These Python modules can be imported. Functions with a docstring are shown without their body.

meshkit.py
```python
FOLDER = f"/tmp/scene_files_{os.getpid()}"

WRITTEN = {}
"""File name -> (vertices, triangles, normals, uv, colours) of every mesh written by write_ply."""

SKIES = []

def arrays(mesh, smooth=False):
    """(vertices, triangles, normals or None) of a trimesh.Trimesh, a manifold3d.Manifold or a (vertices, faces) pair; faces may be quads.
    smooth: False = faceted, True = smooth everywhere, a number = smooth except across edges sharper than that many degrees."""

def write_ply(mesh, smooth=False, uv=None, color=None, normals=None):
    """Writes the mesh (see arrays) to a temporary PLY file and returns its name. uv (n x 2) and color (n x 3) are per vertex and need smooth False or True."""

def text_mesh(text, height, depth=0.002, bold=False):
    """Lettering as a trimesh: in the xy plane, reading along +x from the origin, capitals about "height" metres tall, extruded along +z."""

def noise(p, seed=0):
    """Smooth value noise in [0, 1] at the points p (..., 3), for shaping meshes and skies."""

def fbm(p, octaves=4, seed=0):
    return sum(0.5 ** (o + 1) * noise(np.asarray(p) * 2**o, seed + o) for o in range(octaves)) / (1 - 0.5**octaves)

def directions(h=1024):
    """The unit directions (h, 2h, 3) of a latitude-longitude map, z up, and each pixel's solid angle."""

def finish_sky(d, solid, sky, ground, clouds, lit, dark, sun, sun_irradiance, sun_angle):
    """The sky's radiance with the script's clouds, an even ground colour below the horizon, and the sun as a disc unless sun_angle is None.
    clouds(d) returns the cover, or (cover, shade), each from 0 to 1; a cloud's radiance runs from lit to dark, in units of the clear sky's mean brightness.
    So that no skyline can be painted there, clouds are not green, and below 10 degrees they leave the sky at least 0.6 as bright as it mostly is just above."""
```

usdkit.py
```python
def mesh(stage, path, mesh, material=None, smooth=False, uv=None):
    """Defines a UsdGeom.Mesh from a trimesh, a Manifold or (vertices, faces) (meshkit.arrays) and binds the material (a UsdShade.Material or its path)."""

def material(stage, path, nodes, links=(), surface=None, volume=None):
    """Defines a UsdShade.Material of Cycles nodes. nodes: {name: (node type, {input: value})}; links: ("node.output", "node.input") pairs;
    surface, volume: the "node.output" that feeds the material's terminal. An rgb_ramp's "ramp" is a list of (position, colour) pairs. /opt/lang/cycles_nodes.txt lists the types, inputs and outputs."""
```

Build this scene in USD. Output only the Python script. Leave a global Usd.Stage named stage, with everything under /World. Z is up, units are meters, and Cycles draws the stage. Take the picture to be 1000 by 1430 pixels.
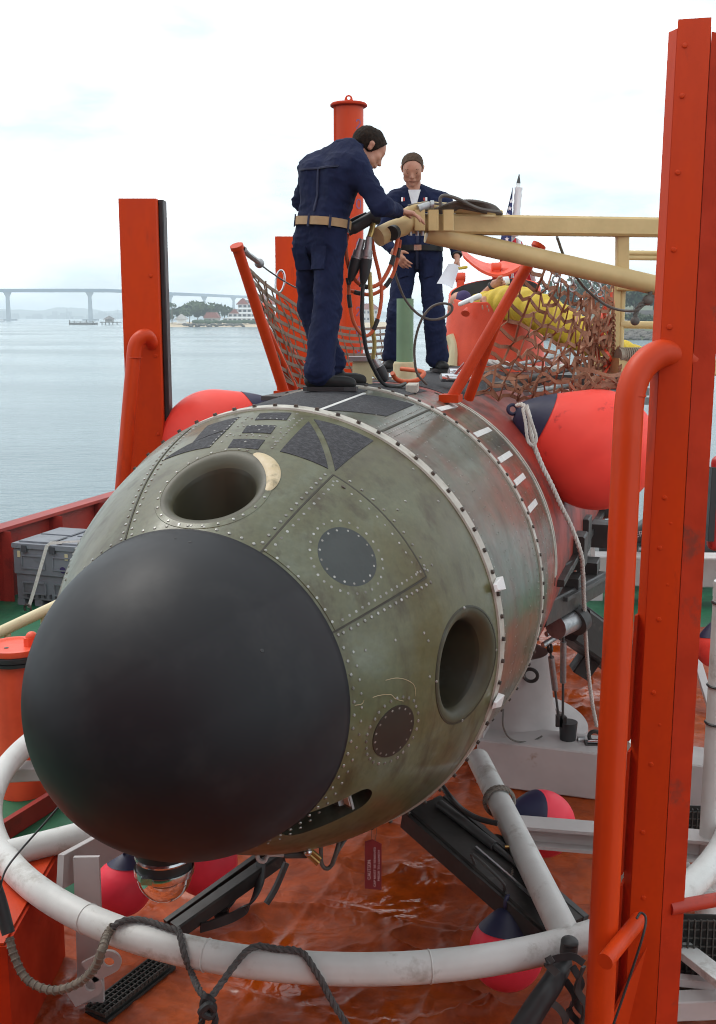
import math, re, numpy as np, trimesh, usdkit, meshkit
import manifold3d as m3
from pxr import Usd, UsdGeom, UsdLux, UsdShade, Gf, Sdf, Vt

stage = Usd.Stage.CreateInMemory()
UsdGeom.SetStageUpAxis(stage, "Z")
UsdGeom.SetStageMetersPerUnit(stage, 1.0)
UsdGeom.Xform.Define(stage, "/World")
UsdGeom.Scope.Define(stage, "/World/Looks")
rng = np.random.default_rng(7)
pi = math.pi

# ---------------------------------------------------------------- camera
EYE = np.array([0, 0, 4.0])
F, CY = 1542.4, 715.0                      # lens, for a picture 1000 wide
PITCH = math.atan((CY - 443) / F)
ca, sa = math.cos(PITCH), math.sin(PITCH)
cam = UsdGeom.Camera.Define(stage, "/World/camera")
cam.CreateHorizontalApertureAttr(36.0)
cam.CreateVerticalApertureAttr(36.0 * 1.43)
cam.CreateFocalLengthAttr(36.0 * F / 1000)
cam.CreateClippingRangeAttr(Gf.Vec2f(0.05, 30000))
cam.CreateFStopAttr(0.0)
cam.AddTranslateOp().Set(Gf.Vec3d(*EYE))
cam.AddRotateXOp().Set(90 - math.degrees(PITCH))
cam.CreateExposureAttr(-0.08)

# ---------------------------------------------------------------- sky and sun
SUN_EL, SUN_AZ = math.radians(58), math.radians(-58)      # azimuth from +y towards +x
SKY_STRENGTH, CLOUD = 0.1, (16.4, 16.9, 17.2)
SUN_INT = 0.4
dome = UsdLux.DomeLight.Define(stage, "/World/sky")
skym = usdkit.material(stage, "/World/Looks/sky_look", {
    "sky": ("sky_texture", {"sky_type": "single_scattering", "sun_disc": False, "sun_elevation": SUN_EL, "sun_rotation": SUN_AZ, "air_density": 1.0, "aerosol_density": 2.0}),
    "tc": ("texture_coordinate", {}),
    "mp": ("mapping", {"scale": (1.0, 1.0, 3.2)}),
    "n": ("noise_texture", {"scale": 2.6, "detail": 6.0, "roughness": 0.6}),
    "r": ("rgb_ramp", {"ramp": [(0.30, (0.55, 0.55, 0.55)), (0.55, (0.93, 0.93, 0.93)), (0.7, (0.97, 0.97, 0.97))]}),
    "n2": ("noise_texture", {"scale": 5.0, "detail": 5.0, "roughness": 0.6}),
    "cr": ("rgb_ramp", {"ramp": [(0.32, tuple(c * 0.80 / 18 for c in (13.2, 15.4, 16.2))), (0.62, tuple(c / 18 for c in CLOUD))]}),
    "cs": ("mix_color", {"blend_type": "multiply", "fac": 1.0, "b": (18.0, 18.0, 18.0), "use_clamp": False}),
    "m": ("mix_color", {"use_clamp": False}),
    "bg": ("background_shader", {"strength": SKY_STRENGTH}),
}, [("tc.generated", "mp.vector"), ("mp.vector", "n.vector"), ("mp.vector", "n2.vector"), ("n.fac", "r.fac"), ("n2.fac", "cr.fac"), ("cr.color", "cs.a"),
    ("r.color", "m.fac"), ("sky.color", "m.a"), ("cs.result", "m.b"), ("m.result", "bg.color")], surface="bg.background")
UsdShade.MaterialBindingAPI.Apply(dome.GetPrim()).Bind(skym)
sun = UsdLux.DistantLight.Define(stage, "/World/sun")
sun.CreateNormalizeAttr(True) if hasattr(sun, "CreateNormalizeAttr") else None
sun.CreateIntensityAttr(SUN_INT)
sun.CreateAngleAttr(25.0)
sun.CreateColorAttr(Gf.Vec3f(1.0, 0.96, 0.9))
_d = np.array([math.sin(SUN_AZ) * math.cos(SUN_EL), math.cos(SUN_AZ) * math.cos(SUN_EL), math.sin(SUN_EL)])
sun.AddRotateZOp().Set(-math.degrees(SUN_AZ))
sun.AddRotateXOp().Set(-(90 - math.degrees(SUN_EL)))

# ---------------------------------------------------------------- survey: where a thing seen at a pixel stands
def ray(px, py):
    d0, dn = (px - 500) / F, (py - CY) / F
    return np.array([d0, ca - dn * sa, -sa - dn * ca])
def at(px, py, Y):
    d = ray(px, py); return EYE + d * Y / d[1]
def atz(px, py, z):
    d = ray(px, py); return EYE + d * (z - 4) / d[2]
YAW = 0.31
A = np.array([math.sin(YAW), math.cos(YAW), 0]); S = np.array([math.cos(YAW), -math.sin(YAW), 0]); UP = np.array([0, 0, 1.0])
O = np.array([-.407, 5.85, 2.329])
def prof(t):
    t = np.asarray(t, float); u = np.clip((t + 1.126) / 1.126, 0, 1)
    fore = .742 + .458 * u + .356 * (1 - u) * u * (1 - .33 * u)
    return np.where(t < 0, fore, np.interp(t, [0, 1.083, 1.83, 8, 11], [1.2, 1.249, 1.228, 1.228, .55]))
def H(t, a, dr=0.0):
    t = np.asarray(t, float); a = np.radians(np.asarray(a, float)); r = prof(t) + dr
    return O + t[..., None] * A + (r * np.sin(a))[..., None] * S + (r * np.cos(a))[..., None] * UP
def HN(t, a):
    e = 1e-3; dt = (H(t + e, a) - H(t - e, a)); da = H(t, np.asarray(a) + .05) - H(t, np.asarray(a) - .05)
    n = np.cross(da, dt); n /= np.linalg.norm(n, axis=-1, keepdims=True)
    return n * np.sign((n * (H(t, a) - O - np.asarray(t, float)[..., None] * A)).sum(-1, keepdims=True))
def on_hull(px, py):
    d = ray(px, py); s = np.linspace(3, 14, 8000); p = EYE + s[:, None] * d - O
    t = p @ A; h = np.linalg.norm(p - t[:, None] * A, axis=1); ok = (h < prof(t)) & (t > -1.126); i = np.argmax(ok) if ok.any() else np.argmin(np.abs(h - prof(t)) + 9 * (t < -1.126)); q = p[i]
    return float(t[i]), math.degrees(math.atan2(q @ S, q[2]))
def L(t, s, z):
    "point at t along the hull's axis, s to its right, height z"
    return np.array([O[0] + A[0] * t + S[0] * s, O[1] + A[1] * t + S[1] * s, z])

# ---------------------------------------------------------------- prims
_used = {}
def _name(parent, name):
    k = _used.get((parent, name), 0); _used[(parent, name)] = k + 1
    return f"{parent}/{name}" + (f"_{k:03d}" if k else "")
class Thing:
    def __init__(s, path, loc): s.path, s.loc = path, np.asarray(loc, float)
def data(prim, label=None, cat=None, group=None, kind=None):
    for k, v in (("label", label), ("category", cat), ("group", group), ("kind", kind)):
        if v: prim.SetCustomDataByKey(k, v)
def thing(name, label, cat, loc=(0, 0, 0), group=None):
    p = _name("/World", name); x = UsdGeom.Xform.Define(stage, p); x.AddTranslateOp().Set(Gf.Vec3d(*map(float, loc)))
    data(x.GetPrim(), label, cat, group)
    return Thing(p, loc)
def ob(parent, name, mesh, mat, smooth=32, label=None, kind=None, cat=None, group=None):
    "one Mesh; parent None = top level, else a Thing (or a part given back by ob)"
    base = parent.path if parent else "/World"
    loc = parent.loc if parent else np.zeros(3)
    if isinstance(mesh, list): mesh = cat_(mesh)
    v, f, _ = meshkit.arrays(mesh)
    p = _name(base, name)
    m = usdkit.mesh(stage, p, trimesh.Trimesh(v - loc, f, process=False), M[mat], smooth=smooth)
    data(m.GetPrim(), label, cat, group, kind)
    return Thing(p, loc)
def copy_of(src, name, loc, rotz=0, label=None, group=None, cat=None):
    p = _name("/World", name); x = UsdGeom.Xform.Define(stage, p)
    x.AddTranslateOp().Set(Gf.Vec3d(*map(float, loc))); x.AddRotateZOp().Set(rotz)
    return p
# ---------------------------------------------------------------- shapes
def cat_(ms):
    vs, fs, n = [], [], 0
    for m in ms:
        v, f, _ = meshkit.arrays(m); vs.append(v); fs.append(f + n); n += len(v)
    return trimesh.Trimesh(np.vstack(vs), np.vstack(fs), process=False)
def unit(v): v = np.asarray(v, float); return v / np.linalg.norm(v)
def frame(d, up=UP):
    d = unit(d); r = np.cross(d, up)
    if np.linalg.norm(r) < 1e-3: r = np.cross(d, [0, 1, 0])
    r = unit(r); return d, r, np.cross(r, d)
def extr(poly, p0, p1, up=UP, poly1=None):
    "cross-section poly [(right, up)] carried from p0 to p1, capped"
    p0, p1 = np.asarray(p0, float), np.asarray(p1, float); d, r, u = frame(p1 - p0, up)
    a = np.asarray(poly, float); b = np.asarray(poly1 if poly1 is not None else poly, float); n = len(a)
    v = np.vstack([p0 + a[:, :1] * r + a[:, 1:] * u, p1 + b[:, :1] * r + b[:, 1:] * u])
    area = np.sum(a[:, 0] * np.roll(a[:, 1], -1) - np.roll(a[:, 0], -1) * a[:, 1])
    f = []
    for i in range(n):
        j = (i + 1) % n; f += [[i, n + j, j], [i, n + i, n + j]] if area > 0 else [[i, j, n + j], [i, n + j, n + i]]
    tri = trimesh.creation.triangulate_polygon(__import__("shapely").Polygon(a), engine="earcut")
    tv, tf = tri; idx = [int(np.argmin(((a - q) ** 2).sum(1))) for q in tv]
    for x, y, z in tf:
        x, y, z = idx[x], idx[y], idx[z]
        f += [[x, y, z], [n + x, n + z, n + y]]
    m = trimesh.Trimesh(v, np.array(f), process=False); trimesh.repair.fix_normals(m); return m
def rect(w, h, c=None):
    c = min(w, h) * .06 if c is None else c; w, h = w / 2, h / 2
    if c <= 0: return [(-w, -h), (w, -h), (w, h), (-w, h)]
    return [(-w + c, -h), (w - c, -h), (w, -h + c), (w, h - c), (w - c, h), (-w + c, h), (-w, h - c), (-w, -h + c)]
def beam(p0, p1, w, h, up=UP, c=None): return extr(rect(w, h, c), p0, p1, up)
def ibeam(w, h, t): w, h = w / 2, h / 2; t2 = t / 2; return [(-w, -h), (w, -h), (w, -h + t), (t2, -h + t), (t2, h - t), (w, h - t), (w, h), (-w, h), (-w, h - t), (-t2, h - t), (-t2, -h + t), (-w, -h + t)]
def box(c, size, d=(0, 1, 0), bev=None):
    c = np.asarray(c, float); d = unit(d); return beam(c - d * size[1] / 2, c + d * size[1] / 2, size[0], size[2], c=bev)
def ngon(r, n): a = np.arange(n) * 2 * pi / n; return np.c_[r * np.cos(a), r * np.sin(a)]
def cyl(p0, p1, r0, r1=None, n=20): return extr(ngon(r0, n), p0, p1, poly1=ngon(r1 if r1 is not None else r0, n))
def spl(pts, n=8, closed=False):
    "Catmull-Rom through the points"
    p = np.asarray(pts, float)
    p = np.vstack([p[-1], p, p[0], p[1]]) if closed else np.vstack([2 * p[0] - p[1], p, 2 * p[-1] - p[-2]])
    out = []
    for i in range(len(p) - 3):
        a, b, c, d = p[i:i + 4]
        for t in np.linspace(0, 1, n, endpoint=False):
            out.append(.5 * ((2 * b) + (c - a) * t + (2 * a - 5 * b + 4 * c - d) * t * t + (3 * b - a - 3 * c + d) * t ** 3))
    if not closed: out.append(p[-2])
    return np.array(out)
def frames(p, closed=False):
    t = (np.roll(p, -1, 0) - np.roll(p, 1, 0)) if closed else np.gradient(p, axis=0)
    t /= np.linalg.norm(t, axis=1, keepdims=True) + 1e-12
    r = np.zeros_like(p); r[0] = unit(np.cross(t[0], [0.13, .21, 1.0]))
    for i in range(1, len(p)):
        q = r[i - 1] - t[i] * (r[i - 1] @ t[i]); r[i] = q / (np.linalg.norm(q) + 1e-12)
    return t, r, np.cross(t, r)
def tube(pts, r, n=10, closed=False):
    p = np.asarray(pts, float); t, a, b = frames(p, closed); k = len(p)
    r = np.broadcast_to(np.asarray(r, float), (k,)); an = np.arange(n) * 2 * pi / n
    v = (p[:, None] + r[:, None, None] * (np.cos(an)[None, :, None] * a[:, None] + np.sin(an)[None, :, None] * b[:, None])).reshape(-1, 3); f = []
    for i in range(k if closed else k - 1):
        i2 = (i + 1) % k
        for j in range(n):
            j2 = (j + 1) % n; f += [[i * n + j, i * n + j2, i2 * n + j2], [i * n + j, i2 * n + j2, i2 * n + j]]
    if not closed:
        v = np.vstack([v, p[0], p[-1]]); c0, c1 = k * n, k * n + 1
        for j in range(n): f += [[c0, (j + 1) % n, j], [c1, (k - 1) * n + j, (k - 1) * n + (j + 1) % n]]
    return trimesh.Trimesh(v, np.array(f), process=False)
def resample(p, step):
    p = np.asarray(p, float); s = np.r_[0, np.cumsum(np.linalg.norm(np.diff(p, axis=0), axis=1))]; k = max(2, int(s[-1] / step) + 1)
    x = np.linspace(0, s[-1], k); return np.c_[[np.interp(x, s, p[:, i]) for i in range(3)]].T
def rope(pts, r, strands=3, pitch=6.0, n=6):
    p = resample(pts, r * 1.1); t, a, b = frames(p); s = np.arange(len(p)) * r * 1.1; out = []
    for k in range(strands):
        ph = s / (r * pitch) * 2 * pi + k * 2 * pi / strands
        out.append(tube(p + r * .5 * (np.cos(ph)[:, None] * a + np.sin(ph)[:, None] * b), r * .56, n))
    return cat_(out)
def ribbon(pts, w, up=UP, th=.004):
    "flat strap: width vector along up"
    p = np.asarray(pts, float); t = np.gradient(p, axis=0); t /= np.linalg.norm(t, axis=1, keepdims=True) + 1e-12
    u = np.broadcast_to(np.asarray(up, float), p.shape); u = u - t * (u * t).sum(1, keepdims=True); u /= np.linalg.norm(u, axis=1, keepdims=True) + 1e-9
    n = np.cross(t, u); h = w / 2; k = len(p)
    v = np.stack([p - u * h - n * th, p + u * h - n * th, p + u * h + n * th, p - u * h + n * th], 1).reshape(-1, 3); f = []
    for i in range(k - 1):
        for j in range(4):
            a, b = i * 4 + j, i * 4 + (j + 1) % 4; f += [[a, a + 4, b + 4], [a, b + 4, b]]
    f += [[0, 1, 2], [0, 2, 3], [4 * k - 4, 4 * k - 2, 4 * k - 3], [4 * k - 4, 4 * k - 1, 4 * k - 2]]
    return trimesh.Trimesh(v, np.array(f), process=False)
def sph(c, r, sub=3, scale=(1, 1, 1)):
    m = trimesh.creation.icosphere(sub, r); m.vertices = m.vertices * np.asarray(scale) + np.asarray(c, float); return m
def lathe(pr, p0, axis=UP, n=40, closed=False):
    "profile [(radius, height)] about the axis through p0"
    pr = np.asarray(pr, float); d, a, b = frame(axis, UP if abs(unit(axis)[2]) < .95 else (0, 1, 0)); an = np.arange(n) * 2 * pi / n; k = len(pr)
    v = (np.asarray(p0, float) + pr[:, 1][:, None, None] * d + pr[:, 0][:, None, None] * (np.cos(an)[None, :, None] * a + np.sin(an)[None, :, None] * b)).reshape(-1, 3); f = []
    for i in range(k if closed else k - 1):
        i2 = (i + 1) % k
        for j in range(n):
            j2 = (j + 1) % n; f += [[i * n + j, i2 * n + j2, i * n + j2], [i * n + j, i2 * n + j, i2 * n + j2]]
    m = trimesh.Trimesh(v, np.array(f)); m.update_faces(m.nondegenerate_faces()); m.remove_unreferenced_vertices(); trimesh.repair.fix_normals(m); return m
def ring(c, axis, R, r, n=40, k=8):
    d, a, b = frame(axis, UP if abs(unit(axis)[2]) < .95 else (0, 1, 0)); an = np.arange(n) * 2 * pi / n
    return tube(np.asarray(c, float) + R * (np.cos(an)[:, None] * a + np.sin(an)[:, None] * b), r, k, closed=True)
def bolt(p, n, r=.012, h=.01, k=6):
    p = np.asarray(p); return cyl(p - n * .004, p + n * h, r, r * .85, k)
def dome_head(p, n, r, k=7):
    d, a, b = frame(n, UP if abs(n[2]) < .95 else (0, 1, 0)); an = np.arange(k) * 2 * pi / k; e = np.cos(an)[:, None] * a + np.sin(an)[:, None] * b
    v = np.vstack([p + e * r - n * .001, p + e * r * .75 + n * r * .38, p + n * r * .55]); f = []
    for j in range(k):
        j2 = (j + 1) % k; f += [[j, j2, k + j2], [j, k + j2, k + j], [k + j, k + j2, 2 * k]]
    return trimesh.Trimesh(v, np.array(f), process=False)
# manifold bodies
def mball(c, r, n=24): return m3.Manifold.sphere(float(r), n).translate([float(x) for x in c])
def mhull(*cr): return m3.Manifold.batch_hull([mball(c, r) for c, r in cr])
def msum(ms): return m3.Manifold.batch_boolean(ms, m3.OpType.Add)
def skin_of(ms, res=.02, it=10):
    m = (msum(ms) if isinstance(ms, list) else ms).refine_to_length(res); g = m.to_mesh()
    t = trimesh.Trimesh(g.vert_properties[:, :3], g.tri_verts); trimesh.smoothing.filter_taubin(t, iterations=it); return t
def to_m(t): return m3.Manifold(m3.Mesh(np.asarray(t.vertices, np.float32), np.asarray(t.faces, np.uint32)))

# ---------------------------------------------------------------- materials
M = {}
def look(name, c1, c2=None, rough=.5, r2=None, scale=3.0, detail=5.0, bump=0.0, bscale=40.0, bdist=.01, stretch=(1, 1, 1), metal=0.0, spec=.5, coat=0.0, c3=None, s3=1.2, t3=(.55, .68), lo=.35, hi=.65, nrough=.6, sheen=0.0, extra=None):
    c2 = c2 or c1
    nodes = {"g": ("geometry", {}), "mp": ("mapping", {"scale": stretch}), "n": ("noise_texture", {"scale": scale, "detail": detail, "roughness": nrough}),
             "cr": ("rgb_ramp", {"ramp": [(lo, c1), (hi, c2)]}),
             "p": ("principled_bsdf", {"roughness": rough, "metallic": metal, "specular_ior_level": spec, "coat_weight": coat, "coat_roughness": .08, "sheen_weight": sheen})}
    links = [("g.position", "mp.vector"), ("mp.vector", "n.vector"), ("n.fac", "cr.fac")]
    col = "cr.color"
    if c3:
        nodes |= {"n3": ("noise_texture", {"scale": s3, "detail": 8.0, "roughness": .68}), "m3": ("rgb_ramp", {"ramp": [(t3[0], (0, 0, 0)), (t3[1], (1, 1, 1))]}), "mx": ("mix_color", {"b": c3})}
        links += [("mp.vector", "n3.vector"), ("n3.fac", "m3.fac"), ("m3.color", "mx.fac"), (col, "mx.a")]; col = "mx.result"
    links.append((col, "p.base_color"))
    if r2 is not None:
        nodes["rr"] = ("map_range", {"from_min": lo, "from_max": hi, "to_min": rough, "to_max": r2, "clamp": True}); links += [("n.fac", "rr.value"), ("rr.result", "p.roughness")]
    if bump:
        nodes |= {"bn": ("noise_texture", {"scale": bscale, "detail": 4.0}), "bp": ("bump", {"strength": bump, "distance": bdist})}
        links += [("mp.vector", "bn.vector"), ("bn.fac", "bp.height"), ("bp.normal", "p.normal")]
    M[name] = usdkit.material(stage, f"/World/Looks/{name}", nodes, links, surface="p.BSDF")
OR1, OR2 = (.57, .047, .003), (.48, .036, .002)
look("orange_paint", OR1, OR2, .38, .52, spec=.3, stretch=(2.4, 2.4, .55), scale=1.6, bump=.12, bscale=28, bdist=.004, c3=(.30, .028, .010), s3=2.6, t3=(.60, .76))
look("orange_worn_shaded", (.44, .028, .003), (.35, .021, .002), .6, .7, spec=.15, scale=4, bump=.2, bscale=30, bdist=.005, c3=(.20, .03, .015), s3=3.5, t3=(.6, .7))  # worn orange, darkened to carry the shade on the near post's flange
look("orange_bright", (.78, .085, .03), (.66, .06, .02), .4, .5, scale=3, bump=.08, bscale=20)
look("red_bulwark", (.33, .022, .012), (.24, .016, .01), .5, scale=2, c3=(.12, .012, .01), s3=1.5)
look("red_dull", (.42, .035, .014), (.30, .025, .012), .5, scale=3, c3=(.14, .02, .012), s3=4)
look("buoy_red", (.95, .075, .050), (.90, .062, .044), .45, .55, spec=.3, scale=2.5, bump=.06, bscale=60, c3=(.42, .03, .03), s3=5, t3=(.63, .74))
look("buoy_pink", (.88, .050, .085), (.80, .040, .07), .42, .5, spec=.3, scale=3, bump=.06, bscale=60)
look("buoy_cap", (.012, .014, .05), (.02, .02, .06), .5, scale=9, bump=.1, bscale=40)
look("white_paint", (.64, .65, .63), (.56, .56, .54), .38, .55, scale=3, bump=.1, bscale=35, bdist=.003, c3=(.26, .23, .19), s3=4.2, t3=(.56, .76))
look("white_rusty", (.50, .47, .46), (.43, .40, .39), .45, .6, scale=2, bump=.1, bscale=30, c3=(.26, .13, .05), s3=5, t3=(.63, .78))
look("white_clean", (.78, .79, .78), (.72, .73, .72), .35, scale=8)
look("cream_paint", (.60, .44, .20), (.52, .38, .17), .45, .55, scale=5, bump=.1, bscale=40, c3=(.30, .19, .08), s3=5, t3=(.64, .76))
look("cream_rail", (.66, .58, .36), (.58, .50, .30), .45, scale=5)
look("band_white", (.52, .50, .44), (.38, .36, .31), .5, scale=6, c3=(.16, .12, .08), s3=9, t3=(.58, .74))
look("steel", (.42, .42, .42), (.30, .30, .31), .32, .5, scale=20, metal=.9)
look("chrome", (.7, .7, .72), (.6, .6, .62), .12, .25, scale=10, metal=1.0)
look("rivet_metal", (.40, .40, .38), (.16, .15, .13), .35, .5, scale=18, metal=.7)
look("bolt_dark", (.10, .075, .06), (.05, .045, .04), .5, scale=30, metal=.4)
look("brass", (.50, .34, .12), (.36, .24, .09), .3, scale=12, metal=.9)
look("dark_steel", (.016, .014, .0135), (.030, .026, .023), .36, .6, scale=5, bump=.2, bscale=25, c3=(.07, .06, .052), s3=6, t3=(.62, .74))
look("dark_grey", (.038, .038, .038), (.06, .058, .056), .5, scale=5, bump=.15, bscale=25)
look("black_rubber", (.012, .012, .013), (.022, .021, .022), .42, .55, scale=8, bump=.1, bscale=50)
look("nose_black", (.0056, .0055, .0072), (.0084, .0083, .0106), .44, .55, scale=1.6, bump=.06, bscale=160, bdist=.002, c3=(.019, .0185, .020), s3=4.5, t3=(.5, .82), spec=.32)
look("seam_dark", (.035, .032, .022), (.05, .045, .03), .7, scale=10)
look("nonskid", (.022, .022, .026), (.060, .060, .068), .8, scale=55, detail=3, bump=.7, bscale=140, bdist=.006, lo=.42, hi=.7, c3=(.12, .125, .115), s3=26, t3=(.62, .74))
look("patch_slate", (.026, .032, .031), (.035, .042, .040), .45, scale=5, bump=.1, bscale=60)
look("patch_brown", (.017, .012, .008), (.022, .016, .011), .45, scale=5)
look("lip_olive", (.058, .052, .026), (.038, .034, .016), .42, .55, scale=3.5, c3=(.075, .08, .06), s3=3, bump=.1, bscale=20)
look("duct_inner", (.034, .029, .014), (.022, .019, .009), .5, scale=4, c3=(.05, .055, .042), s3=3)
look("gelcoat_tan", (.46, .36, .20), (.55, .46, .30), .5, scale=14, c3=(.20, .17, .10), s3=12, t3=(.55, .7))
look("rust_red", (.27, .030, .018), (.20, .03, .02), .4, .55, scale=3, c3=(.09, .03, .025), s3=3.0, t3=(.5, .65))
look("stencil_white", (.68, .68, .66), (.58, .58, .56), .5, scale=14)
look("navy_cloth", (.010, .0155, .052), (.0065, .0105, .038), .85, scale=10, bump=.45, bscale=30, bdist=.014, spec=.2, stretch=(1, 1, .6))
look("navy_dark", (.010, .014, .045), (.014, .02, .06), .85, scale=14, bump=.3, bscale=30, bdist=.01, sheen=.1)
look("belt_tan", (.40, .26, .13), (.34, .22, .11), .6, scale=20)
look("boot_black", (.006, .006, .006), (.011, .010, .010), .5, spec=.3, scale=20, bump=.15, bscale=40)
look("skin", (.50, .25, .165), (.43, .20, .13), .5, scale=14, bump=.05, bscale=60)
look("lip_red", (.32, .11, .085), None, .5)
look("hair_dark", (.008, .005, .0035), (.026, .015, .009), .8, spec=.15, scale=60, bump=.5, bscale=150, bdist=.004)
look("hair_short", (.050, .030, .019), (.085, .052, .034), .8, spec=.15, scale=60, bump=.4, bscale=150, bdist=.003)
look("shirt_white", (.75, .76, .78), (.68, .69, .72), .8, scale=20)
look("paper", (.78, .80, .85), (.74, .76, .82), .7, scale=6)
look("red_mark", (.45, .05, .04), None, .6)
look("hose_orange", (.62, .12, .035), (.50, .09, .03), .5, scale=12)
look("cable_black", (.012, .012, .012), (.02, .02, .02), .4, scale=12)
look("cable_grey", (.09, .08, .07), (.13, .115, .10), .55, scale=14)
look("hose_yellow", (.50, .40, .14), (.42, .34, .12), .5, scale=10)
look("green_pipe", (.19, .32, .19), (.16, .27, .165), .5, scale=5, c3=(.06, .08, .05), s3=22, t3=(.66, .7))
look("yellow_fabric", (.62, .44, .03), (.48, .33, .025), .65, scale=6, bump=.3, bscale=14, bdist=.03)
look("strap_rust", (.33, .135, .07), (.24, .095, .05), .75, scale=9, bump=.2, bscale=60, c3=(.36, .2, .12), s3=5)
look("strap_brown", (.24, .17, .12), (.18, .125, .09), .8, scale=10)
look("rope_white", (.62, .60, .56), (.50, .47, .43), .8, scale=30)
look("rope_dark", (.060, .055, .055), (.10, .092, .088), .85, scale=40, bump=.3, bscale=120)
look("rope_wrap", (.19, .155, .12), (.12, .10, .08), .75, scale=24)
look("rope_grey", (.17, .15, .125), (.24, .21, .18), .85, scale=40)
look("crate_grey", (.19, .20, .225), (.165, .175, .20), .55, scale=4, bump=.08, bscale=60, c3=(.13, .135, .14), s3=4)
look("crate_dark", (.05, .053, .06), None, .6)
look("deck_green", (.012, .125, .055), (.009, .095, .042), .45, .65, scale=2.2, bump=.25, bscale=60, bdist=.006, c3=(.02, .06, .035), s3=2.5, t3=(.58, .74))
look("flag_red", (.55, .02, .03), (.48, .02, .03), .75, scale=6)
look("flag_white", (.74, .74, .75), (.68, .68, .70), .75, scale=6)
look("flag_blue", (.02, .03, .14), (.018, .025, .11), .75, scale=6)
look("star_white", (.78, .78, .8), None, .7)
look("tag_red", (.15, .008, .012), (.13, .008, .011), .4, scale=8)
look("tag_letter", (.55, .40, .40), None, .6)
look("mark_blue", (.16, .08, .22), (.20, .09, .2), .6, scale=30)
look("grate_black", (.012, .013, .012), (.02, .02, .018), .5, scale=10)
look("grate_bar", (.028, .027, .024), (.045, .042, .036), .5, scale=10)
look("cap_purple", (.035, .02, .09), None, .8)
look("wood_grey", (.16, .165, .165), (.09, .095, .095), .7, scale=6, stretch=(8, 1, 1))
look("pipe_wrap", (.30, .25, .19), (.22, .18, .14), .7, scale=15)
look("sand", (.52, .42, .29), (.44, .36, .25), .9, scale=.02)
look("rock", (.10, .09, .08), (.17, .15, .13), .9, scale=.25, bump=.5, bscale=.6, bdist=.5)
look("hotel_wall", (.48, .47, .46), (.42, .41, .40), .7, scale=.2)
look("hotel_roof", (.28, .10, .08), (.22, .085, .07), .8, scale=.3)
look("window_dark", (.03, .035, .045), None, .2)
look("house_wall", (.40, .38, .36), (.34, .32, .30), .8, scale=.2)
look("roof_grey", (.14, .13, .13), (.18, .16, .15), .8, scale=.3)
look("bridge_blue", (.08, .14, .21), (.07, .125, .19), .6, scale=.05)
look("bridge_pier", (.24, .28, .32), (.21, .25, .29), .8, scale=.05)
look("leaf_dark", (.022, .050, .018), (.045, .080, .028), .7, scale=.6)
look("leaf_mid", (.045, .075, .026), (.07, .10, .035), .7, scale=.6)
look("leaf_olive", (.06, .075, .035), (.085, .095, .045), .7, scale=.6)
look("trunk_brown", (.11, .085, .06), (.15, .115, .08), .9, scale=1.0)
look("dock_wood", (.10, .09, .08), (.14, .125, .11), .85, scale=.3)
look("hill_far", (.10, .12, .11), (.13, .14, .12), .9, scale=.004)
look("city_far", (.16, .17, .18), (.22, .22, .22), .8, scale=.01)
look("boat_white", (.62, .64, .66), None, .4)
look("red_hull", (.42, .02, .018), None, .4)
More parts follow.
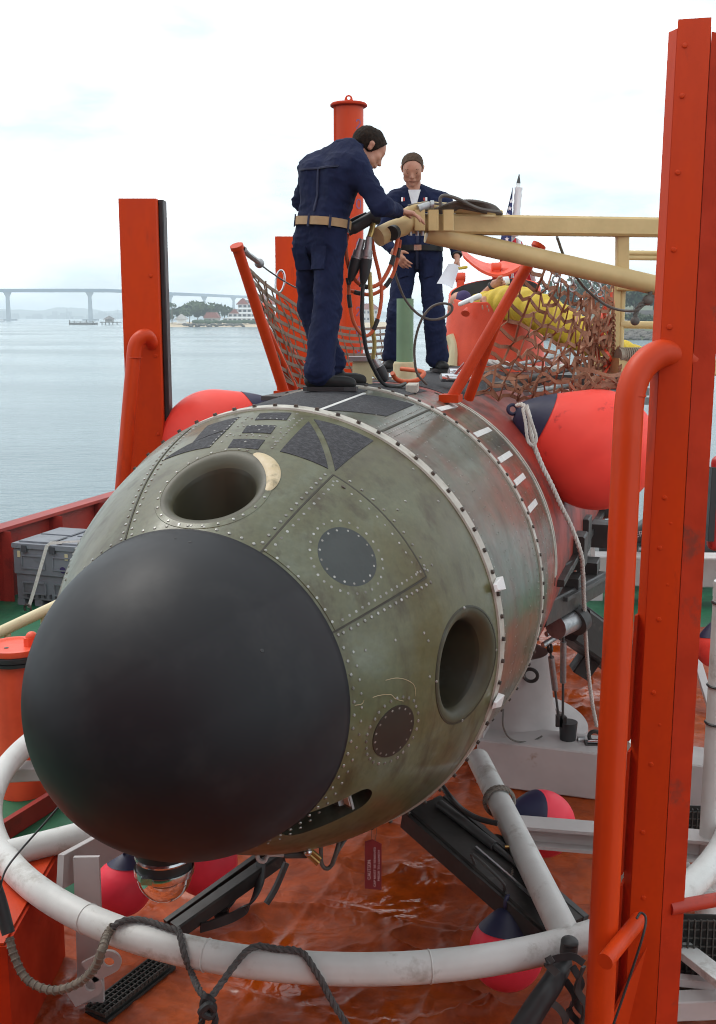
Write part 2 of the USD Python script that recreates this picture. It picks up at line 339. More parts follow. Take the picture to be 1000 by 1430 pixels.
# fibreglass of the hull: olive gelcoat, blotched by wear, slightly glossy; redness adds separate red patches
def hull_look(name, cols, rough, r2, redness=0.0, coat=0.0):
    nodes = {"g": ("geometry", {}), "mp": ("mapping", {"scale": (1, 1, 1)}), "n": ("noise_texture", {"scale": 1.35, "detail": 7.0, "roughness": .62, "distortion": .6}),
        "cr": ("rgb_ramp", {"ramp": [(.30, cols[0]), (.46, cols[1]), (.60, cols[2]), (.74, cols[3])]}),
        "mp2": ("mapping", {"scale": (3.2, 3.2, .9)}), "n2": ("noise_texture", {"scale": 2.4, "detail": 6.0, "roughness": .62}),
        "r2": ("rgb_ramp", {"ramp": [(.52, (0, 0, 0)), (.68, (.72, .72, .72))]}), "mx": ("mix_color", {"b": cols[4]}),
        "n3": ("noise_texture", {"scale": 30.0, "detail": 8.0, "roughness": .75}), "r3": ("rgb_ramp", {"ramp": [(.35, (.78, .78, .78)), (.6, (1, 1, 1)), (.78, (1.15, 1.15, 1.12))]}), "mu": ("mix_color", {"blend_type": "multiply", "fac": 1.0, "use_clamp": False}),
        "rr": ("map_range", {"from_min": .3, "from_max": .7, "to_min": rough, "to_max": r2}),
        "bn": ("noise_texture", {"scale": 5.0, "detail": 3.0}), "bp": ("bump", {"strength": .12, "distance": .03}),
        "p": ("principled_bsdf", {"specular_ior_level": .5, "coat_weight": coat, "coat_roughness": .12})}
    links = [("g.position", "mp.vector"), ("mp.vector", "n.vector"), ("n.fac", "cr.fac"), ("g.position", "mp2.vector"), ("mp2.vector", "n2.vector"), ("n2.fac", "r2.fac"), ("r2.color", "mx.fac"), ("cr.color", "mx.a"),
        ("mp.vector", "n3.vector"), ("n3.fac", "r3.fac"), ("mx.result", "mu.a"), ("r3.color", "mu.b"), ("n2.fac", "rr.value"), ("rr.result", "p.roughness"), ("mp.vector", "bn.vector"), ("bn.fac", "bp.height"), ("bp.normal", "p.normal")]
    col = "mu.result"
    if redness:
        nodes |= {"n5": ("noise_texture", {"scale": 1.1, "detail": 5.0, "roughness": .6}), "r5": ("rgb_ramp", {"ramp": [(.50, (0, 0, 0)), (.66, (redness,) * 3)]}), "mr": ("mix_color", {"b": (.26, .03, .018)}),
                  "mp5": ("mapping", {"location": (3.1, 1.7, .4)})}
        links += [("g.position", "mp5.vector"), ("mp5.vector", "n5.vector"), ("n5.fac", "r5.fac"), ("r5.color", "mr.fac"), (col, "mr.a")]; col = "mr.result"
    links.append((col, "p.base_color"))
    M[name] = usdkit.material(stage, f"/World/Looks/{name}", nodes, links, surface="p.BSDF")
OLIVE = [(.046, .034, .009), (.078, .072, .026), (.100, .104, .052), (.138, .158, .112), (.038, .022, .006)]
hull_look("hull_olive", OLIVE, .30, .5, coat=.25)
hull_look("hull_panel", [tuple(c * 1.04 for c in x) for x in OLIVE], .32, .5, coat=.2)
hull_look("hull_mid", [(.032, .026, .010), (.046, .046, .024), (.058, .068, .044), (.082, .100, .078), (.034, .022, .009)], .26, .42, redness=.3, coat=.15)  # faint red blotches paint the orange fender's reflection into the colour
hull_look("hull_aft", [(.04, .03, .02), (.05, .046, .03), (.06, .06, .045), (.08, .085, .07), (.10, .02, .012)], .24, .4, redness=.8, coat=.2)
# glass of the lamp
M["lamp_glass"] = usdkit.material(stage, "/World/Looks/lamp_glass", {"f": ("fresnel", {"IOR": 1.5}), "t": ("transparent_bsdf", {"color": (.93, .93, .92)}), "gl": ("glossy_bsdf", {"roughness": .03, "color": (.95, .95, .95)}), "m": ("mix_closure", {})},
    [("f.fac", "m.fac"), ("t.BSDF", "m.closure1"), ("gl.BSDF", "m.closure2")], surface="m.closure")
# wet orange tarpaulin
M["tarp"] = usdkit.material(stage, "/World/Looks/tarp", {"g": ("geometry", {}), "n": ("noise_texture", {"scale": 1.4, "detail": 6.0, "roughness": .6}), "cr": ("rgb_ramp", {"ramp": [(.3, (.24, .032, .002)), (.5, (.38, .058, .003)), (.7, (.46, .078, .004))]}),
    "w": ("noise_texture", {"scale": 1.1, "detail": 4.0, "roughness": .5}), "wr": ("rgb_ramp", {"ramp": [(.49, (.60, .60, .60)), (.57, (.36, .36, .36)), (.65, (.10, .10, .10))]}),
    "d": ("noise_texture", {"scale": 7.0, "detail": 8.0, "roughness": .7}), "dr": ("rgb_ramp", {"ramp": [(.4, (.6, .6, .6)), (.6, (1, 1, 1))]}), "mu": ("mix_color", {"blend_type": "multiply", "fac": .8}),
    "wp": ("noise_texture", {"scale": 2.5, "detail": 3.0}), "wm": ("mix_color", {"blend_type": "linear_light", "fac": .35, "use_clamp": False}), "vo": ("voronoi_texture", {"scale": 3.2, "feature": "f1"}), "vo2": ("voronoi_texture", {"scale": 11.0, "feature": "f1"}), "b": ("noise_texture", {"scale": 40.0, "detail": 4.0}),
    "h1": ("math", {"math_type": "multiply_add", "value2": .35}), "h2": ("math", {"math_type": "multiply_add", "value2": .05}), "bp": ("bump", {"strength": .17, "distance": .08}), "p": ("principled_bsdf", {"specular_ior_level": .42})},
    [("g.position", "n.vector"), ("n.fac", "cr.fac"), ("g.position", "w.vector"), ("w.fac", "wr.fac"), ("g.position", "d.vector"), ("d.fac", "dr.fac"), ("cr.color", "mu.a"), ("dr.color", "mu.b"), ("mu.result", "p.base_color"), ("wr.color", "p.roughness"), ("g.position", "wp.vector"), ("g.position", "wm.a"), ("wp.color", "wm.b"), ("wm.result", "vo.vector"), ("wm.result", "vo2.vector"), ("g.position", "b.vector"), ("vo2.distance", "h1.value1"), ("vo.distance", "h1.value3"), ("b.fac", "h2.value1"), ("h1.value", "h2.value3"), ("h2.value", "bp.height"), ("bp.normal", "p.normal")], surface="p.BSDF")
# harbour water: wind ripples
M["water"] = usdkit.material(stage, "/World/Looks/water", {"g": ("geometry", {}), "mp": ("mapping", {"scale": (.55, 1.0, 1)}), "n": ("noise_texture", {"scale": 1.5, "detail": 6.0, "roughness": .6}), "n2": ("noise_texture", {"scale": .16, "detail": 3.0}), "a": ("math", {"math_type": "multiply_add", "value2": 3.0}),
    "bp": ("bump", {"strength": .42, "distance": .2}), "n4": ("noise_texture", {"scale": .02, "detail": 5.0}), "rr": ("map_range", {"from_min": .35, "from_max": .65, "to_min": .10, "to_max": .26}), "p": ("principled_bsdf", {"base_color": (.07, .115, .13), "ior": 1.33, "specular_ior_level": .5})},
    [("g.position", "mp.vector"), ("mp.vector", "n.vector"), ("mp.vector", "n2.vector"), ("mp.vector", "n4.vector"), ("n4.fac", "rr.value"), ("rr.result", "p.roughness"), ("n2.fac", "a.value1"), ("n.fac", "a.value3"), ("a.value", "bp.height"), ("bp.normal", "p.normal")], surface="p.BSDF")
HAZE = 0.00032
M["haze_air"] = usdkit.material(stage, "/World/Looks/haze_air", {"v": ("principled_volume", {"color": (.78, .90, .97), "density": HAZE, "anisotropy": .2})}, [], volume="v.volume")
# ================================================================ the setting
WZ = -2.0
def grid_mesh(xs, ys, zf):
    X, Y = np.meshgrid(xs, ys, indexing="ij"); V = np.stack([X, Y, zf(X, Y)], -1).reshape(-1, 3); n, k = X.shape
    i, j = np.meshgrid(np.arange(n - 1), np.arange(k - 1), indexing="ij"); a = (i * k + j).ravel()
    return trimesh.Trimesh(V, np.vstack([np.c_[a, a + k, a + k + 1], np.c_[a, a + k + 1, a + 1]]), process=False)
def prism_ts(poly, z0, z1):
    "polygon given as (t, s) along and across the ship"
    b = np.array([L(t, s, z0) for t, s in poly]); t_ = np.array([L(t, s, z1) for t, s in poly]); n = len(b); f = []
    for i in range(n):
        j = (i + 1) % n; f += [[i, j, n + j], [i, n + j, n + i]]
    for i in range(1, n - 1): f += [[0, i + 1, i], [n, n + i, n + i + 1]]
    m = trimesh.Trimesh(np.vstack([b, t_]), np.array(f), process=False); trimesh.repair.fix_normals(m); return m
ob(None, "water", grid_mesh(np.linspace(-6400, 6400, 33), np.r_[np.linspace(-200, 1000, 13), np.linspace(1500, 6400, 11)], lambda X, Y: X * 0 + WZ), "water", kind="structure")
hz = trimesh.creation.box([13600, 7200, 75]); hz.apply_translation([0, 3200, -3.2 + 37.5]); ob(None, "haze", hz, "haze_air", kind="stuff", smooth=False)

# ---- far shore: hills and a low city in the haze, the bridge, beach, hotel, houses, trees, dock
def ridge(pts, depth, seed, rough):
    "a long low hill with an uneven top: pts (x, y, height) along its front foot"
    p = resample(np.array(pts, float), 18); k = len(p); nz = meshkit.fbm(np.c_[p[:, 0] / 90 + 5, p[:, 1] / 90, np.full(k, seed)], 5)
    h = p[:, 2] * (1 - rough + 2 * rough * nz); q = p.copy(); rows = []
    for fy, fh in ((0, 0), (.12, .55), (.4, 1), (.7, .9), (1, 0)): rows.append(np.c_[p[:, 0], p[:, 1] + depth * fy, WZ - .5 + h * fh])
    V = np.vstack(rows); f = []
    for r in range(4):
        for i in range(k - 1): a = r * k + i; f += [[a, a + 1, a + k + 1], [a, a + k + 1, a + k]]
    return trimesh.Trimesh(V, np.array(f), process=False)
ob(None, "hills", ridge([(-2600, 4600, 34), (-1500, 4700, 40), (-600, 4700, 40), (300, 4700, 30), (1500, 4600, 42), (2600, 4500, 50)], 900, 3, .5), "hill_far", smooth=60, kind="structure")
cb = []
for i in range(70):
    x = rng.uniform(-1750, -700); h = rng.choice([10, 14, 20, 26]) * rng.uniform(.7, 1.2); w = rng.uniform(12, 45)
    cb.append(box([x, 4200 + rng.uniform(-60, 60), WZ + h / 2], [w, 20, h], bev=0))
    if rng.random() < .15: cb.append(box([x, 4200, WZ + h], [2.5, 3, h * 1.5], bev=0))
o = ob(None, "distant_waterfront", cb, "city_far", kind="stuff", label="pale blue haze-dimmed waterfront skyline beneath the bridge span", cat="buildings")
# bridge
BP = [(-130, 2000, 404), (10, 2000, 404.5), (125, 2000, 404.5), (165, 2010, 405.2), (237, 2100, 409), (285, 2400, 411), (326, 2700, 413), (372, 3050, 415), (430, 3500, 418)]
bridge = thing("bay_bridge", "long blue-grey girder bridge on tall pale piers crossing the bay in haze", "bridge", at(125, 447, 2000) * [1, 1, 0] + [0, 0, WZ])
c = spl([at(px, py, Y) for px, Y, py in BP], 6); bridge_z = lambda q: q[2]
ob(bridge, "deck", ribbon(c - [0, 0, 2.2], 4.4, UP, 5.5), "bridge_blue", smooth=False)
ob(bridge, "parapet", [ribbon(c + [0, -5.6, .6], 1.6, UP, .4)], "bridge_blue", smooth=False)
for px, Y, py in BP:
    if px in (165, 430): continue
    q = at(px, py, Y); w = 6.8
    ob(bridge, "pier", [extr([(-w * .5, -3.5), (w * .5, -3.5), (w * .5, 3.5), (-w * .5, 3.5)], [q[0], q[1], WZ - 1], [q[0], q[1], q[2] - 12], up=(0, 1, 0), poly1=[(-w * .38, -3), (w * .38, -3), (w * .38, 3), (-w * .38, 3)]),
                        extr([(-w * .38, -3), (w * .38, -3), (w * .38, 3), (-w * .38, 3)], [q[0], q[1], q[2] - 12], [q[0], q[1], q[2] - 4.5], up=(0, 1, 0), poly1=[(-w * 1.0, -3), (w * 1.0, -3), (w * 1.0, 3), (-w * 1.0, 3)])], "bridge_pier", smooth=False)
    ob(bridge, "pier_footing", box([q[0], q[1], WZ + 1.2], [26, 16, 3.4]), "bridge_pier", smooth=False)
# left shore (about 700 m off)
SY = 700.0
def sx(px): return (px - 500) / F * SY
k = 40; xs = np.linspace(sx(215), sx(560), k)
fr = SY - 6 + 5 * np.sin(np.linspace(0, 5, k)) ; rows = [np.c_[xs, fr + dy, np.full(k, WZ + dz)] for dy, dz in ((-14, -.6), (0, .5), (30, 2.2), (140, 2.6), (240, -.6))]
V = np.vstack(rows); f = [[r * k + i, r * k + i + 1, (r + 1) * k + i + 1] for r in range(4) for i in range(k - 1)] + [[r * k + i, (r + 1) * k + i + 1, (r + 1) * k + i] for r in range(4) for i in range(k - 1)]
ob(None, "beach", trimesh.Trimesh(V, np.array(f), process=False), "sand", smooth=60, kind="structure")
bk = []
for x in np.arange(sx(264), sx(345), 1.3):
    bk.append(sph([x, SY - 7 + rng.normal() * 1.2, WZ + .6 + rng.random() * 1.2], rng.uniform(.7, 1.5), 1, (1.2, 1, .7)))
ob(None, "breakwater", bk, "rock", kind="stuff", label="low dark rock breakwater along the pale beach", cat="rocks")
hd = []
for x in np.arange(sx(268), sx(420), 1.5): hd.append(sph([x, SY + 20 + rng.normal() * 2, WZ + 2.6 + rng.random()], rng.uniform(1.0, 2.0), 1, (1.2, 1, .8)))
ob(None, "beach_hedge", hd, "leaf_dark", kind="stuff", label="dark green planting between the beach and the hotel", cat="plants")
# hotel: stepped storeys, gabled red roofs, rows of windows
hx0, hx1 = sx(308), sx(372); HYb = SY + 40; w = hx1 - hx0
hotel = thing("terraced_hotel", "white terraced beach hotel with dull red gabled roofs behind the sand", "hotel", [(hx0 + hx1) / 2, HYb, WZ + 2.4])
hz0 = WZ + 2.4
for lv in range(5):
    a, b, y0 = hx0 - 2 + lv * 3.0, hx1 + 2 - lv * 1.2, HYb + lv * 3
    ob(hotel, "storey", box([(a + b) / 2, y0 + 8, hz0 + lv * 3.0 + 1.5], [b - a, 16, 3.0], bev=0), "hotel_wall", smooth=False)
    ob(hotel, "balcony", box([(a + b) / 2, y0 - .6, hz0 + lv * 3.0 + .45], [b - a, .9, .9], bev=0), "white_clean", smooth=False)
    for x in np.arange(a + 1.6, b - 1, 3.1):
        ob(hotel, "window", box([x, y0 - .02, hz0 + lv * 3.0 + 1.85], [1.9, .12, 1.5], bev=0), "window_dark", smooth=False)
def gable(cx, y0, z0, w, dp, h): return extr([(-w / 2, 0), (w / 2, 0), (0, h)], [cx, y0, z0], [cx, y0 + dp, z0])
for cx, z, ww, hh in ((hx0 + 10, 12, 9, 4.2), (hx0 + 19, 15, 10, 4.5), (hx0 + 29, 12, 8, 3.8), (hx0 + 36, 15, 10, 4.6), (hx0 + 5, 6, 7, 3.2)):
    ob(hotel, "roof", gable(cx, HYb + z * .8, hz0 + z - .01, ww, 12, hh), "hotel_roof", smooth=False)
ob(hotel, "roof", extr([(-7, 0), (7, 0), (4, 3.4), (-4, 3.4)], [hx0 + 14, HYb + 16, hz0 + 15], [hx1 - 4, HYb + 16, hz0 + 15]), "hotel_roof", smooth=False)
for x in (hx0 + 13.5, hx0 + 25, hx0 + 41): ob(hotel, "chimney", box([x, HYb + 15, hz0 + 18], [1.6, 1.6, 4.5], bev=0), "hotel_wall", smooth=False)
def house(px0, px1, Y, zb, h, rh, wall, roof, label, rows=1):
    a, b = (px0 - 500) / F * Y, (px1 - 500) / F * Y; t = thing("shore_house", label, "house", [(a + b) / 2, Y, zb])
    ob(t, "wall", box([(a + b) / 2, Y + 5, zb + h / 2], [b - a, 10, h], bev=0), wall, smooth=False)
    ob(t, "roof", extr([(-(b - a) / 2 - .5, 0), ((b - a) / 2 + .5, 0), ((b - a) * .3, rh), (-(b - a) * .3, rh)], [(a + b) / 2, Y - .6, zb + h + .01], [(a + b) / 2, Y + 10.6, zb + h + .01]), roof, smooth=False)
    for r in range(rows):
        for x in np.arange(a + 1.2, b - .8, 2.6): ob(t, "window", box([x, Y - .02, zb + h * (r + .55) / rows], [1.3, .12, min(1.5, h / rows * .55)], bev=0), "window_dark", smooth=False)
house(288, 308, 735, WZ + 2.4, 3.2, 3.6, "house_wall", "hotel_roof", "low house with a broad red roof left of the hotel")
t = thing("beach_pavilion", "small white pavilion with a pointed roof on the left beach", "pavilion", [sx(252), SY + 15, WZ + 2.2])
ob(t, "wall", box([sx(252), SY + 15, WZ + 3.4], [5.5, 4, 2.4], bev=0), "white_clean", smooth=False)
ob(t, "roof", cyl([sx(252), SY + 15, WZ + 4.6], [sx(252), SY + 15, WZ + 8.2], 5.0, .2, 4), "house_wall", smooth=False)
# trees: trunk, limbs, crown of many leaf clumps
def crown_mesh(c, rx, rz, n, size, seed):
    g = np.random.default_rng(seed); out_v, out_f, k = [], [], 0
    lobes = [(c + np.array([g.normal() * rx * .5, g.normal() * rx * .5, g.uniform(-.5, .6) * rz]), g.uniform(.35, .65)) for _ in range(7)] + [(c, .75)]
    for i in range(n):
        lc, ls = lobes[g.integers(len(lobes))]; d = unit(g.normal(size=3)); p = lc + d * np.array([rx, rx, rz]) * ls * g.uniform(.55, 1.05)
        a = unit(g.normal(size=3)); b = unit(np.cross(a, g.normal(size=3))); s = size * g.uniform(.6, 1.3)
        out_v += [p - a * s - b * s * .5, p + a * s - b * s * .6, p + a * s * .7 + b * s * .7, p - a * s * .8 + b * s * .5]; out_f += [[k, k + 1, k + 2], [k, k + 2, k + 3]]; k += 4
    return trimesh.Trimesh(np.array(out_v), np.array(out_f), process=False)
def tree(px, Y, zb, h, rx, leaf, label, n=420, seed=0, trunk=True, size=None):
    x = (px - 500) / F * Y; t = thing("shore_tree", label, "tree", [x, Y, zb])
    ob(t, "trunk", [tube(spl([[x, Y, zb - .4], [x + .3, Y, zb + h * .35], [x, Y, zb + h * .7]], 4), np.linspace(.045, .015, 9) * h * .6, 7)] +
       [tube([[x, Y, zb + h * (.3 + .08 * i)], [x + rx * .6 * math.cos(i * 2.1), Y + rx * .6 * math.sin(i * 2.1), zb + h * (.55 + .08 * i)]], [.012 * h, .005 * h], 5) for i in range(4)], "trunk_brown")
    ob(t, "crown", crown_mesh(np.array([x, Y, zb + h * .62]), rx, h * .38, n, size or rx * .16, seed + 11), leaf, smooth=False)
def palm(px, Y, zb, h, label, seed=0):
    g = np.random.default_rng(seed); x = (px - 500) / F * Y; t = thing("palm_tree", label, "palm tree", [x, Y, zb]); top = np.array([x + .4, Y, zb + h])
    ob(t, "trunk", tube(spl([[x, Y, zb - .4], [x + .1, Y, zb + h * .5], top], 5), .28, 7), "trunk_brown"); fr = []
    for i in range(16):
        a = i * 2.4; e = g.uniform(-.5, .8); d = np.array([math.cos(a), math.sin(a), 0]); q = spl([top, top + d * 1.3 + [0, 0, e], top + d * 2.5 + [0, 0, e - .7], top + d * 3.1 + [0, 0, e - 2]], 4)
        fr.append(ribbon(q, .75, np.cross(d, [0, 0, 1.0]), .03))
    ob(t, "crown", fr, "leaf_dark")
_TL = ["feathery tall palm at the left end of the beach trees", "second palm of the pair left of the pavilion"]
palm(238, 715, WZ + 2.4, 12.5, _TL[0], 1); palm(244, 722, WZ + 2.4, 12, _TL[1], 2)
for i, (px, Y, h, rx, lf, lb) in enumerate([(236, 735, 8, 6, "leaf_dark", "dark low tree below the two palms on the left beach"), (256, 745, 11, 6, "leaf_dark", "tree with dark crown just behind the white pavilion"), (268, 740, 13, 7.5, "leaf_mid", "broad green tree right of the white pavilion"),
        (279, 748, 14, 8, "leaf_mid", "tallest broad tree left of the red roofed house"), (289, 760, 11, 7, "leaf_olive", "olive tree rising behind the red roofed house"), (300, 800, 13, 6.5, "leaf_dark", "dark tree touching the left end of the hotel"), (316, 810, 13, 6, "leaf_dark", "dark tree showing over the hotel's left wing")]):
    tree(px, Y, WZ + 2.4, h, rx, lf, lb, seed=i)
# dock with a hut, left of the left post
DYY = 900.0; dx = lambda px: (px - 500) / F * DYY
dock = thing("floating_dock", "dark floating dock low on the water left of the orange post", "dock", [dx(122), DYY, WZ])
ob(dock, "platform", box([dx(122), DYY, WZ + .9], [dx(140) - dx(104), 9, 1.6], bev=0), "dock_wood", smooth=False)
for px in (105, 112, 120, 128, 137): ob(dock, "pile", cyl([dx(px), DYY - 4.7, WZ - 1], [dx(px), DYY - 4.7, WZ + 2.9 + rng.random()], .35, n=7), "dock_wood")
ob(dock, "railing", [beam([dx(106), DYY - 4.4, WZ + 2.6], [dx(140), DYY - 4.4, WZ + 2.6], .2, .25)] + [beam([dx(p), DYY - 4.4, WZ + 1.7], [dx(p), DYY - 4.4, WZ + 2.6], .2, .2) for p in np.arange(106, 141, 4)], "dock_wood", smooth=False)
hut = thing("pier_hut", "small pier hut with a peaked roof on piles beside the floating dock", "hut", [dx(154), DYY + 10, WZ])
ob(hut, "platform", box([dx(156), DYY + 10, WZ + 2.0], [dx(170) - dx(143), 8, .6], bev=0), "dock_wood", smooth=False)
for px in (145, 150, 155, 160, 166): ob(hut, "pile", cyl([dx(px), DYY + 6.5, WZ - 1], [dx(px), DYY + 6.5, WZ + 1.8], .4, n=7), "dock_wood")
ob(hut, "wall", box([dx(154), DYY + 10, WZ + 3.2], [6, 5, 2.0], bev=0), "house_wall", smooth=False)
ob(hut, "roof", cyl([dx(154), DYY + 10, WZ + 4.2], [dx(154), DYY + 10, WZ + 7.2], 5.6, .15, 4), "roof_grey", smooth=False)
t = thing("moored_boat", "tiny white boat far off beside the bridge's left pier", "boat", [(9 - 500) / F * 1500, 1500, WZ])
bx = (9 - 500) / F * 1500; ob(t, "hull", extr([(-1.4, 0), (1.4, 0), (1.9, 1.6), (-1.9, 1.6)], [bx - 6, 1500, WZ - .2], [bx + 6, 1500, WZ - .2]), "boat_white"); ob(t, "cabin", box([bx, 1500, WZ + 2.4], [5, 2.4, 2.0]), "boat_white")
# right shore (about 300 m off): rocks, houses, trees
RY = 300.0; rx_ = lambda px: (px - 500) / F * RY
k = 30; xs = np.linspace(rx_(690), rx_(1150), k); rows = [np.c_[xs, RY + dy + 3 * np.sin(xs / 9), np.full(k, WZ + dz)] for dy, dz in ((-8, -.6), (0, 1.0), (8, 2.6), (40, 4.0), (160, 12), (260, -1))]
rise = np.clip((xs - rx_(700)) / (rx_(790) - rx_(700)), 0, 1) ** .8
for r_ in rows: r_[:, 2] = WZ - .7 + (r_[:, 2] - WZ + .7) * rise
V = np.vstack(rows); f = [[r * k + i, r * k + i + 1, (r + 1) * k + i + 1] for r in range(5) for i in range(k - 1)] + [[r * k + i, (r + 1) * k + i + 1, (r + 1) * k + i] for r in range(5) for i in range(k - 1)]
ob(None, "shore_ground", trimesh.Trimesh(V, np.array(f), process=False), "leaf_olive", smooth=60, kind="structure")
bk = []
for i in range(900):
    x = rng.uniform(rx_(745), rx_(1150)); q = rng.random(); bk.append(sph([x, RY - 6 + 12 * q + 3 * np.sin(x / 9), WZ + .1 + 2.2 * q], rng.uniform(.3, .8), 1, (1.2, 1, .8)))
ob(None, "shore_rocks", bk, "rock", kind="stuff", label="dark boulders lining the right-hand shore at the waterline", cat="rocks")
def rhouse(px0, px1, Y, zb, h, rh, wall, roof, label, rows=1): house(px0, px1, Y, zb, h, rh, wall, roof, label, rows)
rhouse(868, 922, 330, WZ + 4.2, 2.6, 1.2, "house_wall", "roof_grey", "long low grey-roofed house on the right shore seen below the cream railing")
rhouse(770, 822, 335, WZ + 4.5, 2.6, 1.6, "house_wall", "roof_grey", "low house on the right shore behind the rust-coloured net")
rhouse(486, 530, 780, WZ + 2.4, 9, 4, "hotel_wall", "hotel_roof", "pale house with red roof seen between the two sailors", 2)
for i, (px, Y, zb, h, r, lf, lb) in enumerate([(735, 335, 0, 8, 2.2, "leaf_dark", "small round tree at the left edge of the right shore"), (752, 352, 1, 12, 4.0, "leaf_dark", "rounded dark tree seen through the net's left end"), (772, 350, 2, 13.5, 5.5, "leaf_dark", "big dark tree behind the net, left of centre"), (800, 355, 3, 12.5, 5.5, "leaf_mid", "green tree behind the middle of the net"), (826, 345, 3, 14.5, 6, "leaf_dark", "tall dark tree behind the net's bunched right end"),
        (850, 350, 3, 13, 5, "leaf_olive", "olive tree left of the cream ladder frame"), (878, 360, 4, 11, 5.5, "leaf_dark", "dark tree framed by the cream rails, left one"), (905, 365, 4, 11.5, 5.5, "leaf_dark", "dark tree framed by the cream rails, middle one"), (930, 360, 4, 12, 5.5, "leaf_mid", "tree half hidden behind the near orange post"), (892, 322, WZ + 3.5, 3.6, 3, "leaf_olive", "low olive bush in front of the long shore house"), (915, 320, WZ + 3.5, 3.2, 2.6, "leaf_dark", "low dark bush at the right end of the shore house"), (860, 322, WZ + 3.5, 4, 3, "leaf_mid", "green bush at the left end of the shore house")]):
    tree(px, Y, zb, h, r, lf, lb, seed=40 + i, n=420, size=r * .14)

# ---- the ship's deck
def sheet_ts(t0, t1, s0, s1, z, nt=2, ns=2, zf=None):
    tt, ss = np.linspace(t0, t1, nt), np.linspace(s0, s1, ns); Tt, Ss = np.meshgrid(tt, ss, indexing="ij"); Z = np.full_like(Tt, z) if zf is None else zf(Tt, Ss)
    V = np.stack([O[0] + A[0] * Tt + S[0] * Ss, O[1] + A[1] * Tt + S[1] * Ss, Z], -1).reshape(-1, 3); i, j = np.meshgrid(np.arange(nt - 1), np.arange(ns - 1), indexing="ij"); a = (i * ns + j).ravel()
    return trimesh.Trimesh(V, np.vstack([np.c_[a, a + ns + 1, a + ns], np.c_[a, a + 1, a + ns + 1]]), process=False)
ob(None, "deck", prism_ts([(-9, -7.5), (12.8, -7.5), (12.8, 7.0), (-9, 7.0)], -2.6, 0), "deck_green", smooth=False, kind="structure")
def tarpz(T, Q):
    p = np.stack([T * 1.1, Q * 1.1, T * 0], -1); r1 = 1 - np.abs(2 * meshkit.fbm(p * .8 + 3, 3, 5) - 1); r2 = 1 - np.abs(2 * meshkit.fbm(p * 2.1 + 9, 4, 8) - 1)
    r3 = 1 - np.abs(2 * meshkit.fbm(p * np.array([1.3, .5, 1]) + 21, 3, 15) - 1)
    Tw, Qw = T + .05 * np.sin(Q * 2.1), Q + .05 * np.sin(T * 1.7 + 1); fold = sum(np.exp(-((Tw - t0) / .018) ** 2) for t0 in np.arange(-3.4, 9, 1.15)) + sum(np.exp(-((Qw - q0) / .018) ** 2) for q0 in np.arange(-1.3, 5, 1.05))
    return .006 + .012 * np.minimum(fold, 1) + .050 * r1 ** 16 + .014 * r2 ** 10 + .055 * r3 ** 26 + .014 * meshkit.fbm(p * 1.5, 3, 2)
tp = sheet_ts(-4.0, 9.2, -1.75, 5.2, 0, 560, 300, tarpz)
ob(None, "tarpaulin", tp, "tarp", smooth=True, label="wet creased orange tarpaulin spread over the deck under the submersible", cat="tarpaulin")
# bulwark along the left side
bw = thing("bulwark", "dark red steel bulwark along the ship's left side by the crate", "bulwark", L(2, -7.4, 0))
ob(bw, "plate", prism_ts([(-9, -7.46), (12.7, -7.46), (12.7, -7.38), (-9, -7.38)], .004, 1.02), "red_bulwark", smooth=False)
ob(bw, "cap_rail", prism_ts([(-9, -7.52), (12.72, -7.52), (12.72, -7.26), (-9, -7.26)], 1.022, 1.07), "red_bulwark", smooth=False)
for t in np.arange(-8, 12.6, 1.3): ob(bw, "stiffener", prism_ts([(t, -7.378), (t + .03, -7.378), (t + .03, -7.16), (t, -7.30)], .004, 1.02), "red_bulwark", smooth=False)
def wallseg(p, q, z0, z1, w): return extr([(-w / 2, z0), (w / 2, z0), (w / 2, z1), (-w / 2, z1)], [p[0], p[1], 0], [q[0], q[1], 0])
p, q = atz(-60, 1092, 0), atz(40, 1024, 0); ob(None, "deck_coaming", wallseg(p, q, .004, .30, .06), "red_bulwark", smooth=False, label="low dark red coaming plate crossing the green deck behind the nose", cat="coaming")
p, q = atz(0, 1178, 0), atz(180, 1062, 0); ob(None, "deck_coaming", wallseg(p, q, .004, .16, .05), "red_bulwark", smooth=False, label="low red coaming strip nearest the white ring on the left", cat="coaming")

# ---- orange guide posts
def post_section(w, d): return [(-w * .5, -d / 2), (-w * .5, d * .28), (-w * .28, d / 2), (w * .5, d / 2), (w * .5, d * .1), (w * .72, d * .1), (w * .72, -d / 2)]
def bump_bolts(post, p0, p1, face_n, side, us, off, mat="orange_paint", r=.013):
    for i, u in enumerate(us): c = p0 + (p1 - p0) * u + side * off[i % len(off)]; ob(post, "bolt", dome_head(c, face_n, r, 8), mat)
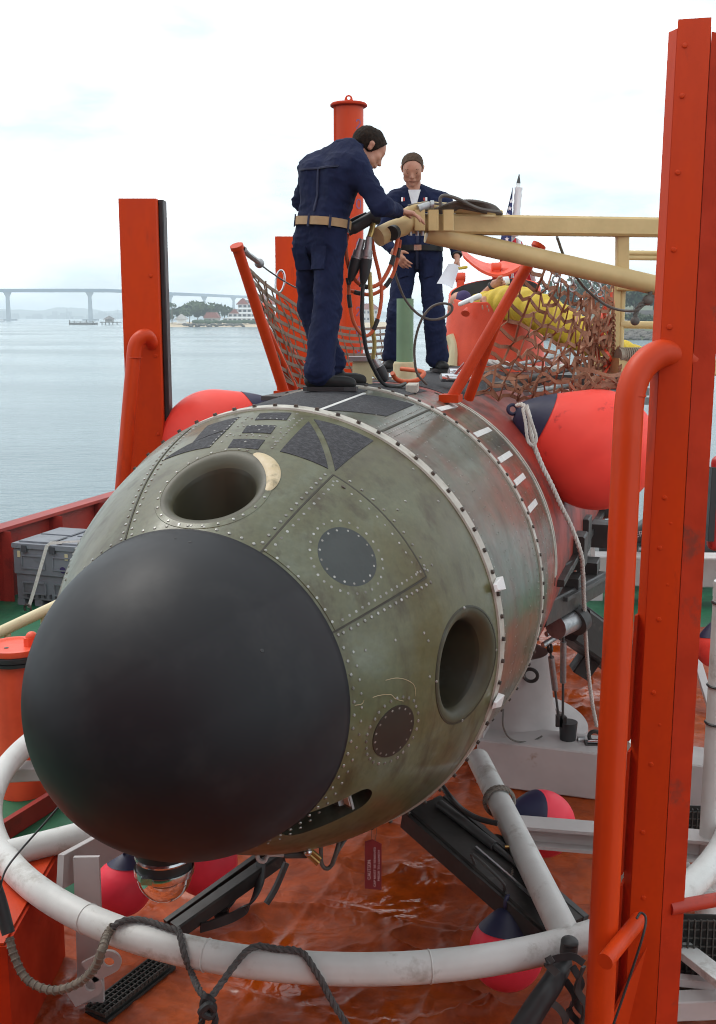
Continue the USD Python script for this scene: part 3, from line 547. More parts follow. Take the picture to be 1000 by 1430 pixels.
# near right post
T0, B0 = at(969, 38, 5.3), at(892, 1440, 4.85); B0 = B0 + (B0 - T0) * ((B0[2]) / (T0[2] - B0[2]))
rp = thing("guide_post", "tall near orange steel guide post at the right edge of the picture", "post", B0)
dn = unit(T0 - B0); fc = unit(np.cross(np.cross(dn, -T0 * [1, 1, 0]), dn)); sd = unit(np.cross(fc, -dn)); sd = sd if sd[0] > 0 else -sd
W = .185
def loc_ext(poly, z0=0., z1=0.): 
    "section in (side, face) coordinates along the post"
    a = np.array(poly); p0, p1 = B0 + dn * z0, T0 + dn * z1; n = len(a); V = np.vstack([p0 + a[:, :1] * sd + a[:, 1:] * fc, p1 + a[:, :1] * sd + a[:, 1:] * fc])
    f = [];
    for i in range(n): j = (i + 1) % n; f += [[i, j, n + j], [i, n + j, n + i]]
    import shapely
    tv, tf = trimesh.creation.triangulate_polygon(shapely.Polygon(a), engine="earcut"); idx = [int(np.argmin(((a - q) ** 2).sum(1))) for q in tv]
    for x, y, z in tf: f += [[idx[x], idx[y], idx[z]], [n + idx[x], n + idx[z], n + idx[y]]]
    m = trimesh.Trimesh(V, np.array(f), process=False); trimesh.repair.fix_normals(m); return m
ob(rp, "face_plate", loc_ext([(-.070, .012), (.074, .012), (.074, 0), (-.070, 0)], 0, .035), "orange_paint", smooth=False)
ob(rp, "column", loc_ext([(-.110, -.22), (-.110, -.045), (-.073, -.002), (.076, -.002), (.076, -.03), (.082, -.22)]), "orange_paint", smooth=False)
ob(rp, "side_flange", loc_ext([(.079, -.035), (.180, -.105), (.180, -.25), (.084, -.25)], 0, -.012), "orange_worn_shaded", smooth=False)  # shade of the post's right side painted in as a darker orange
for py in (57, 130, 240, 349, 457): c = B0 + (T0 - B0) * ((at(960, py, 5.2)[2] - B0[2]) / (T0[2] - B0[2])); ob(rp, "bolt", dome_head(c + fc * .012 + sd * (-.035), fc, .014, 8), "orange_paint")
for py in (700, 770, 868, 968, 1064, 1155, 1240): c = B0 + (T0 - B0) * ((at(935, py, 5.0)[2] - B0[2]) / (T0[2] - B0[2])); ob(rp, "bolt", dome_head(c + fc * .012 + sd * (-.02 + .012 * math.sin(py)), fc, .012, 8), "orange_paint")
for py in (735, 820, 1010): c = B0 + (T0 - B0) * ((at(935, py, 5.0)[2] - B0[2]) / (T0[2] - B0[2])); ob(rp, "bolt", dome_head(c + fc * .012 + sd * (.02), fc, .007, 8), "orange_paint")
ob(rp, "edge_strip", [beam(B0 + dn * (z + .012) + sd * (-.116) - fc * .04, B0 + dn * (z + .62) + sd * (-.114 - .006 * math.sin(z * 9)) - fc * .04, .012, .1) for z in np.arange(.02, 2.5, .66)], "orange_worn_shaded", smooth=False)
# handrail pipe welded to the post
pp = [at(962, 503, 5.24), at(925, 494, 5.18), at(897, 512, 5.14), at(881, 548, 5.1), at(876, 610, 5.06), at(860, 900, 4.92), at(836, 1430, 4.72)]; e = pp[-1] + (pp[-1] - pp[-2]) * (pp[-1][2] / (pp[-2][2] - pp[-1][2])) ; pp.append(e + [0, 0, .01])
cpt = spl(pp[:5], 8); cpt = np.vstack([cpt, resample(np.array([pp[4], pp[7]]), .3)[1:]])
ob(rp, "handrail_pipe", tube(cpt, .067, 24), "orange_paint", smooth=50)
ob(rp, "weld_seam", [ring(at(881, 552, 5.1), (0.04, 0, 1), .067, .004, 24, 6)], "orange_paint")
a0 = at(893, 1284, 4.86); ob(rp, "stub_tube", cyl(a0 + fc * 0, a0 + np.array([-.235, -.32, -.02]), .038, n=20), "orange_paint", smooth=50)
ob(rp, "stub_tube", cyl(at(935, 1268, 4.95), at(1060, 1246, 5.1), .034, n=20), "red_dull", smooth=50)
ob(rp, "gusset", extr([(-.01, 0), (.01, 0), (.01, .42), (-.01, .42)], at(850, 1425, 4.84), at(912, 1445, 4.9), poly1=[(-.01, 0), (.01, 0), (.01, .03), (-.01, .03)]), "orange_paint", smooth=False)
ob(None, "tie_line", tube(spl([at(889, 1283, 4.74), at(895, 1275, 4.76), at(902, 1283, 4.74), at(897, 1310, 4.7), at(876, 1375, 4.66), at(850, 1450, 4.6)], 8), .006, 8), "cable_black", label="thin black cord looped over the stub tube of the near orange post", cat="cord")
# left posts
def left_post(px0, px1, px2, ytop, Y, label, pipe):
    a, b, c_ = at(px0, ytop, Y)[0], at(px1, ytop, Y)[0], at(px2, ytop, Y)[0]; zt = at(px0, ytop, Y)[2]; t = thing("guide_post", label, "post", [(a + b) / 2, Y, 0])
    ob(t, "face_plate", beam([(a + b) / 2, Y + .12, .005], [(a + b) / 2, Y + .12, zt], b - a, .24, up=(0, 1, 0), c=.006), "orange_paint", smooth=False)
    ob(t, "rubber_fender", beam([b + (c_ - b) * .25 + .003, Y + .15, .005], [b + (c_ - b) * .25 + .003, Y + .15, zt - .003], (c_ - b) * .5, .16, up=(0, 1, 0), c=.008), "black_rubber")
    for z in np.arange(.6, zt, .62): ob(t, "bolt", dome_head(np.array([b - .05 + .012 * math.sin(z * 7), Y - .001, z]), np.array([0, -1., 0]), .016, 8), "orange_paint")
    if pipe:
        q = [at(212, 480, Y + .02), at(206, 470, Y - .10), at(197, 471, Y - .14), at(189, 482, Y - .16), at(186, 505, Y - .17), at(170, 690, Y - .25)]; e = q[-1] + (q[-1] - q[-2]) * (q[-1][2] / (q[-2][2] - q[-1][2])) + [0, 0, .01]
        cp = np.vstack([spl(q[:5], 6), resample(np.array([q[4], e]), .4)[1:]]); ob(t, "handrail_pipe", tube(cp, .056, 18), "orange_paint", smooth=50); ob(t, "weld_seam", ring(at(188, 499, Y - .17), (.05, 0, 1), .056, .004, 18, 6), "orange_paint")
left_post(165, 218, 232, 277, 8.8, "flat orange guide post with black rubber edge and bent pipe, left of the hull", True)
left_post(384, 436, 450, 330, 11.8, "flat orange guide post standing behind the left sailor's legs", False)
# mooring mast behind the sailors
mb = at(487, 150, 13.9); mp = np.array([mb[0], mb[1], 0]); zt = at(487, 150, 13.9)[2]
mast = thing("mooring_mast", "round orange mast with flanged top and lifting eye behind the left sailor", "mast", mp)
ob(mast, "tube", cyl(mp + [0, 0, .003], mp + [0, 0, zt], .178, n=48), "orange_paint", smooth=50)
ob(mast, "guide_rail", [beam(mp + [-.165, -.06, .003], mp + [-.165, -.06, zt - .004], .03, .05, up=(0, 1, 0))], "orange_paint")
ob(mast, "flange", lathe([(0, 0), (.205, 0), (.222, .012), (.222, .03), (.205, .045), (0, .05)], mp + [0, 0, zt + .001], n=48), "orange_worn_shaded", smooth=40)
eye = m3.CrossSection([[(-.06, 0), (.06, 0), (.045, .06), (.03, .085), (0, .095), (-.03, .085), (-.045, .06)]]) - m3.CrossSection.circle(.02, 16).translate([0, .058]); em = eye.extrude(.02).to_mesh()
v = em.vert_properties[:, :3]; ob(mast, "lifting_eye", trimesh.Trimesh(np.c_[v[:, 0], v[:, 2] - .01, v[:, 1]] + mp + [0, 0, zt + .048], em.tri_verts), "orange_paint", smooth=False)
def on_cyl(txt, zc, h):
    m = meshkit.text_mesh(txt, h, .002); v = np.array(m.vertices); xx = v[:, 0] - v[:, 0].mean(); th = -pi / 2 + .74 + xx / .18; r = .1785 + v[:, 2]
    return trimesh.Trimesh(np.c_[mp[0] + r * np.cos(th), mp[1] + r * np.sin(th), zc + v[:, 1] - h / 2], m.faces)
for ch, py in (("2", 176), ("0", 286), ("8", 312), ("6", 340), ("4", 393), ("2", 435), ("0", 462), ("8", 492)):
    ob(mast, "draft_mark", on_cyl(ch, at(497, py, 13.9)[2], .115), "mark_blue", smooth=False)
ob(mast, "dirt_band", [ring(mp + [0, 0, z], UP, .179, .004, 40, 6) for z in (2.2, 3.4)], "orange_worn_shaded")

# ---- white tubular cradle
RC = np.array([.016, 7.581, .8]); RR = 2.557
an = np.linspace(-YAW, -YAW - pi, 110); rp_ = RC + RR * np.c_[np.cos(an), np.sin(an), an * 0]; rp_ = np.vstack([rp_[0] + A * np.linspace(2.6, .2, 9)[:, None], rp_, rp_[-1] + A * np.linspace(.2, 2.6, 9)[:, None]])
cr = thing("docking_cradle", "white tubular ring cradle with struts and box beams around the submersible", "cradle", RC * [1, 1, 0])
ob(cr, "ring_tube", tube(rp_, .080, 28), "white_paint", smooth=50)
for px, py in ((292, 1330), (600, 1350), (120, 1285)):
    q = atz(px, py, .8); d = unit(np.cross(q - RC, UP)); ob(cr, "weld_bead", ring(RC + unit((q - RC) * [1, 1, 0]) * RR, d, .0805, .004, 36, 6), "white_paint")
ob(cr, "strut_tube", cyl(atz(668, 1060, .8), atz(795, 1316, .8), .081, n=28), "white_paint", smooth=50)
ob(cr, "strut_tube", cyl(atz(12, 1192, .8), atz(300, 1118, .8), .081, n=28), "white_paint", smooth=50)
# long white box beam across, right of the hull
bz0 = .44; b0, b1 = np.array([1.02, 8.97, 0]), np.array([1.02, 8.97, 0]) + S * 4.4; nb = A * .42
def qbox(p, q, n, z0, z1): o = np.array(n) / 2 + [0, 0, (z0 + z1) / 2]; return beam(np.array(p) + o, np.array(q) + o, np.linalg.norm(n), z1 - z0, c=.012)
ob(cr, "cross_beam", qbox(b0, b1, nb, .03, bz0), "white_rusty", smooth=False)
ob(cr, "stiffener_plate", [beam(b0 + S * s_ + A * .2 + [0, 0, bz0 + .003], b0 + S * s_ + A * .2 + [0, 0, bz0 + .3], .03, .34, up=A) for s_ in (.03,)], "white_rusty", smooth=False)
for s_ in (1.05, 2.05, 3.0): ob(cr, "weld_bead", beam(b0 + S * s_ + [0, 0, .05] - A * .002, b0 + S * s_ + [0, 0, bz0 - .012] - A * .002, .008, .01, up=A), "white_rusty")
ob(cr, "grab_handle", tube(spl([b0 + S * 2.62 + A * .1 + [0, 0, bz0], b0 + S * 2.62 + A * .1 + [0, 0, bz0 + .09], b0 + S * 2.66 + A * .1 + [0, 0, bz0 + .12], b0 + S * 2.9 + A * .1 + [0, 0, bz0 + .12], b0 + S * 2.94 + A * .1 + [0, 0, bz0]], 5), .014, 8), "white_paint")
# side beams and braces
ob(cr, "side_beam", extr(ibeam(.17, .15, .022), atz(712, 1160, .66), atz(1080, 1190, .66)), "white_rusty", smooth=False)
q0 = at(873, 1275, 5.9); ob(cr, "upright", beam([q0[0], q0[1], .0], [q0[0], q0[1], at(873, 1035, 5.9)[2]], .05, .06), "white_paint", smooth=False)
ob(cr, "brace", beam(atz(880, 1268, .42), atz(1030, 1385, .42), .12, .05), "white_paint", smooth=False)
ob(cr, "brace", beam(atz(868, 1108, .2), atz(990, 1250, .55), .07, .05), "white_paint", smooth=False)
ob(cr, "low_beam", beam(atz(850, 1408, .22), atz(1080, 1400, .22), .12, .12), "white_rusty", smooth=False)
ob(cr, "low_beam", beam(atz(860, 1360, .3), atz(1080, 1382, .3), .06, .05), "white_rusty", smooth=False)
ob(cr, "brace", beam(atz(1000, 1010, .05), atz(968, 905, .5), .08, .05), "white_rusty", smooth=False)
ob(cr, "upright", beam(at(121, 1196, 5.95), at(128, 1400, 5.85), .15, .03, up=(0, 1, 0)), "white_rusty", smooth=False)
ob(cr, "side_beam", beam(at(84, 1218, 5.9), at(230, 1135, 7.2), .04, .2), "white_rusty", smooth=False)
ob(cr, "side_beam", beam(atz(15, 1078, .62), atz(130, 1072, .62), .18, .1), "white_rusty", smooth=False)
def lug(c, n, r, hole, th, stretch):
    cs = (m3.CrossSection.circle(r, 24) + m3.CrossSection.square([2 * r, stretch], False).translate([-r, -stretch])) - m3.CrossSection.circle(hole, 20); m = cs.extrude(th).to_mesh(); v = m.vert_properties[:, :3]; d, a, b = frame(n)
    return trimesh.Trimesh(c + v[:, :1] * a + v[:, 1:2] * b + v[:, 2:] * d, m.tri_verts)
for (px, py) in ((152, 1344), (126, 1378)):
    c = at(px, py, 5.75); cs = (m3.CrossSection.circle(.07, 24) + m3.CrossSection.square([.14, .14], True).translate([-.07, 0])) - m3.CrossSection.circle(.03, 20); m = cs.extrude(.02).to_mesh(); v = m.vert_properties[:, :3]; rot = .5
    x, z = v[:, 0] * math.cos(rot) - v[:, 1] * math.sin(rot), v[:, 0] * math.sin(rot) + v[:, 1] * math.cos(rot)
    ob(cr, "lug", trimesh.Trimesh(np.c_[x, v[:, 2], z] + c, m.tri_verts), "white_rusty", smooth=False)
# white vertical pipe at the right edge
q = at(1003, 1010, 6.6); wp = thing("white_standpipe", "vertical white pipe with black ties at the right edge behind the orange post", "pipe", [q[0], q[1], 0])
ztop = at(998, 812, 6.6)[2]; ob(wp, "pipe", cyl([q[0], q[1], .003], [q[0], q[1], ztop], .075, n=24), "white_paint", smooth=50)
for py in (842, 958, 1010): ob(wp, "tie", ring([q[0], q[1], at(1000, py, 6.6)[2]], (.05, .05, 1), .078, .008, 24, 6), "cable_black")
# black gratings
def grating(c0, c1, h, label, bar=.035):
    "upright mesh panel between two floor points"
    d = (c1 - c0); n = max(4, int(np.linalg.norm(d) / bar)); t = thing("grating", label, "grating", c0)
    nn = unit(np.cross(d, UP)); ob(t, "backing", beam(c0 + [0, 0, h / 2] + nn * .06 * (-1 if nn[1] < 0 else 1), c1 + [0, 0, h / 2] + nn * .06 * (-1 if nn[1] < 0 else 1), .01, h), "grate_black", smooth=False)
    ob(t, "bars", [beam(c0 + d * i / n, c0 + d * i / n + [0, 0, h], .008, .02) for i in range(n + 1)] + [beam(c0 + [0, 0, z], c1 + [0, 0, z], .008, .008) for z in np.arange(.02, h, bar * 1.5)], "grate_bar", smooth=False, kind="stuff")
grating(atz(930, 1395, .12), atz(1060, 1398, .12), .5, "black bar grating low behind the near orange post")
grating(atz(930, 1192, .05), atz(1060, 1196, .05), .36, "dark grating under the white cross beam at the right edge")
fp = sheet_ts(0, .9, 0, .35, .05, 2, 2); tg = thing("deck_grating", "black floor grating beside the white lugs at lower left", "grating", atz(150, 1390, .06))
g0 = atz(120, 1408, .06); g1 = atz(212, 1338, .06); gd = unit(g1 - g0); gn = np.array([gd[1], -gd[0], 0])
ob(tg, "bars", [beam(g0 + gn * s_, g0 + gn * s_ + gd * .62, .008, .03) for s_ in np.arange(0, .16, .035)] + [beam(g0 + gd * s_ , g0 + gd * s_ + gn * .15, .008, .018) for s_ in np.arange(0, .62, .035)], "grate_bar", smooth=False, kind="stuff")
ob(tg, "tray", beam(g0 + gn * .075 - [0, 0, .035], g0 + gn * .075 + gd * .62 - [0, 0, .035], .17, .02), "grate_black", smooth=False)
# orange box foundation at lower left
c = atz(84, 1190, .72); fb = thing("post_foundation", "orange steel box foundation below the white ring at lower left", "foundation", [c[0] - .45, 6.0, 0])
ob(fb, "side_plate", extr([(-.45, 0), (.45, 0), (.45, .72), (-.30, .72), (-.45, .62)], [c[0] - .45, 5.35, .003], [c[0] - .45, c[1], .003]), "orange_worn_shaded", smooth=False)
ob(fb, "top_plate", beam([c[0] - .45, 5.36, .731], [c[0] - .45, c[1] - .01, .731], .86, .014), "orange_paint", smooth=False)

# ---- unseen wall and deck added behind and below the camera to shade the foreground
dh = thing("light_blocker", "unseen dark red wall and deck added behind the camera to shade the foreground", "light_blocker", L(-7.6, 0, 0))
ob(dh, "blocker_wall", prism_ts([(-9, -6.8), (-7.6, -6.8), (-7.6, 6.8), (-9, 6.8)], .004, 8.5), "red_dull", smooth=False); ob(dh, "blocker_deck", prism_ts([(-7.59, -6.8), (-4.5, -6.8), (-4.5, 6.8), (-7.59, 6.8)], 2.28, 2.4), "red_dull", smooth=False)
# ================================================================ the rescue submersible
sub = thing("rescue_submersible", "olive fibreglass rescue submersible with black rubber nose resting in the white cradle", "submersible", O)
def hull_part(t0, t1, nt, na=288, thick=None, r_off=0.0):
    "closed body of revolution of the hull between t0 and t1 (in world space)"
    tt = np.linspace(t0, t1, nt); pr = [(0, t0)] + [(float(prof(t)) + r_off, t) for t in tt] + [(0, t1)]
    return lathe(pr, O, A, na)
fore = to_m(hull_part(-1.126, -.002, 60))
fore_top = O + A * -.838
hd_o = O + A * -.355
cut = [cyl(fore_top - UP * .2, fore_top + UP * 1.6, .247, n=72), cyl(hd_o, hd_o + S * 1.7, .277, n=72)]
# inclined recess low on the right-hand side
t_c, a_c = on_hull(463, 1142); rc_c = H(t_c, a_c); rc_n = HN(np.array(t_c), np.array(a_c)); rd = unit(A * .95 + rc_n * .1 + UP * .12)
def stad(p, n, along, l, r, depth, out):
    cs = m3.CrossSection.circle(r, 28).translate([-l, 0]) + m3.CrossSection.circle(r * .8, 28).translate([l, 0]); cs = cs.hull(); m = cs.extrude(depth + out).to_mesh(); v = m.vert_properties[:, :3]
    n = unit(n); a = unit(along - n * (along @ n)); b = np.cross(n, a); return trimesh.Trimesh(p + v[:, :1] * a + v[:, 1:2] * b + (v[:, 2:] - depth) * n, m.tri_verts)
p_a, p_b = np.array(on_hull(395, 1160)), np.array(on_hull(522, 1106)); al = unit(H(*p_b) - H(*p_a)); ln = np.linalg.norm(H(*p_b) - H(*p_a))
rc_p = (H(*p_a) + H(*p_b)) / 2
cut.append(stad(rc_p, rc_n, al, ln * .5 - .09, .10, .22, .25))
fm = fore
for c_ in cut: fm = fm - to_m(c_)
g = fm.to_mesh(); V, Fc = g.vert_properties[:, :3].astype(float), g.tri_verts
q = V - O; tq = q @ A; rq = np.linalg.norm(q - tq[:, None] * A, axis=1); on = np.abs(rq - prof(tq)) < .004
fo = on[Fc].all(1); cen = V[Fc].mean(1); qc = cen - O; tc = qc @ A; rcn = np.linalg.norm(qc - tc[:, None] * A, axis=1); endcap = (tc < -1.1255) | (tc > -.0025)
fo &= ~endcap
tm = trimesh.Trimesh(V, Fc[fo], process=False); tm.remove_unreferenced_vertices()
hullfore = ob(sub, "hull_fore", tm, "hull_olive", smooth=24)
tm = trimesh.Trimesh(V, Fc[~fo & ~endcap], process=False); tm.remove_unreferenced_vertices()
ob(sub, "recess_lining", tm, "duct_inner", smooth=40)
for nm, t0, t1, mt, n in (("hull_middle", .002, 1.081, "hull_mid", 24), ("hull_aft", 1.085, 1.83, "hull_aft", 16), ("hull_rear", 1.832, 11, "rust_red", 40)):
    ob(sub, nm, lathe([(float(prof(t)), t) for t in np.linspace(t0, t1, n)], O, A, 200), mt, smooth=40)
ob(sub, "tail_cap", lathe([(0, 11.3), (.3, 11.2), (.55, 11)], O, A, 60), "rust_red")
# nose: rubber dome
th = np.linspace(-pi / 2, math.asin((-1.126 + 1.023) / .89), 60)
ob(sub, "nose_dome", lathe([(.7515 * math.cos(x), -1.023 + .8905 * math.sin(x)) for x in th] + [(.752, -1.120), (.735, -1.10)], O, A, 160), "nose_black", smooth=50)
def on_dome(px, py):
    d = ray(px, py); M_ = np.eye(3) + (1 / (.8905 / .7515) - 1) * np.outer(A, A); c0 = O + A * -1.023; e = M_ @ (EYE - c0); v = M_ @ d; b_ = e @ v; q = (-b_ - math.sqrt(b_ * b_ - (v @ v) * (e @ e - .7515 ** 2))) / (v @ v); p = EYE + q * d; g = M_ @ M_ @ (p - c0); return p, unit(g)
for px, py, r_ in ((366, 909, .009), (265, 757, .008), (245, 752, .006)):
    p, n = on_dome(px, py); ob(sub, "nose_plug", lathe([(0, .0015), (r_ * .7, .002), (r_, .0), (r_, -.004)], p, n, 14), "black_rubber")
# bands with bolts
def band(name, t0, t1, h, mat): return ob(sub, name, lathe([(float(prof(t0)) - .004, t0), (float(prof(t0)) + h, t0 + .002), (float(prof(t1)) + h, t1 - .002), (float(prof(t1)) - .004, t1)], O, A, 220), mat, smooth=30)
b1 = band("flange_band", -.036, .040, .011, "band_white")
for a in np.arange(-108, 172, 5.6): ob(b1, "bolt", bolt(H(.0, a, .011), HN(np.array(0.0), np.array(a)), .0125, .012, 8), "bolt_dark", smooth=False)
b2 = band("flange_band", 1.052, 1.112, .010, "band_white")
for a in np.arange(-30, 172, 4.0): ob(b2, "bolt", bolt(H(1.082, a, .010), HN(np.array(1.0), np.array(a)), .0115, .010, 7), "bolt_dark", smooth=False)
def arc_strip(t0, t1, a0, a1, h, n=60):
    aa = np.linspace(a0, a1, n); rows = [H(np.full(n, t0), aa, -.003), H(np.full(n, t0), aa, h), H(np.full(n, t1), aa, h), H(np.full(n, t1), aa, -.003)]; V = np.vstack(rows); f = []
    for r in range(3):
        for i in range(n - 1): a = r * n + i; f += [[a, a + 1, a + n + 1], [a, a + n + 1, a + n]]
    f += [[0, n, 2 * n], [0, 2 * n, 3 * n], [n - 1, 3 * n - 1, 2 * n - 1], [n - 1, 4 * n - 1, 3 * n - 1]]
    return trimesh.Trimesh(V, np.array(f), process=False)
ob(sub, "flange_strip", arc_strip(1.80, 1.835, 20, 92, .006), "band_white", smooth=30); ob(sub, "flange_strip", arc_strip(1.858, 1.888, 20, 92, .006), "band_white", smooth=30)
ob(sub, "seam", arc_strip(1.838, 1.855, 18, 95, .004), "seam_dark", smooth=30)
for px, py, px2, py2 in ((612, 574, 634, 565), (663, 610, 683, 598), (696, 645, 713, 632), (718, 676, 732, 664), (737, 714, 749, 700)):
    (ta, aa), (tb, ab) = on_hull(px, py), on_hull(px2, py2); am = (aa + ab) / 2; ob(sub, "stencil_dash", arc_strip(max(1.2, ta), min(tb, 1.74), am - .9, am + .9, .003, 4), "stencil_white", smooth=False)
# patches on the skin
def patch(poly, h, n=14):
    "thin plate on the hull: quad of (t, angle) corners in order"
    p = np.array(poly, float); u, v = np.meshgrid(np.linspace(0, 1, n), np.linspace(0, 1, n), indexing="ij")
    q = (1 - u)[..., None] * ((1 - v)[..., None] * p[0] + v[..., None] * p[3]) + u[..., None] * ((1 - v)[..., None] * p[1] + v[..., None] * p[2])
    top, bot = H(q[..., 0], q[..., 1], h).reshape(-1, 3), H(q[..., 0], q[..., 1], -.004).reshape(-1, 3); i, j = np.meshgrid(np.arange(n - 1), np.arange(n - 1), indexing="ij"); a = (i * n + j).ravel()
    f = np.vstack([np.c_[a, a + n, a + n + 1], np.c_[a, a + n + 1, a + 1]]); V = np.vstack([top, bot]); k = n * n; ff = [f]
    edge = [i * n for i in range(n)] + [(n - 1) * n + j for j in range(1, n)] + [i * n + n - 1 for i in range(n - 2, -1, -1)] + [j for j in range(n - 2, 0, -1)]
    e = np.array(edge); e2 = np.roll(e, -1); ff += [np.c_[e, e2 + k, e2], np.c_[e, e + k, e2 + k]]
    m = trimesh.Trimesh(V, np.vstack(ff), process=False)
    c = V[f[0]].mean(0); nn = np.cross(V[f[0][1]] - V[f[0][0]], V[f[0][2]] - V[f[0][0]])
    if nn @ HN(np.array(q[0, 0, 0]), np.array(q[0, 0, 1])) < 0: m.invert()
    return m
def patch_px(pts, h, n=14): return patch([on_hull(*p) for p in pts], h, n)
NS = lambda pts, lab=None: ob(sub, "nonskid_pad", patch_px(pts, .003), "nonskid", smooth=30, label=lab)
NS([(431, 589), (437, 598), (458, 655), (391, 631)]); NS([(438, 586), (480, 597), (521, 616), (468, 658)])
NS([(363, 578), (407, 577), (400, 587), (356, 587)]); NS([(345, 595), (386, 595), (378, 606), (338, 605)]); NS([(326, 614), (370, 615), (360, 628), (318, 626)])
NS([(290, 595), (334, 583), (318, 600), (270, 618)]); NS([(262, 622), (316, 602), (293, 625), (226, 644)])
# middle section's walkway
ob(sub, "nonskid_pad", patch([(.07, -16), (.98, -20), (.98, 8), (.07, 9)], .003), "nonskid", smooth=30); ob(sub, "nonskid_pad", patch([(.07, 9.9), (.80, 9.6), (.98, 22), (.42, 22)], .003), "nonskid", smooth=30)
ob(sub, "nonskid_pad", patch([(1.15, -24), (1.8, -24), (1.8, 16), (1.15, 17)], .003), "nonskid", smooth=30)
ob(sub, "nonskid_pad", patch([(1.95, -34), (7.5, -34), (7.5, 33), (1.95, 25)], .004, 24), "nonskid", smooth=30)
ob(sub, "stripe", patch([(.07, 9.0), (.85, 8.6), (.86, 9.4), (.07, 9.9)], .004), "stencil_white", smooth=False)
# round plates
def disc_on(px, py, r, h, mat, label):
    t, a = on_hull(px, py); k = 40; an = np.arange(k) * 2 * pi / k; rr = float(prof(t)); ring_t = []
    sl = float(prof(t + .01) - prof(t - .01)) / .02; st = 1 / math.hypot(1, sl)
    def loop(R, h_): return H(t + R * np.cos(an) * st, a + np.degrees(R * np.sin(an) / rr), h_)
    V = np.vstack([loop(r, -.004), loop(r, h), loop(r * .66, h), loop(r * .33, h), H(np.array([t]), np.array([a]), h)]); f = []
    for q_ in range(3):
        for j in range(k): j2 = (j + 1) % k; f += [[q_ * k + j, q_ * k + j2, (q_ + 1) * k + j2], [q_ * k + j, (q_ + 1) * k + j2, (q_ + 1) * k + j]]
    for j in range(k): f.append([3 * k + j, 3 * k + (j + 1) % k, 4 * k])
    m = trimesh.Trimesh(V, np.array(f), process=False); n = np.cross(V[f[-1][1]] - V[f[-1][0]], V[f[-1][2]] - V[f[-1][0]])
    if n @ HN(np.array(t), np.array(a)) < 0: m.invert()
    ob(sub, "round_plate", m, mat, smooth=30, label=label); return t, a, r, st, rr
riv = []
def near_skin(px, py, off):
    t, a = on_hull(px, py); return H(t, a, off)
def rivet(t, a, r=.0095):
    riv.append(dome_head(H(t, a), HN(np.array(t), np.array(a)), r, 6))
for px, py, r, mt, lb in ((485, 777, .148, "patch_slate", "slate grey round riveted plate on the nose section"), (550, 1022, .128, "patch_brown", "dark brown round riveted plate low on the nose section")):
    t, a, r, st, rr = disc_on(px, py, r, .004, mt, lb)
    for R, kk, sz in ((r + .035, 26, .009), (r - .014, 16, .0085)):
        for i in range(kk):
            x = 2 * pi * i / kk + .1; rivet(t + R * math.cos(x) * st + rng.normal() * .002, a + math.degrees(R * math.sin(x) / rr), sz)
# panel and seams
PT0, PT1, PA0, PA1 = -1.105, -.556, 27.5, 63.0
ob(sub, "access_panel", patch([(PT0, PA0), (PT1, PA0), (PT1, PA1), (PT0, PA1)], .0035, 26), "hull_panel", smooth=30)
def seam(p, q, w=.0045, n=24):
    t = np.linspace(p[0], q[0], n); a = np.linspace(p[1], q[1], n); c = H(t, a, .0012); nn = HN(t, a); return ribbon(c, w * 2, np.cross(np.gradient(c, axis=0), nn), .0022)
sm = [seam((PT0 - .015, PA0 - .35), (PT1 + .006, PA0 - .35)), seam((PT1 + .006, PA0 - .35), (PT1 + .006, PA1 + .35)), seam((PT1 + .006, PA1 + .35), (PT0 - .015, PA1 + .35))]
ob(sub, "seam", sm, "seam_dark", smooth=False)
ob(sub, "seam", [seam((-1.11, -25.2), (-.05, -25.2))], "seam_dark", smooth=False)
ob(sub, "seam", [seam((.06, 26), (1.05, 26), .006)], "seam_dark", smooth=False)
ob(sub, "vent_hole", [cyl(H(-.585, 31.5), H(-.585, 31.5, .0055), .012, n=14)], "bolt_dark")
def row(t0, a0, t1, a1, n, r=.0095, jit=.0):
    for i in range(n):
        u = i / (n - 1) if n > 1 else .5; rivet(t0 + (t1 - t0) * u + rng.normal() * jit, a0 + (a1 - a0) * u, r)
for off, ph in ((2.0, 0), (-1.7, .02)):
    row(PT0 + .03 + ph, PA0 - off, PT1 - .02, PA0 - off, 13); row(PT0 + .03 + ph, PA1 + off, PT1 + .02, PA1 + off, 16)
row(PT1 + .035, PA0 + 4, PT1 + .035, PA1 - 1, 9, .0085); row(PT1 - .035, PA0 + 1, PT1 - .035, PA1 - 2, 12, .0085)
for a in np.arange(-110, 175, 4.6): rivet(-1.098, a, .0092)
for a in np.arange(70, 170, 4.6): rivet(-1.065, a + 2, .008)
for off in (-1.7, 1.9): row(-1.06, -25.2 + off, -.05, -25.2 + off, 22)
for off in (2.0,): row(-.95, -60, -.2, -58, 14)
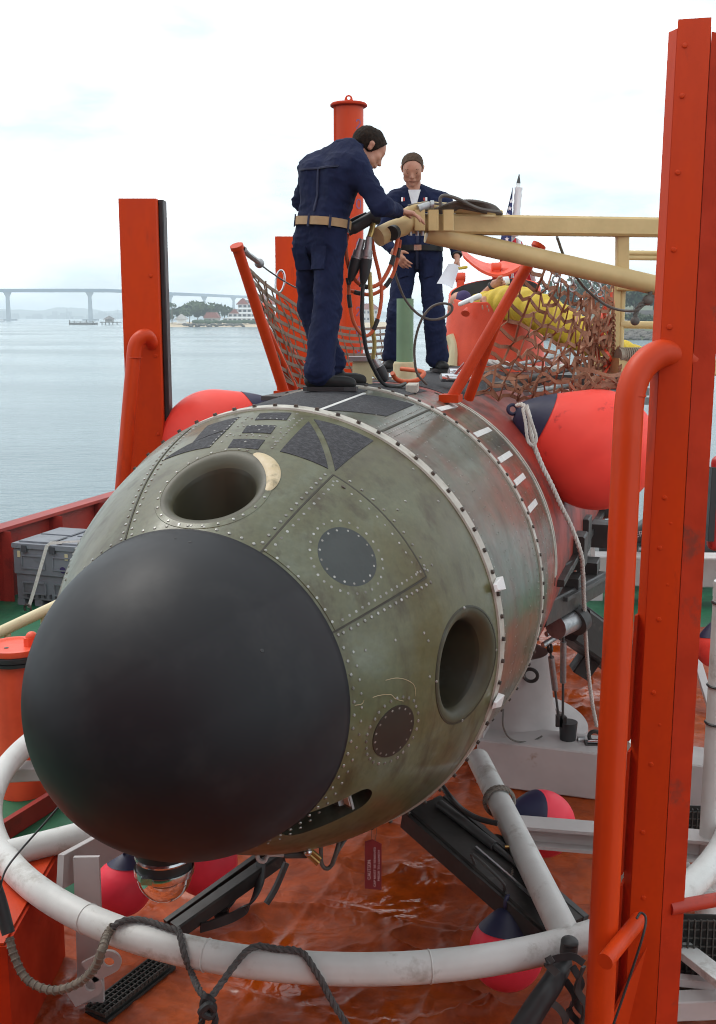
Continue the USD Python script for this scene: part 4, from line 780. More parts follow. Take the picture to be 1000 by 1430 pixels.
# duct flanges: riveted rings round the mouths
def mouth_ring(c0, d, r0, r1, rr, kk, name="duct_flange", mat="hull_panel", off=.003):
    d, a, b = frame(d, UP if abs(d[2]) < .9 else (0, 1, 0)); k = 72; an = np.arange(k) * 2 * pi / k
    def onsk(R, dr):
        out = []
        for x in an:
            p = c0 + R * (math.cos(x) * a + math.sin(x) * b)
            lo, hi = .2, 1.6
            for _ in range(30):
                mid = (lo + hi) / 2; q = O + (p - O) - d * ((p - O) @ d) + d * mid; qq = q - O; t = qq @ A; rad = np.linalg.norm(qq - t * A)
                if rad < prof(t) + dr: lo = mid
                else: hi = mid
            out.append(q)
        return np.array(out)
    V = np.vstack([onsk(r0, -.006), onsk(r0, off), onsk((r0 + r1) / 2, off), onsk(r1, off), onsk(r1 + .002, -.005)]); f = []
    for q_ in range(4):
        for j in range(k): j2 = (j + 1) % k; f += [[q_ * k + j, q_ * k + j2, (q_ + 1) * k + j2], [q_ * k + j, (q_ + 1) * k + j2, (q_ + 1) * k + j]]
    m = trimesh.Trimesh(V, np.array(f), process=False); cn = np.cross(V[k + k + 1] - V[k + k], V[3 * k] - V[2 * k])
    nn = np.cross(m.vertices[m.faces[4 * k // 1][1]] - m.vertices[m.faces[4 * k][0]], m.vertices[m.faces[4 * k][2]] - m.vertices[m.faces[4 * k][0]])
    if nn @ d < 0: m.invert()
    ob(sub, name, m, mat, smooth=40)
    P = onsk(rr, off)
    for i in range(kk):
        p = P[int(i * k / kk)]; q = p - O; t = float(q @ A); aa = math.degrees(math.atan2(q @ S, q[2])); riv.append(dome_head(p, HN(np.array(t), np.array(aa)), .0085, 6))
def on_skin(c0, d, R, dr, an):
    d, a, b = frame(d, UP if abs(d[2]) < .9 else (0, 1, 0)); p = c0 + R * (np.cos(an)[:, None] * a + np.sin(an)[:, None] * b); lo, hi = np.full(len(an), .2), np.full(len(an), 1.6); base = p - ((p - O) @ d)[:, None] * d
    for _ in range(34):
        mid = (lo + hi) / 2; q = base + mid[:, None] * d - O; t = q @ A; rad = np.linalg.norm(q - t[:, None] * A, axis=1); ins = rad < prof(t) + dr; lo = np.where(ins, mid, lo); hi = np.where(ins, hi, mid)
    return base + lo[:, None] * d
def duct(c0, d, R0, R1, deep, label):
    an = np.arange(96) * 2 * pi / 96; rows = [on_skin(c0, d, R0 + (R1 - R0) * (1 - math.sin(x)), .0015 - (R1 - R0) * 1.25 * (1 - math.cos(x)), an) for x in np.linspace(0, pi / 2, 11)]
    dd, a, b = frame(d, UP if abs(d[2]) < .9 else (0, 1, 0)); o = O + ((c0 - O) - d * ((c0 - O) @ d)); rows += [o + dd * z + R0 * (np.cos(an)[:, None] * a + np.sin(an)[:, None] * b) for z in (.35, -.2)]; V = np.vstack(rows); f = []; k = 96
    for i in range(len(rows) - 1):
        for j in range(k): j2 = (j + 1) % k; f += [[i * k + j, i * k + j2, (i + 1) * k + j2], [i * k + j, (i + 1) * k + j2, (i + 1) * k + j]]
    m = trimesh.Trimesh(V, np.array(f), process=False); n = m.face_normals[4 * k]
    if n @ d < 0: m.invert()
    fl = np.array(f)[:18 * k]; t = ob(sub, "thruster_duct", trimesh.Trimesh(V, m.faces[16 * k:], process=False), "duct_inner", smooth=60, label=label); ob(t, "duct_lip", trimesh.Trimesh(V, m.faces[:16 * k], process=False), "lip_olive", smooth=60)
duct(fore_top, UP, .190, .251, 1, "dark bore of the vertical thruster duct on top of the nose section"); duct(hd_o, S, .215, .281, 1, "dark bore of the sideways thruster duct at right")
mouth_ring(fore_top, UP, .252, .276, .264, 26)
mouth_ring(hd_o, S, .282, .292, .287, 4, mat="duct_inner")
# worn tan lip of the top duct
xs_ = np.linspace(.02, 1.2, 30); rows_ = []; U0, U1, U2 = frame(UP, (0, 1, 0)); ang0 = math.atan2(S @ U2, S @ U1); sgn = 1 if (-S[1] * U1[0] + S[0] * U1[1]) * 0 + np.cross(U1, U2)[2] > 0 else -1
for u, dr0 in ((-.9, -.052), (-.6, -.022), (-.3, -.006), (0, .004), (.4, .008), (.8, .006), (1, -.002)):
    w_ = np.sqrt(np.maximum(0, np.sin((xs_ - .02) / 1.18 * pi))); R_s = .254 + u * (.055 if u > 0 else .055) * w_
    rows_.append(np.array([on_skin(fore_top, UP, R_s[i], (dr0 - .0 + .004) * w_[i] ** (2 if u < 0 else 1) + .002, np.array([ang0 + sgn * xs_[i]]))[0] for i in range(30)]))
V_ = np.vstack(rows_); F_ = []
for i in range(6):
    for j in range(29): a_ = i * 30 + j; F_ += [[a_, a_ + 30, a_ + 31], [a_, a_ + 31, a_ + 1]]
tm = trimesh.Trimesh(V_, np.array(F_), process=False)
if tm.face_normals[4 * 58 + 20][2] < 0: tm.invert()
ob(sub, "worn_lip", tm, "gelcoat_tan", smooth=True)
# inner plate seen down the top duct
ip = fore_top + A * .188 + UP * .66; ob(sub, "duct_plate", beam(ip + [0, 0, -.05], ip + [0, 0, .05], .11, .012, up=A), "patch_brown", smooth=False)
for dx_ in (-.042, .042):
    for dz_ in (-.035, .035): riv.append(dome_head(ip + S * dx_ + UP * dz_ - A * .006, -A, .008, 6))
# rows of small rivets on the middle section
for t, n in ((.36, 46), (.40, 46), (.98, 60), (.74, 50)):
    for a in np.linspace(20, 132, n): rivet(t, a, .0052)
for t in (.10,):
    for a in np.linspace(24, 150, 60): rivet(t, a, .0052)
for off in (-1.6, 1.6, 3.2): row(.1, 26 + off, 1.02, 26 + off, 26, .006)
for t in (1.35, 1.5, 1.66):
    for a in np.linspace(40, 92, 18): rivet(t, a, .005)
for px, py in ((362, 571 + 30), (352, 606), (343, 617), (392, 604), (402, 596), (410, 585), (385, 617), (300, 602), (310, 617), (322, 606), (338, 590), (346, 583), (415, 578)): t, a = on_hull(px, py); rivet(t, a, .008)
row(-.52, -9, -.14, -8.6, 12, .0075); row(-.52, 8.6, -.14, 8.4, 12, .0075); row(-.30, -6, -.30, 6, 8, .0075); row(-.42, -6.5, -.42, 6.5, 8, .0075); row(-.19, -6, -.19, 6, 8, .0075)
for px, py in ((595, 638), (577, 655), (566, 700), (555, 712), (612, 700), (592, 790), (603, 789), (593, 795), (460, 880 + 10), (510, 908), (552, 894), (592, 884), (600, 945), (598, 895)): t, a = on_hull(px, py); rivet(t, a, .008)
for pts in (((520, 974), (530, 971), (545, 970), (552, 976), (563, 979)), ((538, 950), (552, 947), (566, 949), (578, 957), (580, 972)), ((495, 985), (505, 983), (508, 978))):
    ob(sub, "scratch", tube(spl([near_skin(px, py, .0008) for px, py in pts], 8), .0014, 5), "gelcoat_tan")
ob(sub, "rivets", riv, "rivet_metal", smooth=40, kind="stuff")
# white wedge clips on the forward band
for px, py in ((690, 818), (690, 975)):
    t, a = on_hull(px, py); c = H(0.0, a, .015); n = HN(np.array(0.0), np.array(a)); tg_ = unit(np.cross(A, n))
    m = m3.Manifold.hull_points(np.array([c + x * A + y * tg_ + z * n for x, y, z in ((-.07, -.02, 0), (-.07, .02, 0), (.04, -.034, 0), (.04, .034, 0), (.04, -.034, .035), (.04, .034, .035), (-.055, -.014, .014), (-.055, .014, .014))]))
    ob(sub, "wedge_clip", m, "white_clean", smooth=False)
# lamp window in the recess
w0 = H(*on_hull(492, 1122)) - rc_n * .06; wu = unit(np.cross(rc_n, al)); wn = unit(np.cross(al, UP)); wn = wn if wn @ (EYE - w0) > 0 else -wn
wv = unit(UP - al * (UP @ al)); wn = unit(np.cross(al, wv)); wn = wn if wn @ (EYE - w0) > 0 else -wn
cs = (m3.CrossSection.circle(.034, 20).translate([0, .035]) + m3.CrossSection.square([.068, .11], True).translate([0, -.02])); 
def plate(cs, c, ax, ay, th):
    m = cs.extrude(th).to_mesh(); v = m.vert_properties[:, :3]; az = unit(np.cross(ax, ay)); t = trimesh.Trimesh(np.asarray(c) + v[:, :1] * ax + v[:, 1:2] * ay + v[:, 2:] * az, m.tri_verts); return t
fx = unit(-A * .55 + S * .75); fx = unit(fx - wv * (fx @ wv)); ob(sub, "lamp_bracket", plate(cs, w0, fx, wv, .012), "steel"); ob(sub, "lamp_lens", plate(m3.CrossSection.circle(.026, 20).translate([0, .03]) + m3.CrossSection.square([.052, .085], True).translate([0, -.015]), w0 + np.cross(fx, wv) * .0125 * (1 if np.cross(fx, wv) @ (EYE - w0) > 0 else -1), fx, wv, .004), "white_clean", smooth=False)
ob(sub, "lamp_housing", beam(w0 - [0, 0, .03] - fx * .02, w0 - [0, 0, .045] - fx * .19, .07, .07), "steel")
# chrome bottom lamp with glass bowl
lc = at(229, 1200, 4.66); lt = lc * 1.0
bl = thing("bottom_lamp", "round lamp with clear glass bowl and chrome bands under the black nose", "lamp", lc)
R_ = .128
ob(bl, "upper_rim", lathe([(R_ * .94, .03), (R_ * 1.0, .03), (R_ * 1.02, .02), (R_ * 1.0, .012), (R_ * .94, .012)], lc, closed=True), "chrome"); ob(bl, "body", lathe([(0, .2), (R_ * .97, .2), (R_ * .97, -.06), (0, -.06)], lc), "black_rubber", smooth=30)
ob(bl, "lower_rim", lathe([(R_ * .9, -.03), (R_ * 1.05, -.03), (R_ * 1.07, -.045), (R_ * 1.05, -.062), (R_ * .9, -.062)], lc, closed=True), "chrome"); ob(bl, "clasp", box(lc + [-.055, -R_ * 1.0, -.035], [.05, .03, .03]), "chrome")
bw_ = [(R_ * .98 * math.cos(x), -.062 - .135 * math.sin(x)) for x in np.linspace(0, pi / 2, 16)]
ob(bl, "glass_bowl", lathe(bw_ + [(r_ * .95, z_ + .005) for r_, z_ in bw_[::-1]], lc, n=48), "lamp_glass", smooth=60)
for rr_, zz in ((.10, -.075), (.078, -.10), (.052, -.09)): ob(bl, "reflector_ring", ring(lc + [0, 0, zz], UP, rr_, .0035, 36, 6), "chrome")
ob(bl, "reflector", lathe([(.085, -.064), (.06, -.085), (.03, -.095), (0, -.097)], lc), "steel"); ob(bl, "bulb", sph(lc + [0, 0, -.10], .024, 2), "white_clean")
# keel fittings: pipes, brass valve, bent grey rail
kf = thing("keel_fitting", "pale bent pipe hook and brass valve under the hull behind the nose", "fitting", at(400, 1195, 5.2))
ob(kf, "pipe_hook", tube(spl([at(358, 1188, 5.15), at(361, 1200, 5.15), at(369, 1203, 5.15), at(376, 1194, 5.17), at(398, 1194, 5.2)], 8), .011, 10), "white_rusty", smooth=60); ob(kf, "valve_body", cyl(at(396, 1194, 5.2), at(428, 1192, 5.24), .018, .024, 14), "dark_grey")
ob(kf, "brass_valve", [cyl(at(426, 1188, 5.2), at(445, 1206, 5.18), .016, n=12), cyl(at(430, 1184, 5.2), at(448, 1200, 5.18), .012, n=12)], "brass"); ob(kf, "cap_nut", sph(at(430, 1190, 5.17), .022, 2), "chrome")
kr = thing("keel_guard", "grey bent rod guard hanging under the hull left of the red tag", "guard", at(455, 1205, 5.4))
ob(kr, "rod", tube(spl([at(448, 1178, 5.4), at(449, 1205, 5.4), at(456, 1213, 5.4), at(464, 1207, 5.42), at(472, 1188, 5.46), at(490, 1160, 5.6)], 8), .011, 10), "cable_grey", smooth=60); ob(kr, "rod", tube(spl([at(476, 1165, 5.45), at(470, 1188, 5.4), at(463, 1209, 5.4)], 6), .011, 10), "cable_grey", smooth=60)
# red caution tag
tc_ = at(521, 1208, 5.25); tgt = thing("caution_tag", "dark red tag with pale lettering hanging from the hull on wires", "tag", tc_)
pw, ph = .088, .285; cs = m3.CrossSection([[(-pw / 2, -ph / 2 + .02), (pw / 2, -ph / 2), (pw / 2, ph / 2 - .03), (-.004, ph / 2), (-pw / 2, ph / 2 - .008)]])
ax = unit([1, .25, 0]); ob(tgt, "plate", plate(cs, tc_, ax, UP, .004), "tag_red", smooth=False)
nrm = np.cross(ax, UP); nrm = nrm if nrm[1] < 0 else -nrm
def vtext(txt, h, x, y0, c):
    m = meshkit.text_mesh(txt, h, .0012); v = np.array(m.vertices); sc = 1.0
    P = c + np.outer(-v[:, 1] * 1.0 + x, ax) + np.outer(v[:, 0] + y0, UP) + np.outer(v[:, 2] + .001, nrm); return trimesh.Trimesh(P, m.faces), v[:, 0].max()
for txt, h, x, y0, tw in (("CAUTION", .0165, -.014, -.075, .108), ("CAP MUST BE REMOVED", .0105, .0125, -.118, .218), ("PRIOR TO LAUNCH", .0105, .034, -.09, .17)):
    m, wd = vtext(txt, h, 0, 0, np.zeros(3)); v = np.array(m.vertices); kz = tw / wd; v[:, 2] *= kz
    ob(tgt, "lettering", trimesh.Trimesh(v + tc_ + ax * x + UP * y0 + nrm * (.0005 if nrm @ np.cross(ax, UP) < 0 else .0045), m.faces), "tag_letter", smooth=False)
for dx_ in (-.006, .012): ob(tgt, "wire", cyl(tc_ + ax * dx_ + UP * (ph / 2 - .012), at(521 + dx_ * 500, 1150, 5.3), .0012, n=5), "bolt_dark")
# ================================================================ gear around the submersible
def near_hull(px, py, off=.05, Ymax=99):
    "on the hull's skin at that place, lifted by off"
    t, a = on_hull(px, py); return H(t, a, off)
def on_ring(px, py, lift=.02, fall=None):
    "on the near side of the cradle's ring tube"
    d = ray(px, py); s = np.linspace(3.5, 9, 5500); p = EYE + s[:, None] * d; q = p - RC; h = np.hypot(np.hypot(q[:, 0], q[:, 1]) - RR, q[:, 2]); i = np.argmax(h < .080 + lift)
    if h.min() > .080 + lift: i = int(np.argmin(h)); 
    return p[i]
# ---- inflatable fenders
def fender(c, r, cap_dir, label, mat="buoy_red", group=None, cap_at=.42, neck=1.32):
    c = np.asarray(c, float); d = unit(cap_dir); t = thing("fender_buoy", label, "buoy", c, group); th = np.linspace(-pi / 2, .62, 30)
    pr = [(r * math.cos(x), r * math.sin(x)) for x in th]; e = pr[-1]; tip = [(e[0] * (1 - u) ** .85 * 1.0 + .16 * r * u, e[1] + (neck * r - e[1]) * u) for u in np.linspace(.12, 1, 10)]
    al_ = np.array(pr + tip + [(0, neck * r + .01)]); z0 = cap_at * r; k = int(np.argmax(al_[:, 1] > z0)); rb = np.interp(z0, al_[:, 1], al_[:, 0])
    ob(t, "ball", lathe(np.vstack([al_[:k], [[rb, z0], [rb * .9, z0 + .01]]]), c, d, 56), mat, smooth=50)
    ob(t, "cap", lathe(np.vstack([[[rb * .9, z0 - .005], [rb + .004, z0 + .001]], al_[k:] + [.004, 0]]), c, d, 56), "buoy_cap", smooth=50)
    ob(t, "eye", ring(c + d * (neck * r + .035), np.cross(d, [.2, .4, 1]), .035, .013, 18, 8), "buoy_cap"); return t, c + d * (neck * r + .05)
f1, e1 = fender(at(832, 628, 7.95), .437, [-.9, .06, .43], "big orange-red fender buoy with dark cap on the submersible's right flank", cap_at=1.0, neck=1.45)
f2, e2 = fender(at(300, 620, 9.0), .445, [.82, .25, .5], "big orange-red fender buoy behind the hull's left shoulder", cap_at=.92)
f3, e3 = fender(at(757, 1150, 7.12), .228, [-.85, -.25, .42], "pink-red buoy behind the white side beam, cap tied to the strut tube", "buoy_pink", cap_at=.46, neck=1.2)
f4, e4 = fender(at(707, 1330, 5.86), .215, [.03, .15, 1], "pink-red buoy hanging from the strut behind the front of the ring", "buoy_pink", cap_at=.66, neck=1.2)
f5, e5 = fender(at(172, 1238, 6.75), .19, [.1, .1, 1], "pink-red buoy with blue cap left of the glass lamp", "buoy_pink", cap_at=.82, neck=1.2)
f6, e6 = fender(at(286, 1204, 6.9), .22, [.5, .5, 1], "red buoy half hidden by the nose right of the glass lamp", "buoy_pink", cap_at=.95)
f7, e7 = fender(at(999, 905, 8.6), .16, [.0, .2, 1], "small red buoy at the right edge behind the white standpipe", "buoy_red", cap_at=.55)
sk = atz(712, 1180, .8) + [0, 0, -.02]
ob(None, "buoy_lanyard", [rope([e4, (e4 + sk) / 2 + [.02, 0, 0], sk + [.015, 0, -.04]], .012), rope([e4, (e4 + sk) / 2 - [.02, 0, 0], sk + [-.015, 0, -.04]], .012)], "rope_grey", label="short doubled grey lanyard holding the buoy behind the ring front", cat="rope")
sh = thing("shackle", "small steel shackle on the strut tube above the hanging buoy", "shackle", sk); ob(sh, "bow", ring(sk - [0, .02, .03], [1, .2, 0], .035, .011, 18, 8), "steel"); ob(sh, "pin", cyl(sk + [-.035, -.03, .02], sk + [.04, -.03, .02], .012, n=10), "brass")
sa_, sb_ = atz(668, 1060, .8), atz(795, 1316, .8); sd_ = unit(sb_ - sa_); c3 = sa_ + sd_ * ((atz(690, 1118, .8) - sa_) @ sd_)
ob(None, "strut_lashing", [rope(np.vstack([c3 + sd_ * k_ * .03 + .1 * (math.cos(x) * np.cross(sd_, UP) + math.sin(x) * UP) for x in np.linspace(0, 2 * pi, 24)]), .013) for k_ in (0, 1)] + [rope(spl([c3 + .1 * UP, (c3 + e3) / 2 + [0, 0, .09], e3], 6), .013)], "rope_grey", label="grey rope lashing wound round the strut tube to the buoy's cap", cat="rope")
# ---- ropes
def frontof(px, py, Y):
    t, a = on_hull(px, py); return at(px, py, min(Y, H(t, a, 0)[1] - .05))
wr = [frontof(722, 566, 7.6), frontof(731, 566, 7.5), frontof(739, 580, 7.45), frontof(742, 606, 7.4), frontof(747, 625, 7.38), frontof(757, 650, 7.38), frontof(768, 672, 7.38), frontof(783, 705, 7.42), frontof(799, 738, 7.5), frontof(811, 772, 7.55), at(814, 800, 7.7), at(816, 850, 8.0), at(820, 920, 8.5), at(826, 975, 8.75), at(833, 1014, 8.9)]
ob(None, "white_rope", rope(spl(wr, 8), .017), "rope_white", label="white twisted rope hanging from the deck edge past the big right fender", cat="rope")
ob(None, "rope_loop", rope(spl([frontof(730, 570, 7.45), frontof(734, 590, 7.38), frontof(737, 614, 7.35), frontof(744, 622, 7.34), frontof(749, 612, 7.34), frontof(741, 585, 7.36), frontof(736, 566, 7.42)], 8), .012), "rope_white", label="white rope eye spliced beside the big right fender's cap", cat="rope")
q = at(831, 1032, 8.86); sh = thing("shackle", "dark shackle with bright pin on the cross beam under the white rope", "shackle", q); ob(sh, "bow", ring(q + [0, 0, .02], [.3, 1, .1], .05, .017, 20, 8), "dark_steel"); ob(sh, "pin", cyl(q + [-.06, 0, -.02], q + [.07, -.02, -.01], .018, n=12), "chrome"); ob(sh, "base", box(q + [0, .02, -.05], [.16, .1, .03]), "dark_steel")
rr1 = [at(11, 1300, 5.35), at(20, 1335, 5.3), at(38, 1368, 5.25), at(72, 1383, 5.2), at(108, 1374, 5.15), at(132, 1352, 5.1), at(143, 1325, 5.06), on_ring(150, 1305), on_ring(163, 1290), on_ring(182, 1284), on_ring(205, 1286), on_ring(230, 1294), on_ring(252, 1301)]
lp_ = spl(rr1, 8); ob(None, "mooring_rope", rope(lp_[20:], .018), "rope_dark", label="dark rope draped over the ring at left, sagging in front of it", cat="rope")
ob(None, "rope_sleeve", tube(spl([at(-12, 1230, 5.42), at(0, 1262, 5.4), at(12, 1304, 5.34)], 6), np.linspace(.045, .035, 13), 12), "black_rubber", label="black sleeve on the rope at the left edge", cat="sleeve")
ob(None, "whipped_eye", [tube(lp_[2:62], .021, 10)] + [ring(lp_[i], lp_[i + 1] - lp_[i - 1], .021, .005, 14, 5) for i in range(3, 62, 2)], "rope_wrap", label="pale whipping wound round the sagging left rope", cat="rope")
kn = at(291, 1398, 4.86)
ob(None, "knotted_rope", [rope(spl([on_ring(248, 1297), on_ring(253, 1312), on_ring(258, 1335), on_ring(268, 1360), at(278, 1382, 4.92), kn], 8), .018), rope(spl([kn, at(310, 1372, 4.93), on_ring(330, 1345), on_ring(345, 1328), on_ring(362, 1321), on_ring(385, 1325), on_ring(412, 1327)], 8), .018),
    rope(spl([on_ring(408, 1326), on_ring(424, 1332), on_ring(438, 1352), on_ring(450, 1372), at(466, 1402, 4.9), at(498, 1452, 4.85)], 8), .018)], "rope_dark", label="dark rope hung in loops over the middle of the ring's front", cat="rope")
ob(None, "rope_knot", [tube(spl([kn + [.03 * math.cos(i * 1.9), -.02 + .02 * math.sin(i), .03 * math.sin(i * 1.9) - .012 * i * .5] for i in range(9)], 6), .02, 8), rope(spl([kn - [.0, 0, .02], kn + [-.03, 0, -.08], kn + [-.045, -.02, -.2]], 6), .018), rope(spl([kn - [.0, 0, .02], kn + [.03, 0, -.08], kn + [.02, -.02, -.2]], 6), .018)], "black_rubber", label="black knot tying the two hanging rope loops at bottom left", cat="knot")
ob(None, "thin_cable", tube(spl([at(92, 1115, 6.1), at(62, 1150, 5.95), at(30, 1186, 5.75), at(8, 1215, 5.5), at(0, 1240, 5.4), at(-6, 1262, 5.36)], 8), .006, 7), "cable_black", label="thin black cable running over the ring at the left edge", cat="cable")
ob(None, "black_hose", tube(spl([at(617, 1097, 6.75), at(628, 1112, 6.6), at(645, 1130, 6.55), at(668, 1143, 6.5), at(695, 1150, 6.45)], 8), .018, 10), "cable_black", label="black hose curving from the hull's lower edge to the strut tube", cat="hose")
# black tangle tied to the ring at lower right
tk = on_ring(794, 1330, .04); tgl = thing("lashing_gear", "black sleeved lashing and straps tied to the ring left of the near post", "lashing", tk)
ob(tgl, "knob", [cyl(tk + [0, 0, 0], tk + [0, -.02, .07], .045, n=16), sph(tk + [0, -.02, .07], .045, 2, (1, 1, .5))], "dark_grey"); ob(tgl, "sleeve", tube(spl([on_ring(786, 1345, .03), at(772, 1372, 4.92), at(748, 1408, 4.85), at(722, 1450, 4.8)], 8), np.linspace(.05, .062, 25), 14), "black_rubber")
for k_, pts in enumerate([[(762, 1343), (780, 1338), (800, 1336), (815, 1345)], [(800, 1350), (812, 1375), (805, 1400), (820, 1420)], [(790, 1370), (803, 1392), (795, 1412), (812, 1432)], [(815, 1350), (806, 1380), (818, 1405), (809, 1436)], [(778, 1360), (770, 1352), (764, 1345), (772, 1338)], [(768, 1398), (782, 1410), (790, 1425), (783, 1440)]]):
    ob(tgl, "strap", ribbon(spl([at(px, py, 5.0 - .03 * k_) for px, py in pts], 6), .035, [.5, .3, .8], .006), "dark_grey" if k_ > 2 else "black_rubber")
# ---- dark arms and gear beneath the hull
arm = thing("support_arm", "dark steel cradle arm slanting from under the hull to the right strut", "arm", at(690, 1220, 6.2))
a0_, a1_ = at(592, 1128, 6.75), at(790, 1300, 5.72); dd = unit(a1_ - a0_); sn = unit(np.cross(dd, UP))
ob(arm, "web", beam(a0_, a1_, .30, .09, c=.01), "dark_steel", smooth=False); ob(arm, "side_rail", beam(a0_ - sn * .17 - UP * .03, a1_ - sn * .15 - UP * .03, .04, .16), "dark_grey", smooth=False); ob(arm, "side_rail", beam(a0_ + sn * .17 - UP * .03, a1_ + sn * .15 - UP * .03, .03, .12), "dark_steel", smooth=False)
for u in (.36, .42, .48, .54): ob(arm, "tread", beam(a0_ + dd * 1.5 * u + sn * .02 + UP * .055, a0_ + dd * 1.5 * u + sn * .02 + dd * .22 + UP * .05, .014, .02), "steel")
ob(arm, "hydraulic_ram", [cyl(a0_ + dd * .1 - sn * .05 + UP * .07, a0_ + dd * .6 - sn * .08 + UP * .07, .03, n=14), cyl(a0_ + dd * .6 - sn * .08 + UP * .07, a0_ + dd * .95 - sn * .1 + UP * .06, .018, n=12)], "dark_grey"); ob(arm, "bracket_handle", tube(spl([a0_ + dd * .66 + sn * .13 + UP * .05, a0_ + dd * .66 + sn * .15 + UP * .12, a0_ + dd * .92 + sn * .15 + UP * .11, a0_ + dd * .92 + sn * .13 + UP * .04], 5), .009, 8), "dark_grey")
ob(arm, "pad", skin_of([mhull((a0_ + dd * .45 - sn * .24 - UP * .05, .06), (a0_ + dd * .72 - sn * .26 - UP * .1, .08))], .03, 5), "black_rubber", smooth=True); ob(arm, "mount_plate", beam(a0_ - dd * .05 - sn * .15, a0_ + dd * .35 - sn * .2, .07, .02), "dark_grey", smooth=False)
ob(arm, "end_bracket", [beam(a1_ - dd * .15 + sn * .1, a1_ + dd * .1 + sn * .1, .1, .1), cyl(a1_ + dd * .02, a1_ + dd * .02 + sn * .25, .045, n=12)], "dark_steel")
a2, a3 = at(392, 1196, 6.3), at(245, 1300, 5.8); dd = unit(a3 - a2); sn = unit(np.cross(dd, UP)); arm2 = thing("support_arm", "dark steel cradle arm behind the glass lamp, slanting down to the left", "arm", (a2 + a3) / 2)
ob(arm2, "web", beam(a2, a3, .09, .09, c=.01), "dark_steel", smooth=False); ob(arm2, "side_rail", beam(a2 + sn * .12, a3 + sn * .10, .04, .05), "dark_steel", smooth=False); ob(arm2, "post", beam(at(312, 1240, 6.1), at(312, 1275, 6.0), .06, .06, up=(0, 1, 0)), "dark_steel", smooth=False)
ob(None, "lifting_strap", [ribbon(spl([at(365, 1200, 6.2), at(362, 1235, 6.1), at(350, 1262, 6.0), at(330, 1278, 5.95), at(300, 1290, 5.9), at(280, 1296, 5.85)], 8), .06, [.6, .3, .7], .006), ribbon(spl([at(338, 1225, 6.2), at(330, 1250, 6.1), at(318, 1270, 6.0), at(300, 1280, 6.0)], 8), .05, [.6, .3, .7], .006)], "black_rubber", label="black lifting strap hanging in a loop under the nose's right side", cat="strap")
ob(None, "under_hull_lashing", [tube(spl([at(400, 1205, 6.0), at(385, 1240, 5.95), at(372, 1262, 5.9)], 6), .02, 8)], "dark_grey", label="dark grey lashing dangling beside the keel fitting", cat="strap")
# right flank: skid brackets, roller, ramp
fl = thing("side_bracket", "blackened steel bracket step and roller on the hull's right flank", "bracket", L(2.5, 1.3, 1.9))
ob(fl, "step_beam", beam(at(754, 858, 7.35), at(838, 812, 8.75), .10, .17, c=.01), "dark_steel", smooth=False); ob(fl, "step_plate", beam(at(772, 835, 7.7), at(838, 800, 8.8), .22, .03), "dark_grey", smooth=False); ob(fl, "gusset", extr([(-.01, 0), (.01, 0), (.01, .26), (-.01, .26)], at(775, 838, 7.6), at(800, 790, 8.0), poly1=[(-.01, 0), (.01, 0), (.01, .05), (-.01, .05)]), "dark_grey", smooth=False)
for px, py, Y, w_, h_ in ((800, 768, 8.3, .2, .26), (822, 790, 8.7, .16, .1), (812, 745, 8.9, .14, .28), (838, 745, 9.3, .16, .2), (792, 810, 8.1, .2, .08)): ob(fl, "bracket_block", box(at(px, py, Y), [w_, .25, h_], A), "dark_steel", smooth=False)
ob(fl, "roller", cyl(at(776, 876, 7.9), at(805, 862, 8.1), .09, n=24), "steel", smooth=50); ob(fl, "roller_plate", cyl(at(800, 868, 8.05), at(808, 861, 8.1), .12, n=24), "dark_grey")
for i in range(9): ob(fl, "flank_rail", beam(H(2.0 + i * .42, 96), H(2.42 + i * .42, 95.5), .10, .05), "dark_steel", smooth=False)
ob(fl, "round_fitting", lathe([(0, .1), (.1, .1), (.14, .06), (.15, 0), (.15, -.1)], H(5.0, 92, .05), S), "dark_grey")
rmp = thing("ramp_beam", "black timbered ramp beam leaning behind the white rope to the deck", "beam", at(850, 900, 9.2)); b0_, b1_ = at(795, 868, 9.0), at(925, 962, 9.6)
ob(rmp, "beam", beam(b0_, b1_, .34, .30, c=.02), "dark_steel", smooth=False); ob(rmp, "top_rail", beam(b0_ + UP * .19, b1_ + UP * .19, .12, .06), "black_rubber", smooth=False); ob(rmp, "foot", beam(at(808, 940, 9.3), at(850, 880, 9.3), .2, .16), "dark_steel", smooth=False)
# rigging struts and deck fittings on the cross beam
for (p, q_, lb) in (((787, 880, 8.75), (786, 1010, 8.95), "vertical steel turnbuckle strut behind the hull's right edge"), ((768, 905, 8.7), (781, 1008, 8.95), "slanting steel turnbuckle strut left of the vertical one")):
    a_, b_ = at(*p), at(*q_); t = thing("turnbuckle", lb, "turnbuckle", b_); m_ = a_ + (b_ - a_) * .45
    ob(t, "rod", cyl(a_, b_, .011, n=8), "dark_grey"); ob(t, "barrel", cyl(a_ + (b_ - a_) * .12, m_ + (b_ - a_) * .1, .026, n=12), "steel"); ob(t, "clevis", [beam(b_ + [0, 0, .06], b_ - [0, 0, .04], .06, .04, up=(0, 1, 0)), ring(a_, [1, .3, 0], .035, .012, 14, 6)], "dark_steel")
q = at(793, 1028, 8.98); t = thing("beam_roller", "small black roller standing on the white cross beam", "roller", q); ob(t, "drum", cyl(q + [0, 0, -.06], q + [0, 0, .13], .065, .08, 20), "black_rubber"); ob(t, "pin", cyl(q + [.08, -.03, -.02], q + [.14, -.03, -.02], .03, n=12), "steel"); ob(t, "base", box(q + [.02, 0, -.075], [.22, .12, .025]), "dark_grey")
dk = at(716, 1000, 9.55); ds = thing("docking_skirt", "white bell-shaped docking skirt under the hull behind the cross beam", "skirt", dk)
